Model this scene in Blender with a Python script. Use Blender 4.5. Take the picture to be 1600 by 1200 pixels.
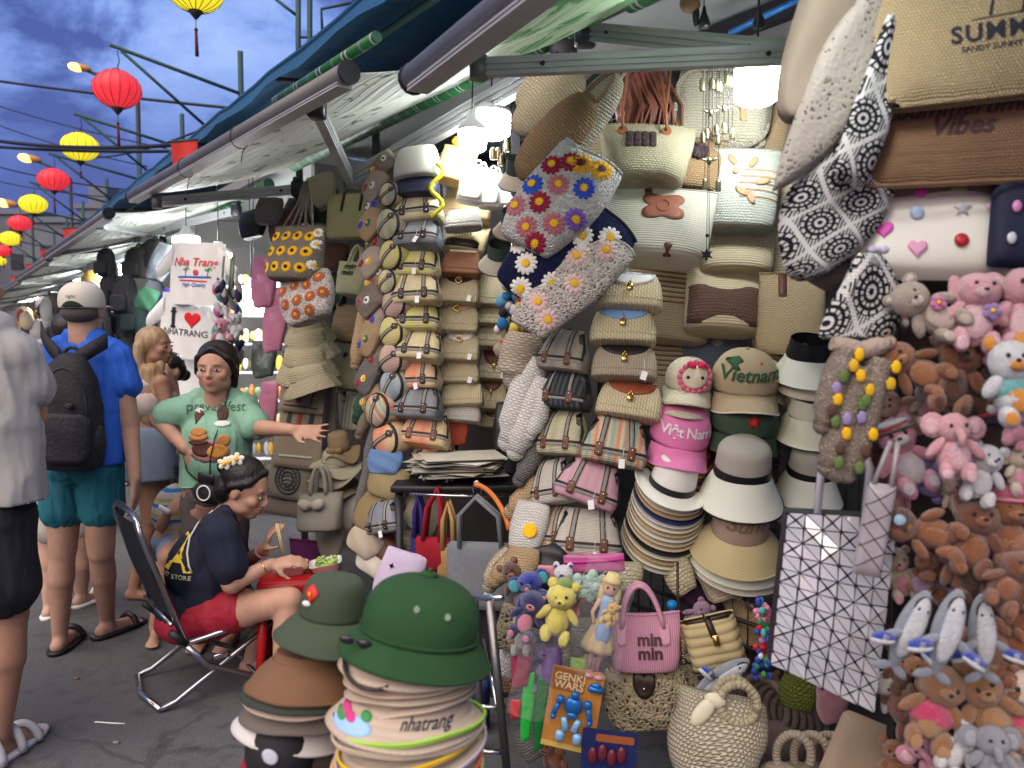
import bpy,math,random
from mathutils import Vector as V,Matrix,Euler,noise
from mathutils.bvhtree import BVHTree
R=math.radians
random.seed(7)
for o in list(bpy.data.objects):bpy.data.objects.remove(o)
S=bpy.context.scene
COL=S.collection
cam_d=bpy.data.cameras.new('camera');cam=bpy.data.objects.new('camera',cam_d);COL.objects.link(cam)
cam_d.lens=27;cam_d.sensor_width=36;cam_d.clip_start=.05;cam_d.clip_end=400
CAM=V((0,0,1.5));PITCH=math.atan(65/1200)
cam.location=CAM;cam.rotation_euler=(R(90)-PITCH,0,0)
cam_d.dof.use_dof=True;cam_d.dof.focus_distance=3.1;cam_d.dof.aperture_fstop=3.0
S.camera=cam
W=bpy.data.worlds.new('World');S.world=W;W.use_nodes=True
nt=W.node_tree;N=nt.nodes;L=nt.links;N.clear()
wo=N.new('ShaderNodeOutputWorld');bg=N.new('ShaderNodeBackground');L.new(bg.outputs[0],wo.inputs[0])
tc=N.new('ShaderNodeTexCoord')
sky=N.new('ShaderNodeTexSky');sky.sky_type='NISHITA';sky.sun_disc=False
sky.sun_elevation=R(1.5);sky.sun_rotation=R(200)
sep=N.new('ShaderNodeSeparateXYZ');L.new(tc.outputs['Generated'],sep.inputs[0])
gr=N.new('ShaderNodeValToRGB');L.new(sep.outputs[2],gr.inputs[0])
gr.color_ramp.elements[0].position=0.0;gr.color_ramp.elements[0].color=(.040,.072,.30,1)
gr.color_ramp.elements[1].position=.55;gr.color_ramp.elements[1].color=(.15,.25,.62,1)
e=gr.color_ramp.elements.new(.16);e.color=(.048,.085,.34,1)
e=gr.color_ramp.elements.new(.32);e.color=(.17,.28,.68,1)
mp=N.new('ShaderNodeMapping');L.new(tc.outputs['Generated'],mp.inputs[0]);mp.inputs['Scale'].default_value=(1,1,1.5)
mp.inputs['Location'].default_value=(.35,.2,.12)
nz=N.new('ShaderNodeTexNoise');L.new(mp.outputs[0],nz.inputs[0]);nz.inputs['Scale'].default_value=5.0
nz.inputs['Detail'].default_value=9;nz.inputs['Roughness'].default_value=.58;nz.inputs['Distortion'].default_value=.25
cr=N.new('ShaderNodeValToRGB');L.new(nz.outputs[0],cr.inputs[0])
cr.color_ramp.elements[0].position=.475;cr.color_ramp.elements[0].color=(0,0,0,1)
cr.color_ramp.elements[1].position=.575;cr.color_ramp.elements[1].color=(1,1,1,1)
dk=N.new('ShaderNodeMixRGB');dk.blend_type='MIX';L.new(cr.outputs[0],dk.inputs[0]);L.new(gr.outputs[0],dk.inputs[1])
dk.inputs[2].default_value=(.048,.078,.31,1)
cr2=N.new('ShaderNodeValToRGB');L.new(nz.outputs[0],cr2.inputs[0])
cr2.color_ramp.elements[0].position=.36;cr2.color_ramp.elements[0].color=(1,1,1,1)
cr2.color_ramp.elements[1].position=.52;cr2.color_ramp.elements[1].color=(0,0,0,1)
ml=N.new('ShaderNodeMath');ml.operation='MULTIPLY';ml.inputs[1].default_value=.75;L.new(cr2.outputs[0],ml.inputs[0])
lt=N.new('ShaderNodeMixRGB');L.new(ml.outputs[0],lt.inputs[0]);L.new(dk.outputs[0],lt.inputs[1]);lt.inputs[2].default_value=(.36,.50,.88,1)
hz=N.new('ShaderNodeMapRange');L.new(sep.outputs[2],hz.inputs[0]);hz.inputs[1].default_value=.20;hz.inputs[2].default_value=.34
hm=N.new('ShaderNodeMixRGB');L.new(hz.outputs[0],hm.inputs[0]);L.new(dk.outputs[0],hm.inputs[1]);L.new(lt.outputs[0],hm.inputs[2])
ad=N.new('ShaderNodeMixRGB');ad.blend_type='ADD';ad.inputs[0].default_value=.03
L.new(hm.outputs[0],ad.inputs[1]);L.new(sky.outputs[0],ad.inputs[2]);L.new(ad.outputs[0],bg.inputs[0])
bg.inputs[1].default_value=.70
sun_fill_d=bpy.data.lights.new('sun','SUN');sun=bpy.data.objects.new('sun',sun_fill_d);COL.objects.link(sun)
sun_fill_d.energy=2.8;sun_fill_d.angle=R(75);sun_fill_d.color=(1,.84,.66)  # soft warm fill from behind the camera, added against the blue sky light
sun.rotation_euler=(R(42),0,R(-28))
S.view_settings.view_transform='Standard';S.view_settings.look='None'
S.view_settings.exposure=0.80;S.view_settings.gamma=1;S.view_settings.use_curve_mapping=False
RC=cam.rotation_euler.to_matrix();F=1200
def at(px,py,d):
 r=RC@V(((px-800)/F,(600-py)/F,-1));return CAM+r*(d/r.y)
def k(d):return d/F
Q=V((.225,2.7,0));SD=V((-.6,.8,0));TD=V((.8,.6,0))
def st(m,o,z=0):return Q+SD*m+TD*o+V((0,0,z))
def dl(px,o):
 r=(px-800)/F;p=Q+TD*o;m=(p.x-r*p.y)/(.6+.8*r);return p.y+.8*m
def loft(secs,n=24,cap=(1,1),fn=None,sub=0,arc=None):
 """secs: (z, rx, ry, p, cx, cy)"""
 ss=[tuple(s)+(2,0,0)[len(s)-3:]if len(s)<6 else s for s in secs]
 if sub:
  out=[]
  for i in range(len(ss)-1):
   p0=ss[max(i-1,0)];p1=ss[i];p2=ss[i+1];p3=ss[min(i+2,len(ss)-1)]
   for q in range(sub):
    t=q/sub
    out.append(tuple(.5*((2*b)+(-a+c)*t+(2*a-5*b+4*c-d)*t*t+(-a+3*b-3*c+d)*t**3)for a,b,c,d in zip(p0,p1,p2,p3)))
  out.append(ss[-1]);ss=out
 vs,fs,uv=[],[],[]
 vv=0;prev=None;rm=max(max(abs(s[1]),abs(s[2]))for s in ss)
 for s in ss:
  z,rx,ry,p,cx,cy=s
  if prev:vv+=math.hypot(z-prev[0],max(abs(rx-prev[1]),abs(ry-prev[2])))
  prev=s
  for i in range(n):
   a=2*math.pi*i/n;c,sn=math.cos(a),math.sin(a)
   x=cx+rx*math.copysign(abs(c)**(2/p),c);y=cy+ry*math.copysign(abs(sn)**(2/p),sn)
   q=V((x,y,z));vs.append(fn(q,a,s)if fn else q)
   uv.append((rm*a,vv))
 for j in range(len(ss)-1):
  for i in range(n):
   a=j*n+i;b=j*n+(i+1)%n
   fs.append((a,b,b+n,a+n))
 m=len(ss)
 if cap[0]:fs.append(tuple(range(n-1,-1,-1)))
 if cap[1]:fs.append(tuple(range((m-1)*n,m*n)))
 return vs,fs,uv
def tube(pts,r,n=8,closed=False,sq=False):
 pts=[V(p)for p in pts];m=len(pts);vs,fs,uv=[],[],[];up=None;ln=0
 for i,p in enumerate(pts):
  if closed:t=pts[(i+1)%m]-pts[i-1]
  else:t=pts[min(i+1,m-1)]-pts[max(i-1,0)]
  if t.length<1e-9:t=V((0,0,1))
  t.normalize()
  if up is None:
   up=V((0,0,1))if abs(t.z)<.9 else V((0,1,0))
  up=(up-t*up.dot(t));up=up.normalized()if up.length>1e-6 else t.orthogonal().normalized()
  sd=t.cross(up)
  rr=r[i]if isinstance(r,(list,tuple))else r
  if i:ln+=(p-pts[i-1]).length
  for q in range(n):
   a=2*math.pi*(q+(.5 if sq else 0))/n
   vs.append(p+up*math.cos(a)*rr+sd*math.sin(a)*rr);uv.append((a*.02,ln))
 for j in range(m if closed else m-1):
  for i in range(n):
   a=j*n+i;b=j*n+(i+1)%n;c=((j+1)%m)*n
   fs.append((a,b,c+(i+1)%n,c+i))
 if not closed:
  fs.append(tuple(range(n-1,-1,-1)));fs.append(tuple(range((m-1)*n,m*n)))
 return vs,fs,uv
def bez(a,b,c,d,n=12):
 a,b,c,d=V(a),V(b),V(c),V(d)
 return[a*(1-t)**3+b*3*t*(1-t)**2+c*3*t*t*(1-t)+d*t**3 for t in[i/n for i in range(n+1)]]
def arch(w,h,n=12,y=0,z=0,y1=None):
 return[V((-w*math.cos(math.pi*i/n),y+(0 if y1 is None else(y1-y)*math.sin(math.pi*i/n)),z+h*math.sin(math.pi*i/n)))for i in range(n+1)]
def ball(c,r,n=14,m=9,rot=None,fn=None):
 if not isinstance(r,(tuple,list)):r=(r,r,r)
 vs,fs,uv=[],[],[];c=V(c)
 for j in range(m+1):
  th=math.pi*(j+.0)/m-math.pi/2
  if j==0:th+=.02
  if j==m:th-=.02
  for i in range(n):
   a=2*math.pi*i/n
   v=V((r[0]*math.cos(th)*math.cos(a),r[1]*math.cos(th)*math.sin(a),r[2]*math.sin(th)))
   if fn:v=fn(v)
   if rot:v=rot@v
   vs.append(c+v);uv.append((a*max(r),th*max(r)))
 for j in range(m):
  for i in range(n):
   a=j*n+i;b=j*n+(i+1)%n;fs.append((a,b,b+n,a+n))
 fs.append(tuple(range(n-1,-1,-1)));fs.append(tuple(range(m*n,m*n+n)))
 return vs,fs,uv
def box(c,s,bev=0,rot=None):
 c=V(c);x,y,z=s[0]/2,s[1]/2,s[2]/2
 if not bev:
  vs=[V((sx*x,sy*y,sz*z))for sx in(-1,1)for sy in(-1,1)for sz in(-1,1)]
  fs=[(0,1,3,2),(4,6,7,5),(0,4,5,1),(2,3,7,6),(0,2,6,4),(1,5,7,3)]
 else:
  b=min(bev,x*.9,y*.9,z*.9)
  vs,fs=[],[]
  rings=[(-z,x-b,y-b,b*.6),(-z+b,x,y,b),(z-b,x,y,b),(z,x-b,y-b,b*.6)]
  for zz,xx,yy,bb in rings:
   for sx,sy in((-1,-1),(1,-1),(1,1),(-1,1)):
    if sx*sy>0:q=[(sx*(xx),sy*(yy-bb)),(sx*(xx-bb),sy*yy)]
    else:q=[(sx*(xx-bb),sy*yy),(sx*xx,sy*(yy-bb))]
    if sx*sy>0:q=[q[0],q[1]]
    for a in q:vs.append(V((a[0],a[1],zz)))
  vs2=[]
  for j in range(4):
   ring=vs[j*8:(j+1)*8];ring.sort(key=lambda v:math.atan2(v.y/max(y,1e-6),v.x/max(x,1e-6)));vs2+=ring
  vs=vs2
  for j in range(3):
   for i in range(8):
    a=j*8+i;b2=j*8+(i+1)%8;fs.append((a,b2,b2+8,a+8))
  fs.append(tuple(range(7,-1,-1)));fs.append(tuple(range(24,32)))
 if rot:vs=[rot@v for v in vs]
 vs=[c+v for v in vs]
 return vs,fs,[(v.x,v.z)for v in vs]
def slab(poly,y0,y1):
 """2D polygon (x,z) extruded from y0 (front) to y1"""
 n=len(poly)
 ar=sum(poly[i][0]*poly[(i+1)%n][1]-poly[(i+1)%n][0]*poly[i][1]for i in range(n))
 if ar<0:poly=poly[::-1]
 vs=[V((p[0],y0,p[1]))for p in poly]+[V((p[0],y1,p[1]))for p in poly]
 fs=[tuple(range(n)),tuple(range(2*n-1,n-1,-1))]+[(i,n+i,n+(i+1)%n,(i+1)%n)for i in range(n)]
 return vs,fs,[(v.x,v.z)for v in vs]
def sheet(P,nu,nv,th=0):
 """P(u,v)->V over unit square; optional thickness copy"""
 vs,fs,uv=[],[],[]
 for j in range(nv+1):
  for i in range(nu+1):
   vs.append(P(i/nu,j/nv))
 for j in range(nv+1):
  for i in range(nu+1):
   uv.append((i/nu,j/nv))
 for j in range(nv):
  for i in range(nu):
   a=j*(nu+1)+i;fs.append((a,a+1,a+nu+2,a+nu+1))
 return vs,fs,uv
def rrect(w,h,r,n=5):
 out=[]
 for cx,cy,a0 in((w/2-r,h/2-r,0),(-w/2+r,h/2-r,90),(-w/2+r,-h/2+r,180),(w/2-r,-h/2+r,270)):
  for i in range(n+1):
   a=R(a0+90*i/n);out.append((cx+r*math.cos(a),cy+r*math.sin(a)))
 return out
def disc2(x,z,rx,rz=None,n=18):return[(x+rx*math.cos(2*math.pi*i/n),z+(rz or rx)*math.sin(2*math.pi*i/n))for i in range(n)]
def star2(x,z,r,n=5,q=.4):return[(x+(r if i%2==0 else r*q)*math.sin(math.pi*i/n),z+(r if i%2==0 else r*q)*math.cos(math.pi*i/n))for i in range(2*n)]
def heart2(x,z,r):
 return[(x+r*16*math.sin(t)**3/17,z+r*(13*math.cos(t)-5*math.cos(2*t)-2*math.cos(3*t)-math.cos(4*t))/17)for t in[2*math.pi*i/28 for i in range(28)]]
TXT={}
def text(s,size,shear=0,bold=0,align='CENTER',spacing=1,lsp=1):
 key=(s,shear,bold,align,spacing,lsp)
 if key not in TXT:
  c=bpy.data.curves.new('t','FONT');c.body=s;c.size=1;c.align_x=align;c.align_y='CENTER';c.shear=shear
  c.offset=bold;c.space_character=spacing;c.space_line=lsp;c.resolution_u=3
  ob=bpy.data.objects.new('t',c);COL.objects.link(ob)
  me=bpy.data.meshes.new_from_object(ob.evaluated_get(bpy.context.evaluated_depsgraph_get()))
  TXT[key]=([v.co.copy()for v in me.vertices],[tuple(p.vertices)for p in me.polygons])
  bpy.data.objects.remove(ob);bpy.data.meshes.remove(me)
 vs,fs=TXT[key]
 vs=[V((v.x*size,0,v.y*size))for v in vs]
 return vs,fs,[(v.x,v.z)for v in vs]
def xf(g,M=None,t=None,rot=None,sc=None):
 m=Matrix.Identity(4)
 if sc is not None:m=Matrix.Diagonal(V((*(sc if isinstance(sc,(tuple,list))else(sc,sc,sc)),1)))
 if rot is not None:m=Euler([R(a)for a in rot]).to_matrix().to_4x4()@m
 if t is not None:m=Matrix.Translation(V(t))@m
 if M is not None:m=M@m
 return[m@v for v in g[0]],g[1],g[2]
def bvh(g):return BVHTree.FromPolygons([tuple(v)for v in g[0]],[tuple(f)for f in g[1]])
def proj(b,x,z,off=.002,side=-1):
 h=b.ray_cast(V((x,side*3,z)),V((0,-side,0)))
 if h[0]is None:
  h=b.find_nearest(V((x,side*.05,z)))
 if h[0]is None:return V((x,0,z))
 nrm=h[1]
 if nrm.y*side<0:nrm=-nrm
 return h[0]+nrm*off
def wrap(b,g,off=.002,side=-1):
 return[proj(b,v.x,v.z,off+abs(v.y)*0,side)for v in g[0]],g[1],g[2]
def grid_poly(poly,off,b,side=-1,rings=4):
 """filled convex-ish outline projected on a surface as concentric rings, domed edge"""
 n=len(poly);cx=sum(p[0]for p in poly)/n;cz=sum(p[1]for p in poly)/n
 vs,fs=[],[]
 vs.append(proj(b,cx,cz,off,side))
 for r in range(1,rings+2):
  q=min(r,rings)/rings;o=off if r<=rings else-.001
  for p in poly:vs.append(proj(b,cx+(p[0]-cx)*q,cz+(p[1]-cz)*q,o,side))
 for i in range(n):fs.append((0,1+i,1+(i+1)%n))
 for r in range(rings):
  for i in range(n):
   a=1+r*n+i;c=1+r*n+(i+1)%n;fs.append((a,a+n,c+n,c))
 return vs,fs,[(v.x,v.z)for v in vs]
def ribbon(b,path,w,h=.003,side=-1,closed=False):
 pts=[V((p[0],0,p[1]))for p in path];vs,fs=[],[];m=len(pts)
 for i,p in enumerate(pts):
  t=(pts[min(i+1,m-1)]-pts[max(i-1,0)])if not closed else(pts[(i+1)%m]-pts[i-1])
  t.normalize();nn=V((t.z,0,-t.x))
  for s,o in((-1,-.001),(-.85,h),(0,h*1.15),(.85,h),(1,-.001)):
   q=p+nn*s*w/2;vs.append(proj(b,q.x,q.z,o,side))
 for j in range(m if closed else m-1):
  for i in range(4):
   a=j*5+i;c=((j+1)%m)*5+i;fs.append((a,a+1,c+1,c))
 return vs,fs,[(v.x,v.z)for v in vs]
def seg2(a,b,n=10):return[(a[0]+(b[0]-a[0])*i/n,a[1]+(b[1]-a[1])*i/n)for i in range(n+1)]
class MB:
 def __init__(s):s.v,s.f,s.u,s.mi=[],[],[],[]
 def add(s,g,mi=0):
  o=len(s.v);s.v+=g[0];s.u+=g[2];s.f+=[tuple(i+o for i in f)for f in g[1]];s.mi+=[mi]*len(g[1]);return s
 def geo(s):return s.v,s.f,s.u
def mesh(name,g,mats,mi=None,smooth=True):
 me=bpy.data.meshes.new(name);me.from_pydata([tuple(v)for v in g[0]],[],g[1])
 if not isinstance(mats,(list,tuple)):mats=[mats]
 for m in mats:me.materials.append(m)
 if g[2]:
  ul=me.uv_layers.new(name='UVMap');li=[0]*len(me.loops);me.loops.foreach_get('vertex_index',li)
  flat=[]
  for i in li:flat+=[g[2][i][0],g[2][i][1]]
  ul.data.foreach_set('uv',flat)
 if mi:me.polygons.foreach_set('material_index',mi)
 if smooth:
  me.polygons.foreach_set('use_smooth',[len(f)<9 for f in g[1]])
 me.validate()
 return me
def obj(name,g,mats,parent=None,smooth=True,kind=None,loc=None,rot=None):
 mi=None
 if isinstance(g,MB):mi=g.mi;g=g.geo()
 me=g if isinstance(g,bpy.types.Mesh)else mesh(name,g,mats,mi,smooth)
 o=bpy.data.objects.new(name,me);COL.objects.link(o)
 if parent:o.parent=parent
 if kind:o['kind']=kind
 if loc is not None:o.location=loc
 if rot is not None:o.rotation_euler=[R(a)for a in rot]
 return o
def thing(name,label,cat,loc=(0,0,0),rot=(0,0,0),group=None):
 o=bpy.data.objects.new(name,None);COL.objects.link(o);o.empty_display_size=.05
 o.location=loc;o.rotation_euler=[R(a)for a in rot];o['label']=label;o['category']=cat
 if group:o['group']=group
 return o
def tag(o,label,cat,group=None):
 o['label']=label;o['category']=cat
 if group:o['group']=group
 return o
def dup(o,loc=None,rot=None,label=None,parent=None):
 c=o.copy();COL.objects.link(c)
 if parent:c.parent=parent
 if loc is not None:c.location=loc
 if rot is not None:c.rotation_euler=[R(a)for a in rot]
 if label:c['label']=label
 for ch in list(o.children):dup(ch,parent=c)
 return c
MC={}
def _base(name,rough,metal,spec=.4):
 m=bpy.data.materials.new(name);m.use_nodes=True;n=m.node_tree.nodes;b=n['Principled BSDF']
 b.inputs['Roughness'].default_value=rough;b.inputs['Metallic'].default_value=metal;b.inputs['Specular IOR Level'].default_value=spec
 return m,n,m.node_tree.links,b
def _mix(n,l,fac,c1,c2,bt='MIX'):
 x=n.new('ShaderNodeMixRGB');x.blend_type=bt
 for i,q in enumerate((fac,c1,c2)):
  if isinstance(q,(int,float)):x.inputs[i].default_value=q
  elif isinstance(q,tuple):x.inputs[i].default_value=(*q[:3],1)
  else:l.new(q,x.inputs[i])
 return x.outputs[0]
def _m(n,l,op,a,b=None):
 x=n.new('ShaderNodeMath');x.operation=op
 for i,q in enumerate((a,b)):
  if q is None:continue
  if isinstance(q,(int,float)):x.inputs[i].default_value=q
  else:l.new(q,x.inputs[i])
 return x.outputs[0]
def _noise(n,l,sc,det=4,co='Object',st=None):
 t=n.new('ShaderNodeTexCoord');z=n.new('ShaderNodeTexNoise');z.inputs['Scale'].default_value=sc;z.inputs['Detail'].default_value=det
 if st:
  mp=n.new('ShaderNodeMapping');mp.inputs['Scale'].default_value=st;l.new(t.outputs[co],mp.inputs[0]);l.new(mp.outputs[0],z.inputs[0])
 else:l.new(t.outputs[co],z.inputs[0])
 return z.outputs[0]
def _bump(n,l,h,dist,b,prev=None):
 x=n.new('ShaderNodeBump');x.inputs['Distance'].default_value=dist;x.inputs['Strength'].default_value=1
 l.new(h,x.inputs['Height'])
 if prev:l.new(prev,x.inputs['Normal'])
 l.new(x.outputs[0],b.inputs['Normal']);return x.outputs[0]
def dkc(c,f=.7):return tuple(x*f for x in c)
def pm(name,c,rough=.75,metal=0,var=.25,vs=9,bump=.0006,bs=180,spec=.4,emit=0,ec=None,tr=0,alpha=1,sheen=0,st=None,coat=0):
 key=('p',name)
 if key in MC:return MC[key]
 m,n,l,b=_base(name,rough,metal,spec)
 f=_noise(n,l,vs,5,st=st)
 l.new(_mix(n,l,f,dkc(c,1-var),dkc(c,1+var*.7)),b.inputs['Base Color'])
 if bump:_bump(n,l,_noise(n,l,bs,3,st=st),bump,b)
 if emit:
  b.inputs['Emission Color'].default_value=(*(ec or c),1);b.inputs['Emission Strength'].default_value=emit
 if tr:b.inputs['Transmission Weight'].default_value=tr
 if alpha<1:b.inputs['Alpha'].default_value=alpha
 if sheen:b.inputs['Sheen Weight'].default_value=sheen
 if coat:b.inputs['Coat Weight'].default_value=coat
 MC[key]=m;return m
def knit(name,c,fu=70,fv=60,dist=.004,c2=None,rough=.9,chev=.0,co='UV',var=.25,hole=0,ax=(0,1)):
 """rows of stitches: staggered bumps in UV metres"""
 key=('k',name)
 if key in MC:return MC[key]
 m,n,l,b=_base(name,rough,0,.25)
 t=n.new('ShaderNodeTexCoord');s=n.new('ShaderNodeSeparateXYZ');l.new(t.outputs[co],s.inputs[0])
 u=s.outputs[ax[0]];v=s.outputs[ax[1]]
 wob=_noise(n,l,14,2);
 fu,fv=fu*1.55,fv*1.7;dist*=.75;fine=_noise(n,l,75,2)
 vv=_m(n,l,'ADD',_m(n,l,'MULTIPLY',v,fv),_m(n,l,'ADD',_m(n,l,'MULTIPLY',wob,1.6),_m(n,l,'MULTIPLY',fine,.7)))
 row=_m(n,l,'FLOOR',vv)
 uu=_m(n,l,'ADD',_m(n,l,'MULTIPLY',u,fu),_m(n,l,'MULTIPLY',row,.5))
 fv_=_m(n,l,'FRACT',vv)
 uu=_m(n,l,'ADD',uu,_m(n,l,'MULTIPLY',fine,.8));chev=chev or .9
 if chev:uu=_m(n,l,'ADD',uu,_m(n,l,'MULTIPLY',_m(n,l,'ABSOLUTE',_m(n,l,'SUBTRACT',fv_,.5)),chev))
 su=_m(n,l,'ABSOLUTE',_m(n,l,'SINE',_m(n,l,'MULTIPLY',uu,math.pi)))
 sv=_m(n,l,'SINE',_m(n,l,'MULTIPLY',fv_,math.pi))
 h=_m(n,l,'MULTIPLY',_m(n,l,'POWER',su,.6),_m(n,l,'POWER',sv,.6))
 f=_noise(n,l,10,4)
 base=_mix(n,l,f,dkc(c,1-var),dkc(c,1+var*.6))
 col=_mix(n,l,_m(n,l,'POWER',h,.5),c2 or dkc(c,.42),base)
 l.new(col,b.inputs['Base Color']);_bump(n,l,h,dist,b)
 if hole:
  a=_m(n,l,'GREATER_THAN',h,hole);l.new(a,b.inputs['Alpha'])
 MC[key]=m;return m
def crochet(name,c,sc=150,dist=.004,c2=(.05,.04,.035),hole=0,thr=.09):
 """irregular looped yarn: voronoi loops with small gaps"""
 key=('k',name)
 if key in MC:return MC[key]
 m,n,l,b=_base(name,.9,0,.2);t=n.new('ShaderNodeTexCoord')
 nz=n.new('ShaderNodeTexNoise');nz.inputs['Scale'].default_value=30;l.new(t.outputs['Object'],nz.inputs[0])
 ad=n.new('ShaderNodeMixRGB');ad.blend_type='ADD';ad.inputs[0].default_value=.02;l.new(t.outputs['Object'],ad.inputs[1]);l.new(nz.outputs['Color'],ad.inputs[2])
 vo=n.new('ShaderNodeTexVoronoi');vo.feature='DISTANCE_TO_EDGE';vo.inputs['Scale'].default_value=sc;l.new(ad.outputs[0],vo.inputs[0])
 v2=n.new('ShaderNodeTexVoronoi');v2.inputs['Scale'].default_value=sc*2.6;l.new(ad.outputs[0],v2.inputs[0])
 e=vo.outputs['Distance'];h=_m(n,l,'SUBTRACT',1,_m(n,l,'MULTIPLY',e,3.2));h=_m(n,l,'MAXIMUM',h,0)
 gap=_m(n,l,'GREATER_THAN',e,.30 if hole else .42)
 base=_mix(n,l,_noise(n,l,11,4),dkc(c,.75),dkc(c,1.12));base=_mix(n,l,_m(n,l,'MULTIPLY',v2.outputs['Distance'],.7),base,dkc(c,.5))
 l.new(_mix(n,l,gap,base,c2),b.inputs['Base Color']);hh=_m(n,l,'SUBTRACT',h,_m(n,l,'MULTIPLY',v2.outputs['Distance'],.5));_bump(n,l,hh,dist,b)
 MC[key]=m;return m
def ribs(name,c,f=90,dist=.002,ax=0,co='Object',c2=None,rough=.8,cross=0,var=.2,spec=.3,cf=.55):
 """parallel ribs (braided straw) with optional cross stitches"""
 key=('r',name)
 if key in MC:return MC[key]
 m,n,l,b=_base(name,rough,0,spec)
 t=n.new('ShaderNodeTexCoord');s=n.new('ShaderNodeSeparateXYZ');l.new(t.outputs[co],s.inputs[0])
 uu=_m(n,l,'MULTIPLY',s.outputs[ax],f*math.pi)
 h=_m(n,l,'ABSOLUTE',_m(n,l,'SINE',uu))
 if cross:
  w=_m(n,l,'ABSOLUTE',_m(n,l,'SINE',_m(n,l,'ADD',_m(n,l,'MULTIPLY',s.outputs[1 if co=='UV' and ax==0 else(0 if ax else 2)],cross*math.pi),_m(n,l,'MULTIPLY',uu,.5))))
  h=_m(n,l,'MULTIPLY',h,_m(n,l,'POWER',w,.5))
 f2=_noise(n,l,12,4)
 base=_mix(n,l,f2,dkc(c,1-var),dkc(c,1+var*.6))
 l.new(_mix(n,l,_m(n,l,'POWER',h,.6),c2 or dkc(c,cf),base),b.inputs['Base Color']);_bump(n,l,h,dist,b)
 MC[key]=m;return m
def strp(name,cols,period,ax=0,co='Object',rough=.85,rf=150,dist=.0012,wts=None,off=0):
 """repeating coloured stripes with a fine straw rib"""
 key=('s',name)
 if key in MC:return MC[key]
 m,n,l,b=_base(name,rough,0,.3)
 t=n.new('ShaderNodeTexCoord');s=n.new('ShaderNodeSeparateXYZ');l.new(t.outputs[co],s.inputs[0])
 fr=_m(n,l,'FRACT',_m(n,l,'ADD',_m(n,l,'DIVIDE',s.outputs[ax],period),50.5+off))
 cr=n.new('ShaderNodeValToRGB');cr.color_ramp.interpolation='LINEAR' if wts is None else 'CONSTANT';l.new(fr,cr.inputs[0]);E=cr.color_ramp.elements
 pos=wts or[i/len(cols)for i in range(len(cols))]
 E[0].position=pos[0];E[0].color=(*cols[0],1);E[1].position=pos[1];E[1].color=(*cols[1],1)
 for p,c in zip(pos[2:],cols[2:]):q=E.new(p);q.color=(*c,1)
 h=_m(n,l,'ABSOLUTE',_m(n,l,'SINE',_m(n,l,'MULTIPLY',s.outputs[2 if co=='Object' and ax==0 else(1-ax if co=='UV' else 0)],rf*math.pi)))
 l.new(_mix(n,l,_m(n,l,'MULTIPLY',_m(n,l,'SUBTRACT',1,h),.45),cr.outputs[0],_mix(n,l,1,cr.outputs[0],(.35,.33,.3),'MULTIPLY')),b.inputs['Base Color'])
 _bump(n,l,h,dist,b)
 MC[key]=m;return m
 # palette
ALU=pm('aluminium',(.36,.36,.37),.5,.15,.3,6,.0003,300,st=(1,1,1))
ALUD=pm('dark_aluminium',(.13,.125,.13),.5,.2,.3,7,.0004,200)
CHR=pm('chrome',(.55,.55,.56),.18,1,.1,5,0)
BLK=pm('black_plastic',(.012,.012,.014),.4,0,.3,20,.0003)
DKM=pm('dark_steel',(.035,.035,.04),.5,.5,.4,10,.0005)
GRN=pm('green_steel',(.025,.07,.07),.6,.3,.4,5,.001,60)
BRL=pm('brown_leather',(.13,.045,.022),.45,0,.3,30,.0006,260)
DBL=pm('dark_leather',(.028,.014,.010),.42,0,.3,30,.0005,260)
GLD=pm('gold_metal',(.75,.48,.16),.22,1,.1,10,0)
STL=pm('stud_metal',(.75,.75,.75),.2,1,.1,10,0)
WHT=pm('white_cloth',(.74,.74,.72),.85,0,.06,6,.001,60)
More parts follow.
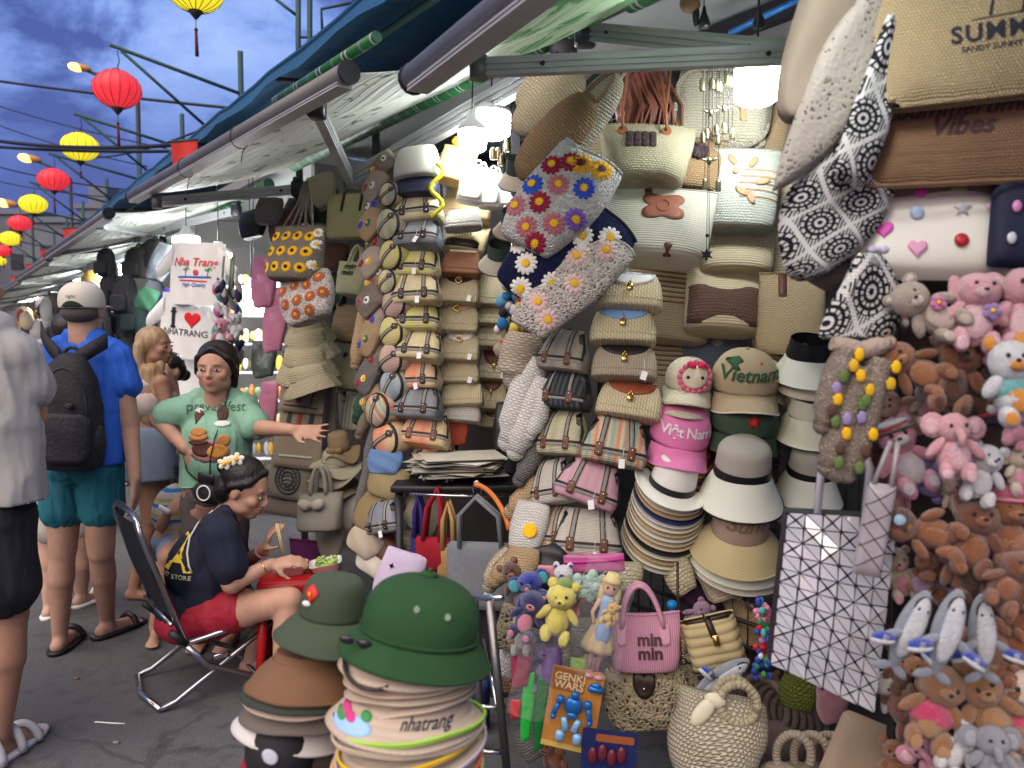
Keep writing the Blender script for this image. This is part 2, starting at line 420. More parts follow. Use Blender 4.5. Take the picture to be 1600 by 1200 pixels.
# ground
def mk_ground():
 m,n,l,b=_base('asphalt',.88,0,.3)
 a=_noise(n,l,1.3,6);c=_noise(n,l,130,3);d=_noise(n,l,11,6)
 col=_mix(n,l,a,(.060,.061,.066),(.108,.109,.115))
 vo=n.new('ShaderNodeTexVoronoi');vo.inputs['Scale'].default_value=190;t=n.new('ShaderNodeTexCoord');l.new(t.outputs['Object'],vo.inputs[0])
 sp=n.new('ShaderNodeValToRGB');l.new(vo.outputs['Color'],sp.inputs[0]);sp.color_ramp.elements[0].position=.62;sp.color_ramp.elements[0].color=(0,0,0,1);sp.color_ramp.elements[1].position=.9
 col=_mix(n,l,_m(n,l,'MULTIPLY',sp.outputs[0],.30),col,(.19,.185,.18))
 st_=n.new('ShaderNodeValToRGB');l.new(d,st_.inputs[0]);st_.color_ramp.elements[0].position=.28;st_.color_ramp.elements[1].position=.48
 col=_mix(n,l,_m(n,l,'MULTIPLY',_m(n,l,'SUBTRACT',1,st_.outputs[0]),.6),col,(.030,.030,.034))
 ck=n.new('ShaderNodeTexVoronoi');ck.feature='DISTANCE_TO_EDGE';ck.inputs['Scale'].default_value=.55;dn=n.new('ShaderNodeMixRGB');dn.blend_type='ADD';dn.inputs[0].default_value=.35;nn=n.new('ShaderNodeTexNoise');nn.inputs['Scale'].default_value=3;nn.inputs['Detail'].default_value=6
 l.new(t.outputs['Object'],nn.inputs[0]);l.new(t.outputs['Object'],dn.inputs[1]);l.new(nn.outputs['Color'],dn.inputs[2]);l.new(dn.outputs[0],ck.inputs[0])
 crk=_m(n,l,'LESS_THAN',ck.outputs['Distance'],.006);col=_mix(n,l,_m(n,l,'MULTIPLY',crk,.35),col,(.012,.012,.013))
 big=n.new('ShaderNodeValToRGB');l.new(_noise(n,l,.7,3),big.inputs[0]);big.color_ramp.elements[0].position=.47;big.color_ramp.elements[1].position=.53;col=_mix(n,l,_m(n,l,'MULTIPLY',big.outputs[0],.35),col,(.085,.083,.08))
 l.new(col,b.inputs['Base Color'])
 _bump(n,l,_m(n,l,'ADD',_m(n,l,'MULTIPLY',c,1),_m(n,l,'MULTIPLY',d,1.5)),.0035,b)
 g=([V((-150,-60,0)),V((150,-60,0)),V((150,240,0)),V((-150,240,0))],[(0,1,2,3)],[(0,0),(1,0),(1,1),(0,1)])
 obj('street',g,m,kind='structure')
mk_ground()
tag(obj('drinking_straw',tube([at(148,1127,2.95)+V((0,0,.0)),at(195,1130,2.95)],.003,6),WHT),'white drinking straw lying on the dark road near the bottom left','litter')
bpy.data.objects['drinking_straw'].location.z=-(at(170,1128,2.95).z)+.004
random.seed(77)
for i,(x,y,d,lab,c)in enumerate([(120,1075,3.35,'small brown dry leaf on the road by the sandals',(.18,.10,.05)),(150,930,4.6,'pale paper scrap on the road behind the walkers',(.5,.5,.5)),(182,1175,2.8,'small grey pebble near the bottom edge of the road',(.2,.2,.2))]):
 p=at(x,y,d);tag(obj('litter',ball((0,0,0),(.014,.010,.004),9,5,fn=lambda v:v*(1+.4*noise.noise(v*90))),pm('litter%d'%i,c,.8),loc=(p.x,p.y,.005)),lab,'litter')
 # street frame helpers (m along street, o into stall, z up)
SM=Matrix(((-.6,.8,0,Q.x),(.8,.6,0,Q.y),(0,0,1,0),(0,0,0,1)))
def spt(m,o,z):return st(m,o,z)
def sbox(m0,m1,o0,o1,z0,z1):
 vs=[st(m,o,z)for m in(m0,m1)for o in(o0,o1)for z in(z0,z1)]
 fs=[(0,1,3,2),(4,6,7,5),(0,4,5,1),(2,3,7,6),(0,2,6,4),(1,5,7,3)]
 return vs,fs,[(v.x,v.z)for v in vs]
def beam(a,b,w,h,up=V((0,0,1))):
 a,b=V(a),V(b);t=(b-a).normalized();s=t.cross(up).normalized();u=s.cross(t)
 vs=[p+s*sx*w/2+u*sz*h/2 for p in(a,b)for sx in(-1,1)for sz in(-1,1)]
 fs=[(0,2,3,1),(4,5,7,6),(0,1,5,4),(2,6,7,3),(0,4,6,2),(1,3,7,5)]
 return vs,fs,[(v.x,v.z)for v in vs]
def ribbed(a,b,w,h):
 """extruded aluminium profile with grooves along the length"""
 a,b=V(a),V(b);t=(b-a).normalized();up=V((0,0,1));s=t.cross(up).normalized();u=s.cross(t)
 pr=[]
 g=.15
 ys=[-.5,-.32,-.30,-.22,-.20,-.02,0,.10,.12,.30,.32,.5];dp=[0,0,g,g,0,0,g,g,0,0,g*.6,0]
 for y,d in zip(ys,dp):pr.append((-.5+d,y))
 for y,d in list(zip(ys,dp))[::-1]:pr.append((.5-d,y))
 n=len(pr);vs=[p+s*x*w+u*y*h for p in(a,b)for x,y in pr]
 fs=[tuple(range(n)),tuple(range(2*n-1,n-1,-1))]+[(i,(i+1)%n,n+(i+1)%n,n+i)for i in range(n)]
 return vs,fs,[(v.x,v.z)for v in vs]
WALL=pm('wall_paint',(.52,.52,.50),.9,0,.2,2.5,.001,40)
CEIL=pm('ceiling_panel',(.42,.43,.43),.8,0,.15,3,.0006,50)
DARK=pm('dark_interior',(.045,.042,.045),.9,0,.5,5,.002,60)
obj('back_wall',sbox(-3.2,3.4,1.55,1.7,0,3.3),WALL,kind='structure',smooth=False)
obj('back_wall',sbox(3.4,60,2.2,2.35,0,3.3),WALL,kind='structure',smooth=False)
obj('ceiling',sbox(-3.2,3.3,.30,1.55,2.86,2.92),CEIL,kind='structure',smooth=False)
obj('ceiling',sbox(3.4,60,.30,2.2,2.80,2.88),CEIL,kind='structure',smooth=False)
for m in(3.3,6.4,9.8,13.4,17,21):obj('partition_or_backing',sbox(m,m+.06,.42,1.5 if m<3.4 else 2.2,0,2.79),pm('partition_paint',(.30,.29,.28),.9,0,.4,2),kind='structure',smooth=False)
for i,m in enumerate((-2.6,.75,2.1,3.28)):
 tag(obj('steel_post',beam(st(m,.30,0),st(m,.30,2.86),.04,.04,V((1,0,0))),DKM,smooth=False),['slim dark steel post behind the plush toys at the right','slim dark steel post behind the nearest pouch column','slim dark steel post behind the coloured duffel pouch column','slim dark steel post at the sunflower bag stall corner'][i],'post')
for i,o in enumerate((.32,.9,1.4)):
 tag(obj('ceiling_beam',beam(st(-3,o,2.80),st(3.3,o,2.80),.05,.08),DKM if i else ALUD,smooth=False),['dark steel beam carrying the awning arms at the stall front','dark steel beam crossing the stall ceiling in the middle','dark steel beam under the ceiling close to the back wall'][i],'beam')
obj('partition_or_backing',sbox(.55,2.95,.62,.65,.2,2.1),pm('dark_backing',(.05,.045,.042),.95,0,.4,6),kind='structure',smooth=False)  # dark board added behind the pouch columns so the gaps read dark
obj('partition_or_backing',sbox(-2.4,.55,1.36,1.40,.0,1.75),pm('dark_backing',(0,0,0)),kind='structure',smooth=False)  # dark sheet added before the pale back wall to darken the gaps
tag(obj('blue_pipe',tube([at(1140,52,3.0),at(1262,-8,2.75)],.012,8),pm('blue_pipe',(.02,.16,.5),.4)),'thin blue pipe running under the ceiling at top right','pipe')
def grid(label,o,m0,m1,z0,z1,step=.055,r=.0022,mat=None,spread=False):
 t=thing('wire_grid',label,'wire grid',st(m0,o,z0));base=t.location
 nz_=int((z1-z0)/step);nm=int((m1-m0)/step);q=[]
 mb=MB()
 for i in range(nz_+1):mb.add(tube([st(m0,o,z0+i*step)-base,st(m1,o,z0+i*step)-base],r,4))
 for i in range(nm+1):mb.add(tube([st(m0+i*step,o-.004,z0)-base,st(m0+i*step,o-.004,z1)-base],r,4))
 w=obj('wire_mesh',mb,mat or DKM,t);w['kind']='stuff'
 for z in(z0,z1):obj('frame_bar',tube([st(m0,o-.006,z)-base,st(m1,o-.006,z)-base],r*2.5,6),mat or DKM,t)
 for m in(m0,m1):obj('frame_bar',tube([st(m,o-.006,z0)-base,st(m,o-.006,z1)-base],r*2.5,6),mat or DKM,t)
 return t
WIRE=pm('white_wire',(.6,.6,.6),.4,.3)
grid('dark wire grid on the wall behind the straw totes',1.2,-1.6,.72,.3,2.75)
grid('pale wire grid behind the coloured duffel pouches',1.15,.9,2.0,1.1,2.75,mat=WIRE)
grid('white wire grid behind the cream min min tote',1.0,2.3,3.2,1.0,2.6,mat=WIRE)
grid('white wire grid above the white tourist shirts',.9,3.7,5.2,1.0,2.55,mat=WIRE)
# awnings
def leaf_mat(name,base,leaf,amt,sc):
 m,n,l,b=_base(name,.45,0,.5)
 t=n.new('ShaderNodeTexCoord');mp=n.new('ShaderNodeMapping');mp.inputs['Scale'].default_value=sc;l.new(t.outputs['UV'],mp.inputs[0])
 vo=n.new('ShaderNodeTexVoronoi');vo.inputs['Scale'].default_value=1;vo.inputs['Randomness'].default_value=.8;l.new(mp.outputs[0],vo.inputs[0])
 nz=n.new('ShaderNodeTexNoise');nz.inputs['Scale'].default_value=3.5;nz.inputs['Detail'].default_value=4;l.new(mp.outputs[0],nz.inputs[0])
 d=_m(n,l,'ADD',vo.outputs['Distance'],_m(n,l,'MULTIPLY',_m(n,l,'SUBTRACT',nz.outputs[0],.5),1.1))
 f=_m(n,l,'LESS_THAN',d,amt)
 f=_m(n,l,'MULTIPLY',f,.75)
 nb=_noise(n,l,3,5,'UV')
 bc=_mix(n,l,nb,dkc(base,.75),dkc(base,1.15))
 l.new(_mix(n,l,f,bc,leaf),b.inputs['Base Color'])
 w=n.new('ShaderNodeTexNoise');w.inputs['Scale'].default_value=1;w.inputs['Detail'].default_value=4
 mp2=n.new('ShaderNodeMapping');mp2.inputs['Scale'].default_value=(2.0,26,1);l.new(t.outputs['UV'],mp2.inputs[0]);l.new(mp2.outputs[0],w.inputs[0])
 _bump(n,l,w.outputs[0],.035,b)
 tl=n.new('ShaderNodeBsdfTranslucent');mx=n.new('ShaderNodeMixShader');mx.inputs[0].default_value=.35
 l.new(_mix(n,l,f,bc,leaf),tl.inputs[0]);l.new(b.outputs[0],mx.inputs[1]);l.new(tl.outputs[0],mx.inputs[2]);l.new(mx.outputs[0],n['Material Output'].inputs[0])
 return m
LEAF=leaf_mat('leaf_print_canvas',(.72,.76,.70),(.06,.17,.09),.26,(20,10,1))
LEAFG=leaf_mat('green_leaf_canvas',(.56,.68,.52),(.07,.34,.10),.42,(11,8,1))
ROLL=strp('roller_canvas',[(.02,.13,.04),(.42,.46,.42),(.03,.10,.06),(.45,.48,.44),(.02,.16,.05),(.16,.20,.17)],.20,1,'UV',.4,10,.001,[0,.42,.47,.56,.60,.93])
def canopy(A,B,C,D,sag,nu=24,nv=14,seed=0):
 """A,B front edge; D,C back edge; returns two-sided thin sheet"""
 def P(u,v):
  f=A.lerp(B,u);g=D.lerp(C,u);p=f.lerp(g,v)
  s=-sag*math.sin(math.pi*v)*(.6+.4*math.sin(math.pi*u))
  s+=.012*math.sin(u*26+v*5+seed)*math.sin(math.pi*v)+.015*noise.noise(V((u*6,v*3,seed)))
  return p+V((0,0,s))
 g1=sheet(P,nu,nv);g2=sheet(lambda u,v:P(u,v)+V((0,0,.006)),nu,nv)
 mb=MB();mb.add(g1);mb.add((g2[0],[f[::-1]for f in g2[1]],g2[2]));return mb
def bracket(c,s,rot=None):
 mb=MB();mb.add(box(c,(s,s,s*1.3),s*.12))
 for q in(-1,1):mb.add(ball(V(c)+V((q*s*.3,-s*.5,0)),s*.12,8,5))
 mb.add(box(V(c)+V((0,0,s*.75)),(s*.6,s*1.2,s*.35),s*.08));return mb
def awning(label,A,B,C,D,canv,arms,bar=(.055,.062),roll=True,rr=.045,extra=None,group='folding awnings over the stalls'):
 base=V(A);base.z=0
 t=thing('awning',label,'awning',base,group=group);T=lambda p:V(p)-base
 obj('canopy',canopy(T(A),T(B),T(C),T(D),.07,seed=A.x),canv,t)
 tt=(B-A).normalized()
 mbb=MB();mbb.add(tube([T(A)-tt*.02,T(B)+tt*.02],bar[1]*.62,14));obj('front_bar',mbb,ALUD,t)
 obj('bar_rail',ribbed(T(A)+V((0,0,-bar[1]*.45))+tt*.01,T(B)+V((0,0,-bar[1]*.45))-tt*.01,bar[0]*1.05,bar[1]*.55),ALU,t,smooth=False)
 for e_,s_ in((A,-1),(B,1)):obj('end_cap',tube([T(e_)+tt*s_*.018,T(e_)+tt*s_*.03],bar[1]*.68,14),BLK,t)
 if roll:
  obj('roller',tube([T(D)+(D-C).normalized()*.25,T(C)],rr,16),ROLL,t)
 for i,(a,b,c,w)in enumerate(arms):
  obj('arm',ribbed(T(a),T(b),w*.55,w),ALU,t,smooth=False)
  if c is not None:obj('forearm',ribbed(T(b),T(c),w*.45,w*.8),ALU,t,smooth=False)
  j=obj('elbow_joint',MB().add(tube([T(b)+V((0,0,-w*.62)),T(b)+V((0,0,w*.62))],w*.52,12)).add(ball(T(b)+V((0,0,w*.66)),(w*.3,w*.3,w*.12),10,6)),ALUD,t)
  obj('bracket',bracket(T(a),w*1.25),DKM,t)
  if c is not None:obj('bracket',bracket(T(c),w*.8),BLK,t)
  for q in(.12,.8):
   p=T(a).lerp(T(b),q);obj('bolt',tube([p+V((0,-w*.36,0)),p+V((0,w*.36,0))],w*.14,8),BLK,t)
 return t
A1=at(536,118,2.75);B1=at(208,312,4.98);B1.z=A1.z
ext=(B1-A1).normalized()
D1=st(.55,.25,2.74);C1=st(3.25,.25,2.74)
Anear=A1-ext*.02
aw1=awning('leaf printed awning in the middle with its long grey front bar and folded arm',Anear,B1,C1,D1,LEAF,[(at(880,92,3.15),at(548,282,4.3),at(495,168,3.08),.085),(at(466,296,4.95),at(246,316,4.72),None,.062)])
obj('canvas_roll',tube([Anear-aw1.location+V((0,0,.062))+ext*-.22,Anear-aw1.location+V((0,0,.052))+ext*.62],.019,12),ROLL,aw1)
for u in(.35,.62):
 p=Anear.lerp(B1,u)-aw1.location
 obj('tie_cord',tube([p+V((math.cos(a)*.045*TD.x,math.cos(a)*.045*TD.y,math.sin(a)*.052-.010))for a in[2*math.pi*i/14 for i in range(14)]]+[p+V((.01,0,-.075)),p+V((0,.01,-.12))],.0022,5),BLK,aw1)
A0=at(650,120,2.3);B0=at(800,2,1.8);e0=(A0-B0).normalized()
N0=B0-e0*1.6;N0.z=A0.z
aw0=awning('nearest awning with green leaf canvas and thick dark front bar at top',N0,A0,st(-.0,.25,2.74),st(-2.6,.25,2.74),LEAFG,[(at(915,50,2.75),at(1252,84,2.12),None,.060),(at(1262,84,2.12),at(748,106,2.2),None,.050)],bar=(.062,.068),rr=.05)
for i,lab in enumerate(['white awning over the backpack and shirt stall behind the main awning','third awning down the street lit white from below','fourth awning down the street above the blue cap man','small distant awning near the red flags','farthest awning visible at the end of the row','tiny last awning fading into the street end']):
 m0=4.15+i*3.6
 A=st(m0,-.78,2.42);B=st(m0+3.3,-.82,2.42);C=st(m0+3.3,.3,2.72);D=st(m0,.3,2.72)
 awning(lab,A,B,C,D,LEAF,[(st(m0+.4,.25,2.60),st(m0+1.5,-.2,2.50),st(m0+.5,-.76,2.40),.06),(st(m0+3.0,.25,2.60),st(m0+2.0,-.2,2.50),st(m0+2.9,-.78,2.40),.06)])
TARP=pm('blue_tarpaulin',(.010,.075,.16),.5,0,.35,1.2,.012,9,spec=.4)
def tarp(u,v):
 m=-3+u*64;o=-.05+v*1.9
 return st(m,o,3.2+v*.28+(.007*math.sin(m*5)+.005*math.sin(m*13+1))*(1-v))
g=sheet(tarp,260,6);g2=sheet(lambda u,v:tarp(u,v)+V((0,0,.008)),260,6)
tp=thing('tarpaulin_roof','long dark blue tarpaulin roof stretched above the row of awnings','tarpaulin',(0,0,0))
obj('cover',MB().add(g).add(g2),TARP,tp)
obj('edge_rope',tube([tarp(u/240,0)+V((0,0,-.006))for u in range(241)],.016,6),TARP,tp)
def flap(u,v):
 p=tarp(u,0);return p+V((-.02*v,-.02*v,-.10*v-.015*math.sin(u*400)*v))
obj('hanging_flap',MB().add(sheet(flap,240,3)),TARP,tp)
obj('support_pipe',tube([st(-3,.12,3.10),st(61,.12,3.10)],.022,8),GRN,tp)
obj('support_pipe',tube([st(-3,1.0,3.28),st(61,1.0,3.28)],.022,8),GRN,tp)
for i in range(14):
 obj('rafter',tube([st(-1.2+i*2.0,-.03,3.15),st(-1.2+i*2.0,1.7,3.40)],.016,6),DKM,tp)
 # lamps in the stalls
def bulb_mat(e):return pm('lamp_glow_%g'%e,(1,1,1),.5,emit=e,ec=(.93,.97,1.0),bump=0)
def bulb(label,p,r=.06,h=.11,e=60):
 t=thing('led_bulb',label,'lamp',p,group='lit LED lamps hanging in the stalls')
 obj('glow_cover',loft([(-h,r*.35,r*.35),(-h*.96,r*.7,r*.7),(-h*.85,r*.95,r*.95),(-h*.6,r,r),(0,r,r)],20),bulb_mat(e),t)
 obj('lamp_body',loft([(0,r*1.02,r*1.02),(.02,r*.98,r*.98),(.05,r*.45,r*.45),(.09,r*.3,r*.3)],16),WHT,t)
 obj('cord',tube([(0,0,.09),(.004,0,.3),(0,0,max(.35,2.78-p[2]))],.004,6),BLK,t)
bulb('brightest big white lamp at right under the long grey awning arm',at(1183,108,2.55),.072,.115,40)
bulb('large white lamp above the white mini backpacks',at(768,178,3.5),.085,.11,38)
bulb('lower white lamp left of the large one over the duffel pouches',at(738,205,3.4),.062,.09,38)
bulb('lamp above the beach totes, just over the top right corner of the picture',at(1330,-190,1.25),.06,.09,34)  # unseen bulb, added to brighten the near totes
bulb('lamp under the nearest awning, just above the top edge of the picture',at(1010,-110,2.0),.06,.09,42)  # unseen bulb, added to brighten the bags below this awning
bulb('white lamp in front of the Nha Trang shirt',at(291,372,6.1),.10,.15,60)
bulb('second white lamp right of the shirt',at(341,396,6.0),.10,.13,45)
bulb('lamp far down the street behind the backpacks',at(200,415,9.2),.10,.14,60)
bulb('distant lamp under the third awning',at(150,425,12),.12,.16,90)
bulb('distant lamp under the fourth awning',at(108,440,16),.14,.18,120)
bulb('distant lamp above the grey shirt man',at(60,455,20),.16,.2,150)
bulb('lamp inside the toy shop behind the green shirt woman',at(398,470,6.0),.07,.1,60)
# lantern frames and lanterns
H1=at(186,76,8.6)
LAN=[(305,-16,84,66,6.9,'y','yellow lantern cut off by the top edge of the picture'),(183,140,69,57,8.6,'r','largest red silk lantern with long dark red tassel'),(125,230,55,43,10.8,'y','yellow lantern hanging below and left of the big red one'),(84,281,45,34,13.2,'r','second largest red lantern, between two yellow ones'),(52,319,40,29,15.8,'y','yellow lantern between the two small red ones at far left'),(31,349,33,24,18.6,'r','small red lantern above the left buildings'),(16,373,31,22,21,'y','small yellow lantern at the left edge'),(5,392,24,18,23.5,'r','tiny red lantern touching the left edge of the picture'),(0,408,18,14,26,'y','tiny yellow lantern at the left edge under the red one')]
def silk(c,e):
 m,n,l,b=_base('silk',.5,0,.3)
 f=_noise(n,l,4,3);t=n.new('ShaderNodeTexCoord');
 l.new(_mix(n,l,f,dkc(c,.8),dkc(c,1.1)),b.inputs['Base Color']);b.inputs['Emission Color'].default_value=(*c,1);b.inputs['Emission Strength'].default_value=e
 _bump(n,l,_noise(n,l,60,2),.002,b);return m
SR=silk((.85,.035,.05),.48);SY=silk((.82,.66,.02),.62)
RIBM=pm('lantern_rib',(.03,.02,.02),.6)
TAS=pm('tassel',(.10,.012,.02),.8)
for i,(px,py,w,h,d,c,lab)in enumerate(LAN):
 p=at(px,py,d);rx=w*k(d)/2;rz=h*k(d)/2
 t=thing('silk_lantern',lab,'lantern',p,(0,0,i*11),group='silk lanterns strung above the street')
 prof=[(-1,.20),(-.93,.34),(-.75,.62),(-.45,.88),(-.1,1),(.25,.97),(.6,.80),(.85,.52),(.97,.30),(1,.2)]
 nr=16
 def pl(q,a,s,nr=nr):
  f=1-.035*abs(math.sin(a*nr/2));return V((q.x*f,q.y*f,q.z))
 obj('silk_shade',loft([(z*rz,r*rx,r*rx)for z,r in prof],64,fn=pl,sub=3),SR if c=='r' else SY,t)
 for q in range(nr):
  a=2*math.pi*q/nr
  obj('rib',tube([(math.cos(a)*(r*rx+.003),math.sin(a)*(r*rx+.003),z*rz)for z,r in prof],rx*.016,4),RIBM,t)
 obj('bottom_cap',loft([(-rz*1.35,rx*.03,rx*.03),(-rz*1.18,rx*.14,rx*.14),(-rz*.98,rx*.27,rx*.27)],14),RIBM,t)
 obj('top_cap',loft([(rz*.98,rx*.24,rx*.24),(rz*1.08,rx*.16,rx*.16)],14),RIBM,t)
 ln=rz*3.0 if c=='r' or i==0 else rz*2.2
 obj('tassel',MB().add(tube([(0,0,-rz*1.3),(0,0,-rz*1.8)],rx*.015,5)).add(ball((0,0,-rz*1.8),rx*.07,8,6)).add(tube([(0,0,-rz*1.85),(.004,0,-ln)],[rx*.05,rx*.07],7)),TAS,t)
 obj('hanging_wire',tube([(0,0,rz),(rx*.12,0,rz*1.5),(rx*.05,0,rz*2.05 if i else rz*3)],rx*.025,5),RIBM,t)
 hp=p+V((0,0,rz*2.1 if i else rz*3))
 z=hp.z;t2=thing('lantern_frame',['steel frame above the cut off yellow lantern at top','nearest green steel frame holding the big red lantern','green steel frame holding the yellow lantern below the first','third green steel frame, holding a red lantern','fourth green steel frame, holding a yellow lantern','fifth small steel frame at left','sixth small steel frame at left','seventh faint steel frame at the left edge','last tiny steel frame at the left edge'][i],'lantern frame',(hp.x,hp.y,0),group='green steel frames that carry the lanterns')
 P=lambda o,zz,m=0:TD*o+SD*m+V((0,0,zz))
 obj('arm',tube([P(-.06,z+.04),P(2.0,z-.34)],.022,8),GRN,t2)
 if i:
  obj('post',tube([P(1.35,0),P(1.35,z+.28)],.034,8),GRN,t2)
  obj('brace',tube([P(.05,z),P(1.05,z-.76)],.019,8),GRN,t2)
  obj('upright',tube([P(1.05,z-.76),P(1.05,z-1.7)],.018,8),GRN,t2)
  obj('upright',tube([P(1.65,z-.62),P(1.65,z-1.6)],.018,8),GRN,t2)
  obj('rung',tube([P(1.05,z-1.15),P(1.65,z-1.18)],.014,6),GRN,t2)
  obj('rung',tube([P(1.05,z-1.32),P(1.65,z-1.35)],.014,6),GRN,t2)
  obj('top_rail',tube([P(1.65,z-.62),P(2.5,z-.44)],.018,6),GRN,t2)
t=thing('lantern_frame','pair of tall rusty green posts rising above the tarpaulin at the top','lantern frame',at(475,300,6.9)*1,group='green steel frames that carry the lanterns');t.location.z=0
X0=t.location
for px in(466,484):obj('post',tube([at(px,-60,6.9)-X0,at(px,240,6.9)-X0],.024,8),GRN,t)
for py in(58,73):obj('rung',tube([at(466,py,6.9)-X0,at(498,py,6.9)-X0],.012,6),GRN,t)
obj('arm',tube([at(430,-2,6.9)-X0,at(466,26,6.9)-X0],.014,6),GRN,t)
obj('bent_pipe',tube([at(504,60,6.9)-X0,at(502,14,6.9)-X0,at(560,2,6.9)-X0],.014,6),GRN,t)
# street lamps
for i,(px,py,d,x2,y2,lab)in enumerate([(122,105,17,215,150,'nearest orange street lamp beside the big red lantern'),(44,247,24,110,280,'second orange street lamp, below the first at left'),(8,317,32,50,335,'farthest orange street lamp at the left edge')]):
 p=at(px,py,d);t=thing('street_lamp',lab,'street lamp',(at(x2,y2,d).x,at(x2,y2,d).y,0),group='orange street lamps');B=t.location;s=k(d)
 obj('pole',tube([V((0,0,0)),V((0,0,at(x2,y2,d).z))],.05,8),DKM,t)
 obj('arm',tube([V((0,0,at(x2,y2,d).z)),at((px+x2)/2,(py+y2)/2-4,d)-B,p-B+V((8*s,0,-3*s))],.035,6),DKM,t)
 q=p-B;hd=Matrix.Rotation(R(14),3,'Y')
 obj('lamp_head',ball(q+V((7*s,0,-1*s)),(14*s,6*s,5.5*s),12,8,hd),pm('lamp_shell',(.5,.22,.05),.5),t)
 obj('glow_cover',ball(q+V((-3*s,-1.5*s,-.5*s)),(12*s,7*s,6.2*s),12,8,hd),pm('sodium_glow',(1,.6,.2),.5,emit=2.6,ec=(1,.42,.09),bump=0),t)
 # overhead cables
CB=[((0,125,12),(395,172,10),3,.020,'thick black cable passing behind the big red lantern'),((0,212,11),(320,222,9),12,.026,'heavy sagging cable bundle below the yellow lantern'),((0,227,11),(280,236,9.5),4,.022,'lower heavy cable bundle under the yellow lantern'),((0,163,14),(260,232,12),6,.010,'thin cable crossing the sky at mid height'),((0,192,14),(230,260,12),8,.010,'thin cable above the heavy cable bundle'),((0,256,15),(240,300,12),10,.014,'cable above the third red lantern'),((0,280,16),(200,310,14),8,.010,'thin low cable at left'),((150,240,12),(320,200,9),10,.014,'cable rising towards the red flag')]
for a,b,sag,r,lab in CB:
 A,B=at(*a),at(*b);A=A+(A-B)*.25;pts=[]
 for i in range(25):
  t_=i/24;p=A.lerp(B,t_);p.z-=sag*k(12)*4*t_*(1-t_);pts.append(p)
 tag(obj('overhead_cable',tube(pts,r,6),BLK),lab,'cable')
 # flags
RED=pm('flag_cloth',(.50,.030,.022),.8,0,.2,5,.004,25)
for i,(px,py,w,h,d,lab)in enumerate([(288,246,46,50,5.6,'largest red flag hanging at the awning end'),(112,376,31,38,9,'red flag with a star below the awning row'),(73,403,23,27,11.5,'smaller red flag with a star left of the other'),(47,424,17,22,15,'small distant red flag'),(22,440,12,16,20,'farthest tiny red flag')]):
 p=at(px,py,d);s=k(d);w*=s;h*=s
 t=thing('flag',lab,'flag',p,(0,0,-12),group='red flags along the awnings')
 fn=lambda v:.02*math.sin(v.x/w*7)*(.5-v.z/h)
 g=sheet(lambda u,v:V(((u-.5)*w*(.85+.15*v),.03*math.sin(u*7)*(1-v),(v-.5)*h)),10,6)
 obj('cloth',MB().add(g).add(xf(g,t=(0,.004,0))),RED,t)
 if i:obj('star',slab(star2(0,0,w*.28),-.035,-.03),pm('flag_star',(.25,.03,.02),.8),t)
 obj('rod',tube([(-w*.52,0,h*.5),(w*.52,0,h*.52)],.008,6),GRN,t)
 # distant buildings at the street end
BM=pm('far_wall',(.16,.17,.2),.9,0,.3,.6);BW=pm('far_window',(.02,.025,.04),.3)
for i,(x0,x1,y0,d,lab)in enumerate([(-60,62,335,46,'low dark building at the left edge behind the lanterns'),(62,132,348,42,'grey flat roofed building in the middle distance'),(126,165,326,50,'taller block with a roof structure beyond the frames'),(160,235,350,55,'far building half hidden by the tarpaulin'),(-400,-60,320,44,'long building beyond the left edge')]):
 a=at(x0,535,d);b=at(x1,535,d);hgt=at(x0,y0,d).z
 t=thing('building',lab,'building',(a.x,a.y,0))
 w=b.x-a.x
 obj('wall',box((w/2,4,hgt/2),(w,8,hgt)),BM,t,smooth=False)
 obj('roof',box((w/2,4,hgt+.15),(w+.3,8.3,.3)),BM,t,smooth=False)
 nwn=max(2,int(w/1.6));nf=int(hgt/1.7)
 wm=mesh('window',box((0,0,0),(.7,.1,.9)),BW,smooth=False)
 for fz in range(nf):
  for wx in range(min(nwn,12)):
   if random.random()<.85:obj('window',wm,BW,t,loc=((wx+.5)*w/min(nwn,12),-.03,1.2+fz*1.7))
 if i==2:obj('water_tank',MB().add(box((w*.5,2,hgt+1),(w*.7,2,1.4))),BM,t,smooth=False)
 # STALL GOODS: bags
CREAM=(.66,.58,.38);IVORY=(.74,.72,.62);NAT=(.50,.36,.19);SAND=(.56,.46,.28);BROWN=(.17,.085,.05)
TRIM=ribs('woven_trim',(.40,.38,.34),260,.0015,0,c2=(.05,.05,.05));PIP=pm('piping',(.02,.018,.016),.5)
def ring(c,r,t,n=18,m=8,rx=0):
 return xf(tube([V((r*math.cos(a),0,r*math.sin(a)))for a in[2*math.pi*i/n for i in range(n)]],t,m,True),t=c,rot=(rx,0,0))
def padlock(t,w,z,y,mat=GLD):
 mb=MB();s=w*.06
 mb.add(box((0,y-.004,z-s*1.3),(s*1.5,.007,s*1.7),.002));mb.add(ring((0,y-.004,z-s*.4),s*.5,s*.16));mb.add(tube([(0,y-.006,z+s*.9),(s*.15,y-.008,z-.1*s)],s*.18,6));mb.add(ball((0,y-.008,z-s*1.3),s*.25,8,5))
 obj('clasp',mb,mat,t)
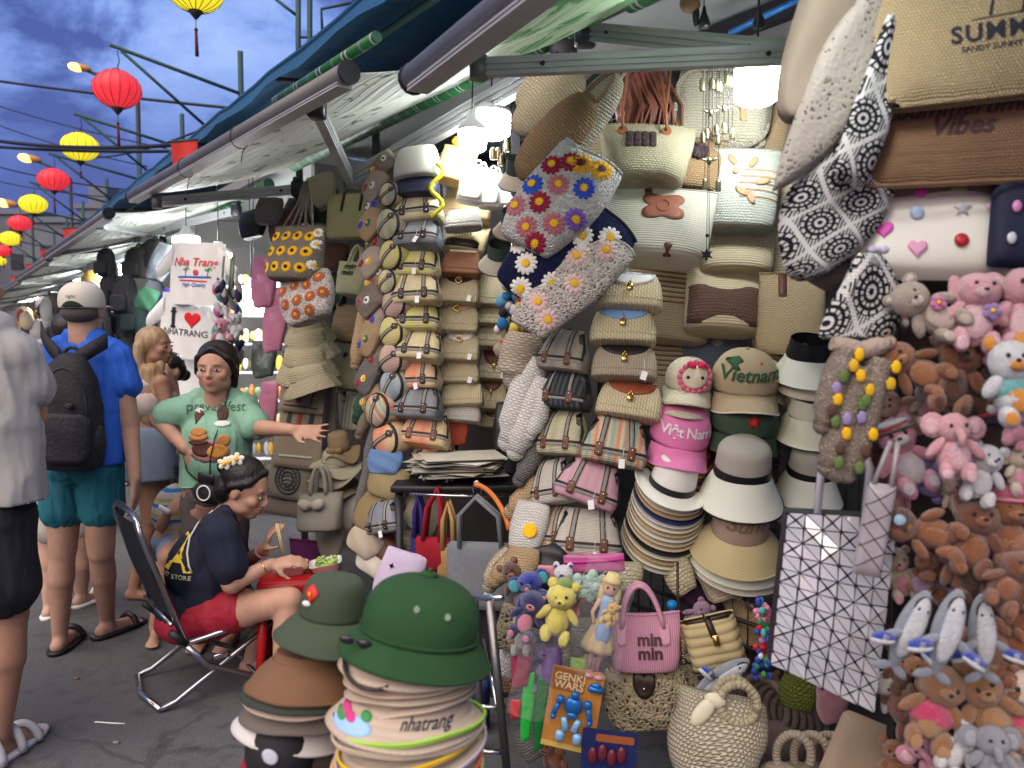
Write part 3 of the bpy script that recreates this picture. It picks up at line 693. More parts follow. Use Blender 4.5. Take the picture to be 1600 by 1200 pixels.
def duffel(label,px,py,d,w,h,mat,roll=0,yaw=-14,pitch=-14,pad=DBL,trim=TRIM,tag_cat='handbag',group='small duffel pouches hung in columns',dp=.62,end=False,flat=False):
 s=k(d);w*=s;h*=s;D=w*dp
 t=thing('duffel_pouch',label,tag_cat,at(px,py,d),(pitch,roll,yaw),group)
 g=loft([(-h*.5,w*.40,D*.30,4.5),(-h*.49,w*.455,D*.40,4.5),(-h*.40,w*.485,D*.47,4),(-h*.22,w*.50,D*.5,3.6),(-h*.12,w*.475,D*.49,3.2),(h*.1,w*.43,D*.43,3),(h*.3,w*.38,D*.33,3),(h*.43,w*.345,D*.20,3),(h*.49,w*.325,D*.10,3),(h*.505,w*.29,D*.03,3)],40,sub=2)
 b=bvh(g);obj('body',g,mat,t)
 for sx in(-1,1):
  x0=sx*w*.20
  obj('strap',ribbon(b,seg2((x0+sx*w*.04,-h*.36),(x0-sx*w*.02,h*.47),12),w*.062,.003),trim,t)
  for q in(-1,1):obj('piping',ribbon(b,seg2((x0+sx*w*.04+q*w*.034,-h*.36),(x0-sx*w*.02+q*w*.034,h*.47),12),w*.012,.004),PIP,t)
  pd=obj('corner_pad',grid_poly([(x0+sx*w*.04+a*w,-h*.27+c*h)for a,c in rrect(.115,.27,.03,2)],.005,b),pad,t)
  for zz in(-.19,-.34):
   p=proj(b,x0+sx*w*.04,h*zz,.007);obj('stud',ball(p,w*.014,8,5),STL,pd)
 obj('base_piping',ribbon(b,[(w*.485*math.cos(a),-h*.24+0*a)for a in[math.pi*i/14 for i in range(15)]],h*.05,.004),PIP,t)
 obj('base_trim',ribbon(b,[(w*.47*math.cos(a),-h*.31)for a in[math.pi*i/14 for i in range(15)]],h*.07,.002),trim,t)
 for sx in(-1,1):
  obj('seam',ribbon(b,[(sx*w*.475,-h*.22),(sx*w*.44,0),(sx*w*.40,h*.2),(sx*w*.345,h*.44)],w*.018,.003),PIP,t)
 if random.Random(px+py).random()<.45:hang_tag(t,w*.12,-h*.30,-D*.55,px+py)
 obj('zip_pull',MB().add(ball((0,-.01,h*.51),(w*.05,.008,h*.03),10,6)),DKM,t)
 return t
def hang_tag(t,x,z,y,sd):
 r=random.Random(sd);z1=z-.03-.01*r.random();tg=obj('price_tag',box((x,y-.004,z1),(.020,.0012,.030),rot=Matrix.Rotation(r.uniform(-.5,.5),3,'Y')),WHT,t,smooth=False);obj('tag_string',tube([(x,y,z+.02),(x,y-.004,z1+.012)],.0008,4),WHT,tg)
def roundend(label,px,py,d,r,mat,yaw=-40,roll=0,tilt=-20,trim=TRIM,group='duffel pouches seen from their round ends',ln=1.5):
 """duffel seen from its round end"""
 s=k(d);r*=s
 t=thing('duffel_pouch',label,'handbag',at(px,py,d),(0,roll,yaw),group)
 g=loft([(-r*.18,r*.06,r*.06),(-r*.15,r*.35,r*.35),(-r*.06,r*.65,r*.65),(r*.10,r*.90,r*.88),(r*.34,r,r*.97),(r*.9,r*.98,r*.95),(r*ln,r*.8,r*.7),(r*ln+.01,r*.3,r*.3)],28,fn=lambda q,a,s_:V((q.x,q.z-r*.3,q.y*(1 if q.y>0 else .9))))
 g=(g[0],[f[::-1]for f in g[1]],g[2]);b=bvh(g);obj('body',g,mat,t)
 a=R(35+roll*0)
 obj('strap',ribbon(b,seg2((-r*.8*math.cos(a),-r*.8*math.sin(a)),(r*.8*math.cos(a),r*.8*math.sin(a)),10),r*.15,.003),trim,t)
 for q in(-1,1):obj('piping',ribbon(b,seg2((-r*.8*math.cos(a)-q*r*.045,-r*.8*math.sin(a)+q*r*.075),(r*.8*math.cos(a)-q*r*.045,r*.8*math.sin(a)+q*r*.075),10),r*.028,.004),PIP,t)
 obj('edge_piping',ribbon(b,[(r*.93*math.cos(x),r*.9*math.sin(x)*(1 if math.sin(x)>0 else .9))for x in[2*math.pi*i/26 for i in range(26)]],r*.07,.003,closed=True),PIP,t)
 pd=obj('corner_pad',grid_poly([(r*.55+a_*r,r*.42+c*r)for a_,c in rrect(.34,.3,.08,2)],.004,b),DBL,t)
 obj('stud',ball(proj(b,r*.55,r*.42,.006),r*.05,8,5),STL,pd)
 return t
def boxbag(label,px,py,d,w,h,mat,flap,roll=0,yaw=-12,pitch=-22,clasp='lock',fh=.34,group='boxy straw clutch bags hung in columns',p=4.5,dp=.42,seam=True):
 s=k(d);w*=s;h*=s;D=w*dp
 t=thing('clutch_bag',label,'handbag',at(px,py,d),(pitch,roll,yaw),group)
 g=loft([(-h*.5,w*.40,D*.36,p),(-h*.485,w*.47,D*.46,p),(-h*.42,w*.5,D*.5,p),(-h*.1,w*.495,D*.48,p),(h*.2,w*.46,D*.40,p),(h*.38,w*.42,D*.32,p),(h*.47,w*.39,D*.24,p),(h*.5,w*.35,D*.16,p)],44,sub=2)
 b=bvh(g);obj('body',g,mat,t)
 if seam:obj('seam',ribbon(b,[(w*.49*math.cos(a),-h*.26-.02*h*math.sin(a))for a in[math.pi*i/14 for i in range(15)]],h*.03,.002),mat,t)
 if flap:
  poly=[(w*.36*math.cos(a),h*.47-h*fh*math.sin(a)**.8 if math.sin(a)>0 else h*.47)for a in[math.pi*i/22 for i in range(23)]]
  fl=obj('flap',grid_poly(poly,.006,b),flap,t)
  obj('flap_top',ribbon(b,seg2((-w*.36,h*.46),(w*.36,h*.46)),h*.10,.006),flap,fl)
  y=proj(b,0,h*(.47-fh),.010).y
 else:y=proj(b,0,h*.3,.004).y
 if random.Random(px+py).random()<.35:hang_tag(t,w*.30,-h*.2,-D*.55,px)
 zc=h*(.47-fh)if flap else h*.42
 if clasp=='lock':padlock(t,w,zc+h*.02,y)
 elif clasp=='round':
  obj('clasp',MB().add(ring((0,y-.004,zc+h*.06),w*.075,w*.012)).add(box((0,y-.004,zc+h*.06),(w*.09,.005,w*.02))).add(box((0,y-.004,zc+h*.085),(w*.09,.005,w*.012))),GLD,t)
 elif clasp=='bow':
  mb=MB()
  for sx in(-1,1):mb.add(ball((sx*w*.09,y-.006,zc+h*.02),(w*.10,.012,h*.05),10,6,Matrix.Rotation(sx*.3,3,'Y')));mb.add(ball((sx*w*.03,y-.006,zc-h*.09),(w*.035,.008,h*.10),8,5,Matrix.Rotation(sx*.3,3,'Y')))
  mb.add(ball((0,y-.01,zc+h*.02),(w*.035,.014,h*.04),8,6));obj('bow',mb,pm('orange_scarf',(.75,.33,.02),.7),t)
 elif clasp=='dark':obj('clasp',ball((0,y-.004,zc+h*.05),(w*.08,.008,h*.07),12,6),DBL,t)
 return t
def tote(label,px,py,d,w,h,mat,roll=0,yaw=-16,pitch=-12,top=1.0,bot=.62,dp=.34,handles=None,hmat=None,group=None,name='tote_bag',p=2.4,cat='handbag',hl=.5,ht=.008,n=48,sub=3,droop=.05,flat=False):
 """soft bag: wide flat mouth, round belly; handles None/'cord'/'loop'"""
 s=k(d);w*=s;h*=s;D=w*dp
 t=thing(name,label,cat,at(px,py,d),(pitch,roll,yaw),group)
 pb=2.6
 g=loft([(-h*.5,w*bot*.30,D*.34,pb),(-h*.495,w*bot*.42,D*.44,pb),(-h*.45,w*(bot*.49),D*.52,pb),(-h*.3,w*(bot*.42+top*.09),D*.54,p),(-h*.05,w*(bot*.24+top*.26),D*.46,p),(h*.2,w*(bot*.1+top*.40),D*.32,p),(h*.40,w*top*.49,D*.17,2),(h*.5,w*top*.5,D*.12,2)],n,fn=lambda q,a,s_:V((q.x,q.y,q.z-droop*h*math.cos(q.x/(w*.5)*1.2)*max(0,q.z/h)if True else q.z)),sub=sub,cap=(1,0))
 m=MB();m.add(g)
 gi=(g[0][-n*4:],[f[::-1]for f in[tuple((j*n+i,j*n+(i+1)%n,(j+1)*n+(i+1)%n,(j+1)*n+i))for j in range(3)for i in range(n)]],g[2][-n*4:])
 gi=([V((v.x*.985,v.y*.85,v.z))for v in gi[0]],gi[1],gi[2]);m.add(gi)
 b=bvh(g);obj('body',m,mat,t)
 rim=g[0][-n:];obj('rim',tube([v.copy()for v in rim],max(.003,w*.008),6,True),mat,t)
 if handles:
  for sy in(-1,1):
   y0=sy*D*.15
   if handles=='cord':pts=arch(w*.20,h*hl,14,y0,h*.40,y0*.6)
   elif handles=='up':pts=[V((x,y0,h*.42))+V((0,0,0))for x in(-w*.16,)]+[V((-w*.1,y0*.5,h*(.42+hl))),V((w*.1,y0*.5,h*(.42+hl))),V((w*.16,y0,h*.42))]
   else:pts=arch(w*.17,h*hl,14,y0,h*.44,y0)
   obj('handle',tube(pts,ht,8),hmat or mat,t)
   if sy<0 and hmat:
    for sx in(-1,1):
     q=proj(b,sx*w*(.20 if handles=='cord' else .17),h*.34,.004)
     obj('handle_tab',tube([q+V((0,.004,0)),q+V((0,-.006,0))],w*.045,14),hmat,t)
 t['_w']=w;t['_h']=h
 return t,b,w,h
def stripes_on(t,b,zs,w,mat,th,name='stripe',x0=-.5,x1=.5,bow=.03,h=1):
 for z in zs:obj(name,ribbon(b,[(w*(x0+(x1-x0)*i/20),z-bow*h*math.cos((i/20-.5)*2.6))for i in range(21)],th,.0025),mat,t)
def petals(b,x,z,r,n,mp,mc,parent,off=.004,side=-1,rot=0,mid=None,name='flower'):
 mb=MB()
 for i in range(n):
  a=2*math.pi*i/n+rot;ca,sa=math.cos(a),math.sin(a);out=[]
  for q in range(8):
   u=2*math.pi*q/8;pr=r*(.62+.38*math.cos(u));pt=r*.36*math.sin(u)*(math.pi/n*2.2 if n>8 else .9)
   out.append((x+ca*pr-sa*pt,z+sa*pr+ca*pt))
  vs=[proj(b,p[0],p[1],.001,side)for p in out];c=proj(b,x+ca*r*.66,z+sa*r*.66,off+.004,side);vs.append(c)
  mb.add((vs,[(q,(q+1)%8,8)for q in range(8)],[(0,0)]*9),0)
 ms=[mp,mc]
 if mid:
  vs=[proj(b,x,z,off+.003,side)]+[proj(b,x+r*.55*math.cos(2*math.pi*q/14),z+r*.55*math.sin(2*math.pi*q/14),off,side)for q in range(14)]
  mb.add((vs,[(0,1+q,1+(q+1)%14)for q in range(14)],[(0,0)]*15),2);ms.append(mid)
 c=proj(b,x,z,off+.006,side);vs=[c]
 for q in range(20):rr=r*(.40 if q%2==0 else .26);vs.append(proj(b,x+rr*math.cos(2*math.pi*q/20),z+rr*math.sin(2*math.pi*q/20),off+.003,side))
 mb.add((vs,[(0,1+q,1+(q+1)%20)for q in range(20)],[(0,0)]*21),1)
 return obj(name,mb,ms,parent)
S_CR=ribs('cream_ribbed_straw',(.66,.57,.36),105,.0022,0,cross=60)
S_CR2=ribs('pale_ribbed_straw',(.60,.52,.34),120,.0018,0,cross=70)
S_HZ=ribs('coiled_cream_straw',(.60,.51,.33),100,.002,2,cf=.66)
S_IV=ribs('coiled_ivory_straw',(.66,.64,.52),110,.002,2,cf=.74)
K_IV=knit('ivory_braid',(.70,.65,.48),60,55,.006,chev=1.2)
K_CR=knit('cream_braid',(.66,.58,.38),55,45,.007,chev=1.5)
K_BR=knit('tan_braid',(.42,.28,.15),55,45,.007,chev=1.5)
K_NT=knit('natural_weave',(.50,.36,.20),80,70,.004)
K_DB=knit('dark_brown_weave',(.17,.09,.065),60,45,.005)
K_GB=knit('straw_glitter_weave',(.58,.40,.19),50,85,.005,c2=(.75,.66,.50))
K_WH=knit('white_knit',(.72,.71,.66),75,60,.004)
K_BG=knit('beige_knit',(.52,.44,.34),70,60,.005)
C_WH=crochet('white_crochet',(.76,.74,.70),95,.005,(.16,.14,.13))
C_NV=crochet('navy_crochet',(.012,.016,.07),110,.005,(.003,.003,.01))
C_PK=crochet('cream_crochet',(.74,.68,.62),80,.005,(.12,.10,.09),1)
C_TP=crochet('taupe_crochet',(.30,.26,.20),130,.004)
C_JT=crochet('jute_crochet',(.52,.44,.29),62,.007,(.03,.022,.015),1)
LTH=pm('tan_leather',(.32,.12,.05),.5,0,.2,20,.0005,200)
WLT=pm('white_leather',(.78,.77,.74),.4,0,.05,20,.0004,200)
NLT=pm('navy_leather',(.014,.016,.045),.4,0,.2,20,.0004,200)
CRT=(.66,.58,.40)
F_CR=strp('duffel_cream',[(.66,.56,.33),(.60,.52,.33),(.68,.60,.38),(.62,.54,.30)],.13,0)
F_GY=strp('duffel_grey',[(.22,.24,.27),(.26,.28,.30),(.20,.22,.25)],.10,0)
F_YL=strp('duffel_yellow',[(.62,.60,.22),(.66,.57,.36),(.58,.64,.14),(.62,.52,.30),(.64,.58,.22)],.15,0)
F_YB=strp('duffel_yellow_bands',[(.64,.58,.20),(.60,.52,.34),(.68,.62,.30),(.42,.40,.30)],.11,0)
F_OR=strp('duffel_peach',[(.74,.25,.15),(.70,.50,.30),(.68,.54,.34),(.74,.34,.20)],.22,0,off=.5)
F_OR2=strp('duffel_rust_stripe',[(.45,.17,.09),(.62,.50,.33),(.40,.20,.12),(.60,.42,.28)],.10,0)
F_MB=strp('duffel_many',[(.5,.30,.20),(.60,.52,.34),(.2,.40,.42),(.58,.45,.2),(.60,.22,.18),(.62,.55,.4),(.35,.28,.2)],.075,0)
F_TP=strp('duffel_taupe',[(.40,.36,.28),(.34,.30,.24),(.44,.40,.32)],.06,0,rf=220,dist=.002)
F_BK=strp('duffel_black',[(.05,.055,.065),(.10,.11,.12),(.03,.034,.04)],.02,0,rf=240,dist=.002)
F_GN=strp('duffel_greenish',[(.52,.50,.32),(.46,.44,.28),(.56,.54,.36)],.05,0,rf=200,dist=.002)
F_PK=strp('duffel_pink',[(.68,.38,.46),(.74,.44,.52)],.03,0,rf=260,dist=.002)
F_IV=strp('duffel_ivory',[(.62,.58,.50),(.66,.62,.54)],.05,0,rf=200,dist=.003)
F_SG=strp('duffel_blue_grey',[(.30,.38,.42),(.40,.44,.40),(.26,.34,.40)],.09,0)
F_PS=strp('duffel_pinkish',[(.52,.36,.32),(.56,.46,.34),(.50,.34,.30)],.12,0)
dB=3.55
COLB=[(652,256,74,46,pm('grey_weave_pouch',(.46,.44,.38),.85,0,.1,20,.003,260),'plain grey woven pouch at the top of the duffel column',-4),(652,290,72,36,NLT,'plain navy leather pouch, second from the top of the duffel column',-2),(655,326,76,46,F_CR,'cream duffel pouch just under the navy leather pouch',-2),(656,366,74,44,F_GY,'upper grey duffel pouch, under the first cream one',-1),(655,407,70,47,F_YL,'first yellow striped duffel pouch under the grey one',0),(653,450,74,46,F_CR,'cream duffel pouch between two yellow striped ones',0),(654,493,72,47,F_YL,'second yellow striped duffel pouch with lime middle band',0),(658,540,72,44,F_CR,'cream duffel pouch above the peach one',0),(655,583,72,44,F_OR,'upper peach duffel pouch in the middle of the column',0),(656,628,76,44,F_GY,'lower grey duffel pouch between two peach ones',0),(667,671,78,48,F_OR,'lower peach duffel pouch with brown corner pads',2)]
for i,(x,y,w,h,m,lab,rl)in enumerate(COLB):
 if i<2:boxbag(lab,x,y,dB-.02,w,h*1.15,m,None,rl,-16,-12,None,p=2.6,dp=.6,group='small duffel pouches hung in columns',seam=False)
 else:duffel(lab,x,y,dB-.03*(i%2),w*1.04,h*1.22,m,rl+3.2*math.sin(i*2.1),-14+7*math.sin(i*1.3),-20+6*math.sin(i*1.7),pad=BRL if 'brown' in lab else DBL)
duffel('rust and cream striped duffel pouch at the bottom of the column',678,702,3.6,72,46,F_OR2,-8,-10,-22)
for(x,y,r,m,lab,rl)in[(608,305,20,F_YB,'topmost round ended pouch left of the duffel column',10),(608,352,27,F_GN,'dull green round ended pouch near the top left',0),(612,400,26,F_YL,'yellow round ended pouch beside the grey duffel',-5),(606,441,21,F_YB,'small lime round ended pouch',0),(617,475,27,F_PS,'pinkish round ended pouch beside the yellow duffel',0),(613,520,27,F_YL,'yellow green round ended pouch below the pinkish one',5),(612,562,27,F_PS,'rosy round ended pouch beside the cream duffel',8),(614,604,28,F_SG,'blue grey round ended pouch',-20),(592,642,29,F_MB,'many coloured striped round ended pouch',-35),(604,686,30,F_OR,'peach round ended pouch at the bottom of the stack',6)]:
 roundend(lab,x,y,dB-.02,r*1.04,m,-42,rl)
FN=pm('nude_leather',(.55,.38,.28),.5);FB=pm('black_leather',(.02,.016,.016),.4);FO=pm('orange_leather',(.65,.3,.04),.5)
T2=[(724,344,58,34,K_WH,None,'pale woven clutch under the white mini backpacks',None,-4),(722,413,62,42,pm('cognac_leather',(.22,.085,.035),.5),None,'brown leather clutch with cream top',None,4),(718,452,64,52,S_CR2,FB,'straw clutch with black flap and round gold clasp','round',3),(716,496,66,54,S_CR2,FN,'straw clutch with nude flap and round gold clasp','round',2),(719,542,62,50,S_CR2,WLT,'straw clutch with white flap and round gold clasp','round',2),(719,580,62,42,S_CR2,None,'straw clutch tied with an orange scarf bow','bow',0),(723,616,66,40,S_CR2,None,'straw clutch with dark oval clasp below the bow one','dark',-3),(722,645,62,30,K_WH,None,'flat white woven clutch at the bottom of the clutch column',None,4)]
for x,y,w,h,m,f,lab,cl,rl in T2:boxbag(lab,x,y,dl(x,.0)+.35,w,h*.98,m,f,rl,-6,-20,cl,.36)
obj('cream_top',box((0,0,.018*3.2),(.13,.05,.012),.004),WLT,bpy.data.objects['clutch_bag.003'])
for i,(y,h)in enumerate([(455,46),(488,40),(522,42),(572,42),(612,54),(654,30)]):
 boxbag(['ribbed clutch half hidden behind the black flap clutch','ribbed clutch half hidden behind the nude flap clutch','ribbed clutch half hidden behind the white flap clutch','cream clutch with brown flap at the right edge of the clutch stack','dark brown flap clutch hanging right of the bow clutch','small straw clutch lying above the straw mat pile'][i],768+(i%2)*5,y,3.85,50,h*1.15,S_CR2 if i!=4 else S_CR,None if i<3 else BRL,3,-4,-22,None if i<3 else 'lock',.5)
MM=pm('print_black',(.02,.014,.014),.6)
def minmin(t,b,x,z,size,mat=MM,bold=.02,rot=0,off=.004):
 g=text('min\nmin',size,bold=bold,lsp=.78)
 if rot:g=xf(g,rot=(0,rot,0))
 return obj('lettering',wrap(b,xf(g,t=(x,0,z)),off),mat,t,smooth=False)
t,b,w,h=tote('folded cream min min tote squeezed between the clutches',728,376,3.75,84,54,pm('butter_canvas',(.66,.54,.30),.8),roll=8,yaw=-10,pitch=-30,top=.8,bot=.75,dp=.5,n=40)
minmin(t,b,0,h*.10,w*.20,rot=0,off=.006);obj('base_panel',grid_poly([(a*w*.62,-h*.34+c*h*.25)for a,c in rrect(1,1,.2,3)],.004,b),DBL,t)
t,b,w,h=tote('tan leather bucket bag with dotted scarf near the big lamp',712,258,3.7,66,62,pm('tan_bucket',(.56,.40,.20),.6),roll=14,pitch=-20,top=.9,bot=.8,dp=.5)
obj('scarf',MB().add(tube(bez((w*.15,-w*.2,h*.45),(w*.45,-w*.35,h*.5),(w*.35,-w*.35,0),(w*.5,-w*.3,-h*.45),10),[w*.06]*3+[w*.10]*8,8)),pm('dotted_scarf',(.6,.63,.66),.7),t)
obj('orange_tag',ball((-w*.1,-w*.1,h*.6),(w*.18,.02,h*.14),10,6),pm('orange_tag',(.85,.40,.03),.6),t)
obj('handle',tube(arch(w*.25,h*.5,12,0,h*.4),w*.04,8),LTH,t)
for i,(x,y,w_,h_)in enumerate([(741,288,46,62),(768,296,38,60),(793,300,28,52)]):
 s=k(3.5);t=thing('mini_backpack',['leftmost white mini backpack under the lamps','middle white mini backpack under the lamps','rightmost white mini backpack, partly hidden'][i],'backpack',at(x,y,3.5),(-8,10-6*i,-10),'white mini backpacks')
 w=w_*s;h=h_*s
 g=loft([(-h*.5,w*.42,w*.25,3),(-h*.45,w*.5,w*.33,3),(-h*.1,w*.47,w*.3,2.6),(h*.3,w*.33,w*.2,2.4),(h*.46,w*.2,w*.12,2),(h*.5,w*.1,w*.05,2)],26,sub=2);bb=bvh(g)
 obj('body',g,WLT,t);obj('pocket',grid_poly([(a*w*.7,-h*.25+c*h*.38)for a,c in rrect(1,1,.2,3)],.01,bb),WLT,t)
 for sx in(-1,1):obj('strap',tube(bez((sx*w*.1,-w*.1,h*.45),(sx*w*.35,-w*.35,h*.7),(sx*w*.5,-w*.3,h*.2),(sx*w*.42,-w*.1,-h*.3),10),w*.035,6),WLT,t)
 obj('handle',tube(arch(w*.12,h*.14,8,0,h*.48),w*.03,6),WLT,t)
boxbag('tan and cream box bag behind the white backpacks',730,322,3.8,78,56,pm('caramel_box',(.50,.35,.18),.7),None,6,-10,-22,None)
tag(obj('yellow_rope',tube([at(682+10*math.sin(i*.8),255+i*6.5,3.45)for i in range(14)],.010,8),pm('neon_yellow',(.72,.70,.03),.8)),'bright yellow twisted rope hanging beside the grey woven pouch','rope')
A_=2.68
for(x,y,w,h,m,lab,rl,yw)in[(884,548,84,66,F_TP,'taupe duffel pouch under the crochet bags',4,-34),(886,607,86,66,F_BK,'black woven duffel pouch',2,-34),(882,676,84,72,F_GN,'olive straw duffel pouch left of the rainbow striped one',-2,-36),(962,690,104,74,F_MB,'rainbow striped duffel pouch with brown corner pads',10,-6),(866,752,74,70,F_IV,'ivory duffel pouch half hidden by the pink one',-14,-38),(922,754,104,68,F_PK,'pink woven duffel pouch with brown corner pads',18,-10),(868,824,84,66,F_MB,'rainbow striped duffel half hidden at the bottom of the column',-8,-42),(920,832,108,74,F_IV,'ivory knitted duffel pouch at the bottom of the column',2,-10)]:
 duffel(lab,x,y,A_-(.08 if x>900 else 0),w,h,m,rl,yw,-16,pad=BRL,group='duffel pouches of the front column')
for(y,x,f,lab,m)in[(458,984,WLT,'straw clutch with white flap and gold padlock',S_CR),(512,974,pm('sky_leather',(.20,.36,.62),.45),'straw clutch with pale blue flap and gold padlock',S_CR),(567,976,FB,'grey straw clutch with black flap and gold padlock',ribs('greyish_straw',(.46,.38,.28),120,.002,0,cross=80)),(627,984,pm('rust_leather',(.28,.07,.03),.5),'straw clutch with rust red flap and gold padlock',S_CR)]:
 boxbag(lab,x,y,2.62,102,57,m,f,4 if y<500 else(2 if y<600 else 8),-10,-20,'lock',.38,'straw clutches with padlocks in the front column',p=3.4,dp=.5)
def roundbag(label,px,py,d,w,h,mat,roll,yaw=-20,dp=.36):
 s=k(d);w*=s;h*=s;t=thing('round_straw_bag',label,'handbag',at(px,py,d),(-5,roll,yaw),'round braided straw bags at the top')
 def fn(q,a,s_):return V((q.x,q.y,q.z))
 n=17
 secs=[]
 for i in range(n):
  u=-1+2*i/(n-1);r=max(.02,(1-abs(u)**2.6))**.5;secs.append((u*h*.5,w*.5*r,w*dp*.5*(.35+.65*r)*(1 if i not in(0,n-1)else .4),2.2))
 obj('body',loft(secs,40,sub=2),mat,t)
 for sx in(-1,1):obj('handle',tube(arch(w*.16,h*.35,10,sx*w*.06,h*.42),w*.02,6),mat,t)
 return t
UK1=knit('thick_cream_braid',(.66,.57,.38),45,52,.010,chev=1.6);UK2=knit('thick_tan_braid',(.40,.26,.14),45,52,.010,chev=1.6);UK3=knit('thick_ivory_braid',(.74,.68,.52),45,52,.010,chev=1.6)
roundbag('cream braided round bag, left of the three at the top',857,160,2.75,66,136,UK1,52)
roundbag('tan braided round bag between the two cream ones',868,215,2.68,74,166,UK2,44)
roundbag('ivory braided round bag, right of the three at the top',922,180,2.74,62,150,UK3,34)
roundbag('small cream straw bag peeking behind the three round ones',838,140,2.9,50,80,UK1,40)
YC=pm('yellow_yarn',(.85,.48,.01),.9,bs=300,bump=.002);WP=pm('white_yarn',(.78,.76,.70),.9,bs=300,bump=.002)
def yarn(n_,c):return pm('yarn_'+n_,c,.9,bs=300,bump=.002,var=.3)
YB,YR,YP,YD,YV,YY=yarn('blue',(.03,.09,.55)),yarn('crimson',(.30,.012,.05)),yarn('rose',(.48,.16,.20)),yarn('dark',(.10,.02,.04)),yarn('violet',(.20,.10,.45)),yarn('gold',(.80,.42,.02))
YLP=yarn('pale_pink',(.72,.50,.48));YOG=yarn('rust',(.38,.11,.05));YOR=yarn('orange',(.75,.30,.03));YK=yarn('black',(.01,.01,.012))
def softbag(label,px,py,d,w,h,mat,roll,yaw=-18,pitch=-10,dp=.45,taper=.8,name='crochet_bag',edge=None,group=None,cat='handbag',bend=0):
 s=k(d);w*=s;h*=s;D=min(w,h)*dp
 t=thing(name,label,cat,at(px,py,d),(pitch,roll,yaw),group)
 g=loft([(-h*.5,w*.36*taper,D*.2,3),(-h*.47,w*.44*taper,D*.4,3),(-h*.3,w*.49*(taper*.6+.4),D*.5,2.8),(0,w*.5,D*.5,2.6),(h*.3,w*.48,D*.4,2.4),(h*.46,w*.46,D*.22,2.2),(h*.5,w*.42,D*.1,2)],48,sub=3,fn=lambda q,a,s_:V((q.x+bend*w*(q.z/h)**2+.015*w*math.sin(q.z/h*9),q.y+.02*w*math.sin(q.z/h*11+q.x/w*7),q.z+.03*h*math.sin(q.x/w*6))))
 b=bvh(g);obj('body',g,mat,t)
 if edge:obj('edge',tube([v+V((0,0,.003))for v in g[0][-48:]],w*.022,8,True),edge,t)
 return t,b,w,h
t,b,w,h=softbag('white crochet bag with blue, rose and crimson flowers',872,316,2.56,124,176,C_WH,38,-16,dp=.5,edge=C_WH)
cols=[(.20,.33,YB),(-.02,.10,YP),(.30,-.02,YV),(-.24,.02,YB),(-.05,-.15,YR),(-.30,.25,YY),(.24,-.24,YP),(-.24,-.26,YP),(.02,-.38,YP),(.06,.44,YY),(-.36,-.12,YR),(.40,.20,YP),(-.10,.30,YR)]
cols=[(.21,.20,YB),(-.07,.09,YP),(.36,-.05,YV),(-.33,-.04,YB),(-.10,-.13,YR),(-.31,.20,YR),(.20,-.20,YP),(-.34,-.27,YP),(-.05,-.36,YP),(.21,.42,YY),(-.15,.32,YR),(-.02,.36,YY),(.16,-.42,YR)]
for x,z,c in cols:petals(b,x*w,z*h,w*.145,12,c,YC if c is not YY else YD,t,.006,rot=x*9)
t,b,w,h=softbag('navy crochet bag with white daisies',880,400,2.60,132,190,C_NV,50,-14,dp=.5,edge=YK)
for x,z in[(.22,.36),(-.22,.26),(.18,.10),(-.25,-.02),(.22,-.22),(-.16,-.28),(.02,-.44),(.42,.12),(-.40,.12),(-.42,-.22),(.0,.2),(.36,-.40)]:
 if abs(x*w)<w*.45:petals(b,x*w,z*h,w*.14,13,WP,YC,t,.006,rot=z*7)
t,b,w,h=softbag('white net crochet bag with pale pink flowers',892,446,2.54,86,196,C_PK,46,-14,dp=.4,edge=C_PK)
for x,z in[(.0,.38),(.05,.02),(-.16,-.28),(.2,-.32),(-.3,.18)]:petals(b,x*w,z*h,w*.2,11,YLP,YC,t,.006)
tag(obj('black_pompom',ball(at(968,388,2.62),.024,14,10,fn=lambda v:v*(1+.12*math.sin(v.x*300)*math.sin(v.z*300))),YK),'black yarn ball at the corner of the navy daisy bag','pompom')
t,b,w,h=tote('taupe crochet bucket bag with rows of sunflowers',464,398,4.05,100,86,C_TP,roll=3,yaw=-24,pitch=-8,top=.98,bot=.86,dp=.6,handles=None,droop=0)
SB=yarn('seed',(.03,.015,.008))
for r_,z in enumerate((.30,0,-.30)):
 for x in(-.36,-.13,.09,.30):petals(b,(x+.03*(r_%2))*w,z*h,w*.088,14,YC,SB,t,.005)
for x,z in[(.43,.16),(.44,-.22),(.40,.38)]:petals(b,x*w,z*h,w*.08,12,WP,YC,t,.005)
for q in range(9):
 x=(-.3+q*.075)*w;obj('handle_cord',tube([V((x,-.02+.04*(q%2),h*.45)),V((x*.35+.01*(q%3),0,h*.95)),V((x*.12,0,h*1.35))],.006,6),C_TP,t)
t,b,w,h=softbag('cream crochet bag with rust flowers under the sunflower bag',480,466,4.0,96,78,C_PK,-12,-18,dp=.5)
for x,z in[(-.36,.2),(-.12,.26),(.12,.2),(.34,.30),(-.30,-.1),(-.05,-.08),(.18,-.06),(.38,-.02),(-.12,-.34),(.14,-.34)]:petals(b,x*w,z*h,w*.10,12,YOG,YOR,t,.005)
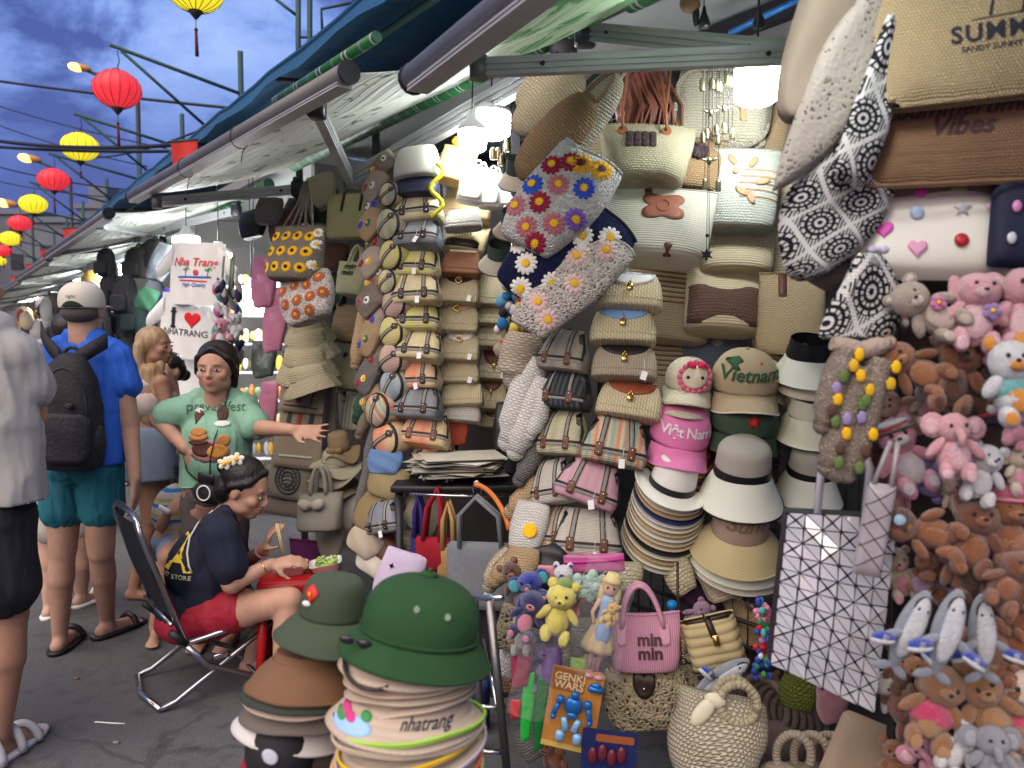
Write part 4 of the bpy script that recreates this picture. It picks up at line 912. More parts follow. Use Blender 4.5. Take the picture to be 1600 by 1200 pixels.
for i,(x,y,w_,h_,rl)in enumerate([(482,516,76,36,-2),(484,540,86,42,-6),(480,566,92,44,3),(484,590,86,36,-8)]):
 s=k(4.35);t=thing('straw_hat',['topmost pale woven bucket hat under the rust flower bag','second woven bucket hat from the top','widest woven bucket hat, third from the top','lowest woven bucket hat of the four'][i],'hat',at(x,y,4.35-.06*i),(12,rl,-20),'pale woven bucket hats');w=w_*s;h=h_*s
 obj('crown',loft([(-h*.1,w*.40,w*.36),(h*.3,w*.37,w*.34),(h*.55,w*.30,w*.28),(h*.6,w*.1,w*.1)],32,sub=2),K_CR,t)
 obj('brim',loft([(h*.05,w*.40,w*.36),(-h*.25,w*.48,w*.44),(-h*.5,w*.54,w*.5),(-h*.52,w*.53,w*.49),(-h*.25,w*.46,w*.42),(0,w*.38,w*.34)],36,fn=lambda q,a,s_:V((q.x,q.y,q.z+.014*math.sin(a*2+i))),sub=2,cap=(0,0)),K_CR,t)
TAU=pm('taupe_canvas',(.28,.225,.155),.9,0,.1,12,.001,400);TAU2=pm('grey_canvas',(.22,.19,.15),.9,0,.1,12,.001,400)
PRT=pm('canvas_print_dark',(.05,.05,.05),.8);PRR=pm('canvas_print_red',(.35,.06,.04),.8);PRY=pm('canvas_print_yellow',(.6,.5,.06),.8)
def flatbag(label,px,py,d,w,h,mat,roll=0,yaw=-26,pitch=-4,th=.03,name='canvas_bag',r=.12,cat='tote bag',group=None):
 s=k(d);w*=s;h*=s;t=thing(name,label,cat,at(px,py,d),(pitch,roll,yaw),group)
 pr=rrect(w,h,min(w,h)*r,4)
 vs,fs=[],[]
 g=grid_sheetbag(w,h,th)
 b=bvh(g);obj('body',g,mat,t);return t,b,w,h
def grid_sheetbag(w,h,th,nx=18,nz=18,p=5):
 vs,fs,uv=[],[],[]
 def Y(u,v):
  e=max(0,1-abs(u)**p)**.5*max(0,1-abs(v)**p)**.5;return th*.5*e*(1+.14*math.sin(u*3+v*2))
 for sgn in(-1,1):
  for j in range(nz+1):
   for i in range(nx+1):
    u=-1+2*i/nx;v=-1+2*j/nz
    uu=u*(1-.02*(abs(v)**8));vs.append(V((uu*w/2,sgn*Y(u,v),v*h/2*(1-.02*abs(u)**8))));uv.append((u*w/2,v*h/2))
 m=(nx+1)*(nz+1)
 for j in range(nz):
  for i in range(nx):
   a=j*(nx+1)+i;fs.append((a,a+1,a+nx+2,a+nx+1));fs.append((m+a,m+a+nx+1,m+a+nx+2,m+a+1))
 return vs,fs,uv
def palm_shape(mb,x,z,s,b,mi=0,off=.003):
 mb.add(ribbon(b,[(x+s*.12*math.sin(i*.25),z+s*i/8)for i in range(9)],s*.09,off),mi)
 tx=x+s*.12*math.sin(2.0)
 for a in(-150,-110,-70,-20,20,60,200):
  aa=R(a);pts=[(tx+math.cos(aa)*s*.55*q/5,z+s+math.sin(aa)*s*.32*q/5+s*.14*math.sin(q/5*math.pi))for q in range(6)]
  mb.add(ribbon(b,pts,s*.09,off),mi)
for i,(x,y,w_,h_,rl)in enumerate([(472,618,84,54,3),(470,652,80,52,4),(464,700,92,64,2),(452,748,78,66,4),(448,768,96,78,3)]):
 t,b,w,h=flatbag(['taupe canvas pouch printed with a motorbike and palm tree','taupe canvas pouch with small red and dark prints behind the open hand','taupe canvas tote below the open hand','taupe canvas tote with round dark emblem','lowest grey canvas tote with half hidden round emblem'][i],x,y,4.25+.03*i,w_,h_,TAU if i<3 else TAU2,rl,-22,-6,.03,group='taupe canvas bags hung one over another')
 mb=MB()
 if i==0:
  palm_shape(mb,w*.24,-h*.28,h*.5,b)
  mb.add(ribbon(b,seg2((-w*.36,-h*.3),(w*.40,-h*.34)),h*.05,.003))
  for sx in(-.28,-.02):mb.add(wrap(b,slab(disc2(w*sx,-h*.12,h*.10),0,0),.004),1)
  mb.add(ribbon(b,seg2((-w*.28,-h*.02),(w*.0,0)),h*.10,.004),1);mb.add(ribbon(b,seg2((-w*.15,-h*.1),(-w*.12,h*.3)),h*.14,.005),2)
  obj('print',mb,[PRT,PRR,PRY],t)
 elif i==1:
  for q,sx in enumerate((-.25,.0,.28)):mb.add(ribbon(b,seg2((w*sx,-h*.2),(w*(sx+.05),h*.3)),h*.18,.003),q%2)
  obj('print',mb,[PRT,PRR],t)
 elif i==2:obj('print',MB().add(ribbon(b,seg2((-w*.33,-h*.22),(w*.35,-h*.20)),h*.07,.003)),pm('faded_print',(.45,.42,.36),.9),t)
 else:
  z0=0 if i==3 else h*.22
  for q,r_ in enumerate((.30,.22,.14)):mb.add(ribbon(b,[(r_*w*math.cos(a),z0+r_*w*math.sin(a))for a in[2*math.pi*j/26 for j in range(26)]],w*.05,.003,closed=True))
  for q in range(5):mb.add(ribbon(b,[(w*(-.26+.52*j/10),z0+w*(-.18+.08*q)+w*.02*math.sin(j*1.5))for j in range(11)],w*.022,.0035))
  obj('emblem',mb,PRT,t)
flatbag('edge of a stacked canvas bag pile right of the taupe pouches',514,650,4.4,40,120,TAU2,6,-50,0,.06)
LIMEJ=knit('lime_jute',(.60,.56,.26),130,130,.002,var=.15)
t,b,w,h=tote('yellow green jute tote with dark leather handles hanging from the beam',546,338,4.5,84,70,LIMEJ,roll=2,yaw=-20,pitch=-6,top=1,bot=.9,dp=.22,droop=.02)
for x in(-.12,.26):
 obj('handle',ribbon(b,seg2((w*x,h*.08),(w*x,h*.5)),w*.045,.008),DBL,t);obj('handle',tube([V((w*x,-.01,h*.45)),V((w*(x+.04),0,h*.75)),V((w*(x+.02),.02,h*.95))],w*.022,6),DBL,t)
t,b,w,h=tote('cream min min tote with white handle in front of the wire grid',550,436,4.5,60,54,pm('lemon_canvas',(.66,.64,.36),.8),roll=6,yaw=-22,pitch=-14,top=1,bot=.7,dp=.45,handles='loop',hmat=None,hl=.55,droop=.03)
minmin(t,b,-w*.05,h*.22,w*.24,off=.006)
t,b,w,h=tote('open weave tan basket bag under the cream min min tote',547,506,4.5,62,60,knit('open_tan_weave',(.50,.36,.20),52,46,.008,c2=(.05,.03,.02)),roll=4,yaw=-20,pitch=-10,top=.95,bot=.95,dp=.5,droop=.02)
obj('handle',tube(arch(w*.3,h*.42,14,-.03,h*.42),w*.04,8),DBL,t)
boxbag('pale green woven flap bag below the tan basket bag',542,582,4.5,58,56,knit('pistachio_weave',(.56,.52,.32),70,60,.005),None,3,-22,-14,'dark',dp=.5)
boxbag('striped ivory flap bag at the bottom of that column',540,644,4.5,58,54,ribs('ivory_strip',(.62,.60,.44),40,.004,0),None,2,-22,-8,'lock',dp=.35)
for i,(x,y,w_,h_,c,rl)in enumerate([(530,694,58,40,(.38,.28,.15),-4),(527,716,80,26,(.52,.50,.36),8),(522,732,84,28,(.44,.38,.26),-6),(527,752,78,32,(.30,.24,.16),5)]):
 s=k(4.2);w=w_*s;h=h_*s;t=thing('sun_hat',['tan straw sun hat with a bow on top of the crumpled pile','pale wavy brimmed sun hat under the bow hat','beige wavy brimmed sun hat','dull brown sun hat at the bottom of the crumpled pile'][i],'hat',at(x,y,4.2),(14,rl,-15),'crumpled sun hats')
 m=ribs('hatstraw%d'%i,c,160,.0015,1,'UV')
 obj('crown',loft([(-h*.3,w*.32,w*.3),(h*.35,w*.28,w*.26),(h*.5,w*.2,w*.18),(h*.52,w*.05,w*.05)],28,sub=2),m,t)
 obj('brim',loft([(-h*.2,w*.3,w*.28),(-h*.32,w*.44,w*.40),(-h*.42,w*.54,w*.5),(-h*.46,w*.53,w*.49),(-h*.34,w*.3,w*.28)],40,fn=lambda q,a,s_:V((q.x,q.y,q.z+h*.22*math.sin(a*3+i)*abs(s_[1]/w-.28)*4)),sub=2,cap=(0,0)),m,t)
 if i==0:obj('bow',MB().add(ball((-w*.12,-w*.33,-h*.1),(w*.13,.012,h*.12),10,6)).add(ball((w*.12,-w*.33,-h*.1),(w*.13,.012,h*.12),10,6)).add(ball((0,-w*.35,-h*.1),(w*.03,.014,h*.08),8,5)),m,t)
t,b,w,h=tote('off white fluffy handbag with a fabric bow',500,800,4.0,86,62,knit('fluffy_white',(.58,.55,.46),130,120,.004),roll=-6,yaw=-22,pitch=-12,top=1,bot=.85,dp=.5,handles='loop',hl=.7,ht=.012)
obj('bow',MB().add(ball((-w*.15,-w*.28,h*.18),(w*.15,.02,h*.14),10,6,Matrix.Rotation(.3,3,'Y'))).add(ball((w*.15,-w*.28,h*.18),(w*.15,.02,h*.14),10,6,Matrix.Rotation(-.3,3,'Y'))).add(ball((0,-w*.31,h*.18),(w*.05,.022,h*.10),8,5)),pm('bow_cloth',(.50,.46,.36),.9),t)
tote('cream shoulder bag with pink tassel behind the bow handbag',536,796,4.15,52,60,pm('cream_leather',(.58,.54,.46),.6),roll=8,pitch=-6,top=1,bot=.8,dp=.3)
tote('dull beige pouch hanging below the bow handbag',516,846,4.1,54,46,pm('dull_beige',(.40,.35,.28),.8),roll=-6,pitch=-6,dp=.4)
tote('purple cloth bag behind the seated woman\'s food',478,872,4.2,60,60,pm('purple_cloth',(.16,.02,.12),.8),pitch=0,dp=.3)
# BACK WALL of the nearest stall: straw totes
WL=2.95
t,b,w,h=tote('cream straw tote with square dark woven patch and long leather cords',1010,245,2.85,150,108,knit('rough_cream_straw',(.70,.64,.42),48,60,.006),roll=4,yaw=-6,pitch=-22,top=1,bot=.74,dp=.5,droop=.03)
PATCH=knit('dark_patch',(.14,.09,.10),110,110,.004)
for i in range(4):
 for j in range(3):obj('patch_square',grid_poly([((-.19+i*.078)*w+a*w,(.22-j*.115)*h+c*h)for a,c in rrect(.07,.105,.02,1)],.006,b,rings=2),PATCH,t)
for x in(-.26,.18):
 q=proj(b,x*w,h*.30,.004);obj('cord_patch',tube([q+V((0,.004,0)),q+V((0,-.006,0))],w*.05,16),LTH,t)
 for z2,dx in((1.15,-.10),(1.2,.02)):
  obj('cord',tube([q+V((0,-.008,0)),q+V((-w*.02,-.006,h*.35)),q+V((dx*w,.02,h*z2))],.0055,7),LTH,t)
 obj('knot',ball(q+V((-w*.015,-.008,h*.26)),(.010,.010,.018),8,6),LTH,t)
t,b,w,h=tote('tan straw tote with dark braided flower patch behind the cream one',1085,262,2.95,120,104,knit('rough_tan_straw',(.46,.31,.16),48,60,.006),roll=8,yaw=-8,pitch=-22,top=.9,bot=.7,dp=.5)
for i in range(12):
 a=i*30;obj('braid_loop',tube([proj(b,w*(.02+.11*math.cos(R(a))*q),h*(.12+.17*math.sin(R(a))*q),.010)for q in(.1,.5,1)],.007,6),PATCH,t)
for sx in(-.2,.2):obj('cord',tube([V((sx*w,-.05,h*.4)),V((sx*w-.06,0,h*.9)),V((sx*w-.13,.02,h*1.35))],.005,6),LTH,t)
tag(obj('cord_bundle',(lambda mb:[mb.add(tube([at(955+i*11,235+(i%3)*6,3.0),at(972+i*8+(i%4)*7,165,3.0),at(968+i*6,100,2.98)],.006,6))for i in range(11)]and mb)(MB()),pm('red_brown_cord',(.20,.06,.035),.5)),'bundle of red brown leather bag cords hanging behind the cream tote','cords')
t=thing('leather_bag','dark red brown leather bag behind the hanging cords','handbag',at(1005,165,3.05),(0,8,-10));obj('body',ball((0,0,0),(.11,.04,.13),20,12),pm('oxblood_leather',(.16,.045,.025),.45),t)
obj('handle',tube(arch(.05,.10,10,0,.1),.006,6),LTH,t)
t,b,w,h=flatbag('large rounded ivory braided bag behind the metal wind chimes',1128,170,3.0,140,116,K_IV,6,-14,-4,.07)
obj('braided_edge',tube([V((x,-.02,z))for x,z in rrect(w,h,h*.3,6)],.010,8,True),UK3,t)
obj('tassel',ribbon(b,seg2((w*.24,-h*.2),(w*.2,h*.1)),w*.07,.006),pm('tan_tassel',(.50,.34,.18),.8),t)
tote('tan crochet tote at the far right behind the big lamp',1206,205,3.0,60,110,K_NT,roll=4,pitch=-10)
t,b,w,h=tote('ivory tote with brown leather chain shaped emblem',1030,352,2.78,172,122,S_IV,roll=5,yaw=-8,pitch=-20,top=1.0,bot=.84,dp=.42,droop=.02)
em=[]
for a in range(40):
 u=2*math.pi*a/40;r_=.5+.13*math.cos(2*u)*0;x=math.cos(u);z=math.sin(u)
 rr=1/(abs(x)**5+abs(z*1.0)**5)**.2;pinch=1-.20*math.exp(-((abs(x))/.30)**2)-.36*math.exp(-((abs(z))/.26)**2)
 em.append((w*.015+x*rr*pinch*w*.19,h*.16+z*rr*pinch*h*.22))
obj('emblem',grid_poly(em,.004,b,rings=3),pm('terracotta_leather',(.36,.13,.075),.5),t)
obj('emblem_ring',ribbon(b,[(w*.015+w*.055*math.cos(a),h*.16+h*.10*math.sin(a))for a in[2*math.pi*i/22 for i in range(22)]],w*.018,.007,closed=True),pm('terracotta_leather',(0,0,0)),t)
obj('leather_tab',ribbon(b,seg2((-w*.12,h*.38),(-w*.13,h*.56),5),w*.07,.004),BRL,t)
obj('leather_tab',grid_poly([(w*.08+a*w,-h*.50+c*h)for a,c in rrect(.07,.2,.02,2)],.006,b),BRL,t)
t,b,w,h=tote('mint white knitted tote with brown flower and leaf applique',1158,298,2.88,118,136,knit('mint_white_knit',(.66,.69,.58),60,55,.005),roll=4,yaw=-10,pitch=-16,top=1.0,bot=.86,dp=.45,droop=.0)
stripes_on(t,b,[h*(.20-.09*i)for i in range(5)],w,pm('tan_band',(.48,.30,.17),.8),h*.022,'band',-.05,.5,0)
petals(b,-w*.10,h*.16,w*.14,5,WLT,pm('tan_band',(0,0,0)),t,.008,name='flower')
for x,z,a in[(.12,.30,60),(.24,.04,20),(-.02,-.10,-40),(.10,-.18,-70),(-.14,.33,120)]:
 ca,sa=math.cos(R(a)),math.sin(R(a));obj('leaf',grid_poly([(w*x+ca*w*.10*math.cos(u)-sa*w*.045*math.sin(u),h*z+sa*w*.10*math.cos(u)+ca*w*.045*math.sin(u))for u in[2*math.pi*i/14 for i in range(14)]],.006,b,rings=2),pm('tan_band',(0,0,0)),t)
tote('cream rounded tote under the mint white one',1150,392,2.9,118,84,S_HZ,roll=3,yaw=-10,pitch=-22,top=1,bot=.9,dp=.5,droop=.02)
t,b,w,h=tote('cream tote with brown stripes running around it, behind the ivory tote',1052,462,2.98,150,150,S_HZ,roll=7,yaw=-8,pitch=-14,top=1,bot=.8,dp=.4,droop=.02)
stripes_on(t,b,[h*(.25-.055*i)for i in range(7)],w,pm('stripe_brown',(.26,.14,.06),.8),h*.022,'stripe',-.48,.48,.05,h)
t,b,w,h=tote('second brown striped cream tote lower behind the padlock clutches',1030,570,3.0,110,120,S_HZ,roll=5,yaw=-8,pitch=-10,top=1,bot=.8,dp=.4,droop=.02)
stripes_on(t,b,[h*(.35-.065*i)for i in range(8)],w,pm('stripe_brown',(0,0,0)),h*.024,'stripe',-.48,.48,.05,h)
t,b,w,h=tote('tote with cream top and dark brown woven belly',1130,470,2.84,124,108,S_HZ,roll=4,yaw=-8,pitch=-20,top=.94,bot=.94,dp=.5,droop=.02)
zz=[(w*.52*math.cos(a),0)for a in[0]]
obj('woven_belly',grid_poly([(a*w*1.02,-h*.15+c*h*.62)for a,c in rrect(.96,1,.16,4)],.005,b,rings=5),K_DB,t)
t,b,w,h=tote('golden glitter straw tote with brown leather tab',1236,492,2.72,112,128,K_GB,roll=2,yaw=-10,pitch=-6,top=.9,bot=.9,dp=.4,droop=.0)
obj('leather_tab',ribbon(b,seg2((-w*.14,h*.22),(-w*.14,h*.48),6),w*.12,.005),BRL,t)
tote('pale straw tote edge visible right of the mint white tote',1218,355,2.95,60,150,S_HZ,roll=3,pitch=-6,bot=.9)
t,b,w,h=tote('grey blue knitted bag above the pink character cap',1108,560,2.95,90,74,knit('grey_blue_knit',(.20,.26,.36),70,60,.004),roll=3,pitch=-4,top=1,bot=1,dp=.3)
for x in(-.15,.12):obj('diamond',grid_poly([(w*x,h*.44),(w*(x+.12),h*.34),(w*x,h*.24),(w*(x-.12),h*.34)],.004,b,rings=2),pm('beige_diamond',(.45,.42,.36),.9),t)
tote('tan straw tote behind the green star cap',1215,560,3.0,80,100,K_NT,roll=0,pitch=-6)
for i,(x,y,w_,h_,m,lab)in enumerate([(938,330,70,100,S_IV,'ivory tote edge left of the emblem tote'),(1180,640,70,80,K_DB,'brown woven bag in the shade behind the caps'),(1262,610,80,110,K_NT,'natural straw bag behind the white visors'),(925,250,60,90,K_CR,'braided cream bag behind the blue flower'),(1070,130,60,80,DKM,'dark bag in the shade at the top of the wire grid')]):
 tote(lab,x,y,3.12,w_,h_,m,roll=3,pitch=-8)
BR=pm('aged_brass',(.42,.38,.24),.3,.9,.3,20,0)
for ci,(x0,pts,lab)in enumerate([(1113,[(1097,133,1),(1113,130,1),(1120,133,1),(1124,134,1),(1110,176,2),(1098,216,1),(1104,210,1),(1119,204,1),(1121,218,1)],'left wind chime of small brass bells with a bee figure'),(1138,[(1140,126,1),(1136,124,1),(1131,170,2),(1131,201,1),(1144,209,1)],'right wind chime of small brass bells with a bird figure'),(1108,[(1101,288,1),(1122,290,1),(1108,252,2),(1105,368,0),(1104,398,3)],'long bell chime with a maple leaf at its end'),(786,[(782,250,1),(778,240,1),(792,228,1),(770,240,1),(790,330,1),(800,318,1),(800,390,1)],'brass bell chime right of the lowest lamp')]):
 d=2.62 if ci<3 else 3.3;o=at(x0,105,d)if ci<3 else at(x0,150,d);s=k(d)
 t=thing('wind_chime',lab,'wind chime',o,(0,0,0),'brass wind chimes')
 ymax=max(p[1]for p in pts)
 obj('string',tube([V((0,0,0)),at(x0,ymax,d)-o],.0012,4),DKM,t)
 for(x,y,kd)in pts:
  q=at(x,y,d)-o
  if abs(x-x0)>3:obj('string',tube([V((q.x,0,-.01)),q],.001,4),DKM,t)
  if kd==1:obj('bell',loft([(-9*s,5*s,5*s),(-8*s,4.6*s,4.6*s),(4*s,4.4*s,4.4*s),(8*s,3*s,3*s),(9*s,.6*s,.6*s)],14)if False else xf(loft([(-9*s,4.6*s,4.6*s),(-7*s,4.4*s,4.4*s),(4*s,4.2*s,4.2*s),(8*s,2.8*s,2.8*s),(9.5*s,.6*s,.6*s)],14),t=q),BR,t)
  elif kd==2:obj('figure',MB().add(ball(q,(4*s,4*s,6*s),10,7)).add(ball(q+V((-7*s,0,2*s)),(7*s,1*s,2*s),8,5,Matrix.Rotation(.4,3,'Y'))).add(ball(q+V((7*s,0,2*s)),(7*s,1*s,2*s),8,5,Matrix.Rotation(-.4,3,'Y'))),BR,t)
  elif kd==3:obj('maple_leaf',slab([(q.x+p[0]*s,q.z+p[1]*s)for p in star2(0,0,11,6,.45)],q.y-.001,q.y+.001),DKM,t)
  else:obj('bead',ball(q,3*s,8,6),DKM,t)
for x,lab in((1100,'left'),(1186,'right')):
 p=at(x,30,2.6);t=thing('rubber_weight','black pear shaped bulb hanging at the %s above the grey awning arm'%lab,'hanging bulb',p)
 obj('bulb',loft([(-.03,.008,.008),(-.025,.020,.020),(-.005,.018,.018),(.02,.008,.008),(.04,.005,.005)],14,sub=2),BLK,t);obj('cord',tube([(0,0,.04),(0,0,.35)],.002,5),BLK,t)
t=thing('hanging_parrot','brown feathered ornament hanging at the top above the arm','ornament',at(1078,6,2.6));obj('body',ball((0,0,0),(.035,.02,.03),12,8),pm('feather_brown',(.16,.09,.05),.9),t);obj('tail',ball((.02,0,-.035),(.012,.01,.04),8,6),pm('feather_black',(.02,.02,.02),.9),t)
# hats in the middle of the nearest stall
def cap(label,px,py,d,w,h,mat,bill=None,roll=0,yaw=-6,pitch=18,text_=None,group=None,billonly=False,bl=.62,deco=None,smat=None):
 s=k(d);w*=s;h*=s*.80;t=thing('cap',label,'cap',at(px,py,d),(pitch,roll,yaw),group)
 g=loft([(-h*.22,w*.46,w*.50),(0,w*.47,w*.50),(h*.25,w*.44,w*.47),(h*.5,w*.34,w*.37),(h*.64,w*.20,w*.22),(h*.68,w*.05,w*.05)],36,sub=2);b=bvh(g)
 obj('crown',g,mat,t);obj('button',ball((0,0,h*.69),w*.03,8,5),mat,t)
 n=20;vs,fs=[],[]
 for top in(0,1):
  for i in range(n+1):
   a=math.pi+math.pi*(.08+.84*i/n);x=math.cos(a);y=math.sin(a)
   for q in range(5):
    r_=q/4;yy=w*.44*y+(y)*w*bl*r_*(.9);xx=w*.45*x*(1+.10*r_)
    vs.append(V((xx,yy,-h*.16-h*.20*r_*(1-.3*abs(x))-h*.42*(x*x)*(.35+.65*r_)+(0 if top else-.006))))
 m=(n+1)*5
 for i in range(n):
  for q in range(4):
   a=i*5+q;fs.append((a,a+1,a+6,a+5));fs.append((m+a,m+a+5,m+a+6,m+a+1))
 bl_=obj('bill',(vs,fs,[(v.x,v.y)for v in vs]),bill or mat,t)
 obj('bill_edge',tube([vs[i*5+4]+V((0,0,.003))for i in range(n+1)],w*.013,6),smat or bill or mat,bl_)
 if text_:text_(t,b,w,h)
 return t,b,w,h
G_CAP='stacked caps'
HD=2.66
def put_text(txt,size,mat,x=0,z=.2,bold=.01,shear=0,off=.004,sp=1):
 def f(t,b,w,h):obj('lettering',wrap(b,xf(text(txt,w*size,bold=bold,shear=shear,spacing=sp),t=(x*w,0,z*h)),off),mat,t,smooth=False)
 return f
def visor(label,px,py,d,w,h,mat,band,roll=0,yaw=-8,mesh_top=None,trim=None,pitch=21):
 s=k(d);w*=s;h*=s;t=thing('visor_hat',label,'visor',at(px,py,d),(pitch,roll,yaw),'wide sun visors stacked at the right')
 def fn(q,a,s_):return V((q.x,q.y-(.10*w if q.y<0 else 0)*((s_[1]/w-.3)/.2 if s_[1]>w*.3 else 0),q.z-.02*w*math.cos(2*a)))
 obj('crown',loft([(h*.05,w*.36,w*.34),(h*.25,w*.345,w*.325),(h*.42,w*.33,w*.31)]+([(h*.52,w*.27,w*.25),(h*.60,w*.14,w*.13),(h*.62,w*.03,w*.03)]if mesh_top else[]),32,cap=(0,1 if mesh_top else 0),sub=2),mesh_top or band,t)
 obj('band',loft([(h*.06,w*.368,w*.348),(h*.18,w*.362,w*.342)],32,cap=(0,0)),trim or band,t)
 g=loft([(h*.06,w*.36,w*.34),(-h*.16,w*.45,w*.44),(-h*.36,w*.54,w*.55)],40,fn=fn,cap=(0,0),sub=4);obj('brim',g,mat,t)
 obj('brim_edge',tube(g[0][-40:],w*.012,6,True),trim or mat,t)
 return t
VW=pm('visor_white',(.72,.74,.64),.75,0,.05,8,.0006,300)
visor('top white visor with black band',1262,560,2.6,92,78,VW,BLK,4)
visor('pale cream visor edge under the top one',1264,590,2.62,88,40,pm('visor_cream',(.66,.62,.45),.8),BLK,4)
visor('plain cream visor in the middle of the right stack',1266,650,2.6,96,80,pm('visor_ivory',(.70,.70,.54),.8),pm('visor_ivory',(0,0,0)),3)
visor('white mesh visor low in the right stack',1265,742,2.6,98,92,VW,BLK,3,mesh_top=knit('visor_mesh',(.60,.58,.50),240,240,.001,c2=(.30,.28,.24)),trim=BLK)
for i,y in enumerate((790,806)):visor(['black edged visor brim below the mesh visor','lowest pale visor brim of the right stack'][i],1266,y-18,2.64,96,50,VW if i else BLK,BLK,3)
S_LN=ribs('lined_ivory_straw',(.68,.64,.48),260,.001,2,cf=.7)
def deco_face(t,b,w,h):
 PKF=yarn('fuzzy_pink',(.75,.16,.28))
 for i in range(16):
  a=2*math.pi*i/16;obj('ruffle',ball(proj(b,w*.10+w*.27*math.cos(a),h*.22+w*.25*math.sin(a),.004),(w*.06,.008,w*.06),10,6),PKF,t)
 obj('face_patch',grid_poly([(w*.10+w*.22*math.cos(a),h*.22+w*.19*math.sin(a))for a in[2*math.pi*i/24 for i in range(24)]],.010,b),pm('cream_felt',(.70,.62,.45),.9),t)
 for sx in(-.02,.22):obj('eye',ball(proj(b,w*sx,h*.24,.012),(w*.035,.004,w*.035),10,6),BLK,t)
 for sx in(-1,1):obj('bow',ball(proj(b,w*(.10+sx*.09),h*.50,.016),(w*.10,.012,w*.06),10,6,Matrix.Rotation(sx*-.4,3,'Y')),yarn('hot_pink',(.70,.03,.12)),t)
cap('child sized straw cap with a pink ruffled cat face on the front',1076,592,HD,78,62,S_LN,None,6,-12,12,deco_face,G_CAP)
cap('plain straw cap under the pink face cap',1073,614,HD+.02,82,40,S_LN,None,8,-12,14,None,G_CAP)
cap('second plain straw cap brim under the pink face cap',1075,624,HD+.03,80,38,S_LN,None,10,-12,14,None,G_CAP)
PKC=pm('pink_cotton',(.70,.20,.42),.85,0,.1,9,.001,300);OLV=pm('olive_cotton',(.035,.07,.04),.85,0,.2,9,.001,300);KHK=pm('khaki_cotton',(.44,.35,.22),.85,0,.1,9,.001,300)
cap('bright pink baseball cap embroidered VietNam in white',1064,672,HD-.03,100,84,PKC,None,9,-4,16,put_text('Việt Nam',.21,WHT,.02,.20,.014,sp=.9),G_CAP,bl=.55)
SC=[('navy',(.015,.02,.09)),('gold',(.55,.35,.02)),('maroon',(.12,.01,.03)),('black',(.012,.012,.016)),('rust',(.30,.08,.03)),('wine',(.16,.01,.03))]
for i in range(9):
 n_,c=SC[i%6];cap('%s cap bill, %s in the fan of bills under the pink VietNam cap'%(n_,['first','second','third','fourth','fifth','sixth','seventh','eighth','ninth'][i]),1060+i*1.5,682+i*5.2,HD+.01+.008*i,96,66,pm('cap_'+n_,c,.8),None,9,-4,16,None,G_CAP,bl=.55)
def deco_viet(t,b,w,h):
 DG=pm('dark_green_thread',(.03,.10,.04),.8)
 put_text('Vietnam',.235,DG,.0,.24,.02,.25,.006)(t,b,w,h)
 obj('map_print',grid_poly([(w*(x-.25),h*(z+.46))for x,z in[(0,.16),(.12,.14),(.16,.06),(.08,0),(.12,-.1),(.06,-.13),(0,-.04),(-.06,.02),(-.12,.10)]],.004,b,rings=2),DG,t)
 obj('star',wrap(b,slab(star2(w*.14,h*.48,w*.03),0,0),.006),RED,t)
cap('khaki baseball cap with green Vietnam script',1164,590,HD-.02,108,84,KHK,None,2,-8,14,deco_viet,G_CAP,bl=.5,smat=pm('cream_piping',(.70,.66,.56),.8))
def deco_star(t,b,w,h):obj('star',wrap(b,slab(star2(w*.04,h*.22,w*.11),0,0),.006),pm('red_star',(.62,.02,.02),.6),t)
for i,(n_,c)in enumerate([('dark green',(.02,.05,.03)),('maroon',(.10,.012,.012)),('black',(.015,.013,.013)),('dark brown',(.05,.025,.02)),('charcoal',(.03,.03,.032)),('red brown',(.12,.03,.02)),('deep black',(.008,.008,.008))]):
 cap('%s cap bill under the green star cap'%n_,1166-i*1,650+i*9.5,HD+.02+.008*i,108,70,pm('capm_%d'%i,c,.8),None,3,-8,15,None,G_CAP,bl=.5)
cap('dark green cotton cap with a red star',1164,655,HD-.06,108,78,OLV,None,4,-8,14,deco_star,G_CAP,bl=.42)
def deco_monkey(t,b,w,h):
 obj('face_ring',grid_poly([(w*.02+w*.25*math.cos(a),h*.34+w*.19*math.sin(a))for a in[2*math.pi*i/22 for i in range(22)]],.005,b),pm('monkey_brown',(.22,.08,.03),.9),t)
 obj('face_patch',grid_poly([(w*.02+w*.20*math.cos(a),h*.31+w*.15*math.sin(a))for a in[2*math.pi*i/22 for i in range(22)]],.008,b),pm('cream_felt',(0,0,0)),t)
 for sx in(-.07,.10):obj('eye',ball(proj(b,w*sx,h*.34,.012),(w*.045,.004,w*.06),10,6),WHT,t);obj('pupil',ball(proj(b,w*sx,h*.33,.016),(w*.022,.003,w*.03),8,5),pm('blue_pupil',(.02,.06,.25),.4),t)
cap('straw child cap with a brown monkey face behind the Vietnam cap',1192,588,HD+.10,76,76,S_LN,None,4,-8,8,deco_monkey,G_CAP)
t=thing('keychain','small red and white keychain doll beside the khaki cap','keychain',at(1206,626,2.6));s=k(2.6)
obj('body',ball((0,0,0),(5*s,4*s,9*s),10,7),RED,t);obj('head',ball((0,0,10*s),4.5*s,10,7),WHT,t);obj('skirt',ball((2*s,0,-10*s),(6*s,4*s,7*s),10,6),pm('kc_green',(.03,.2,.08),.7),t)
FW=pm('fedora_white',(.72,.72,.66),.85,0,.06,10,.0008,260)
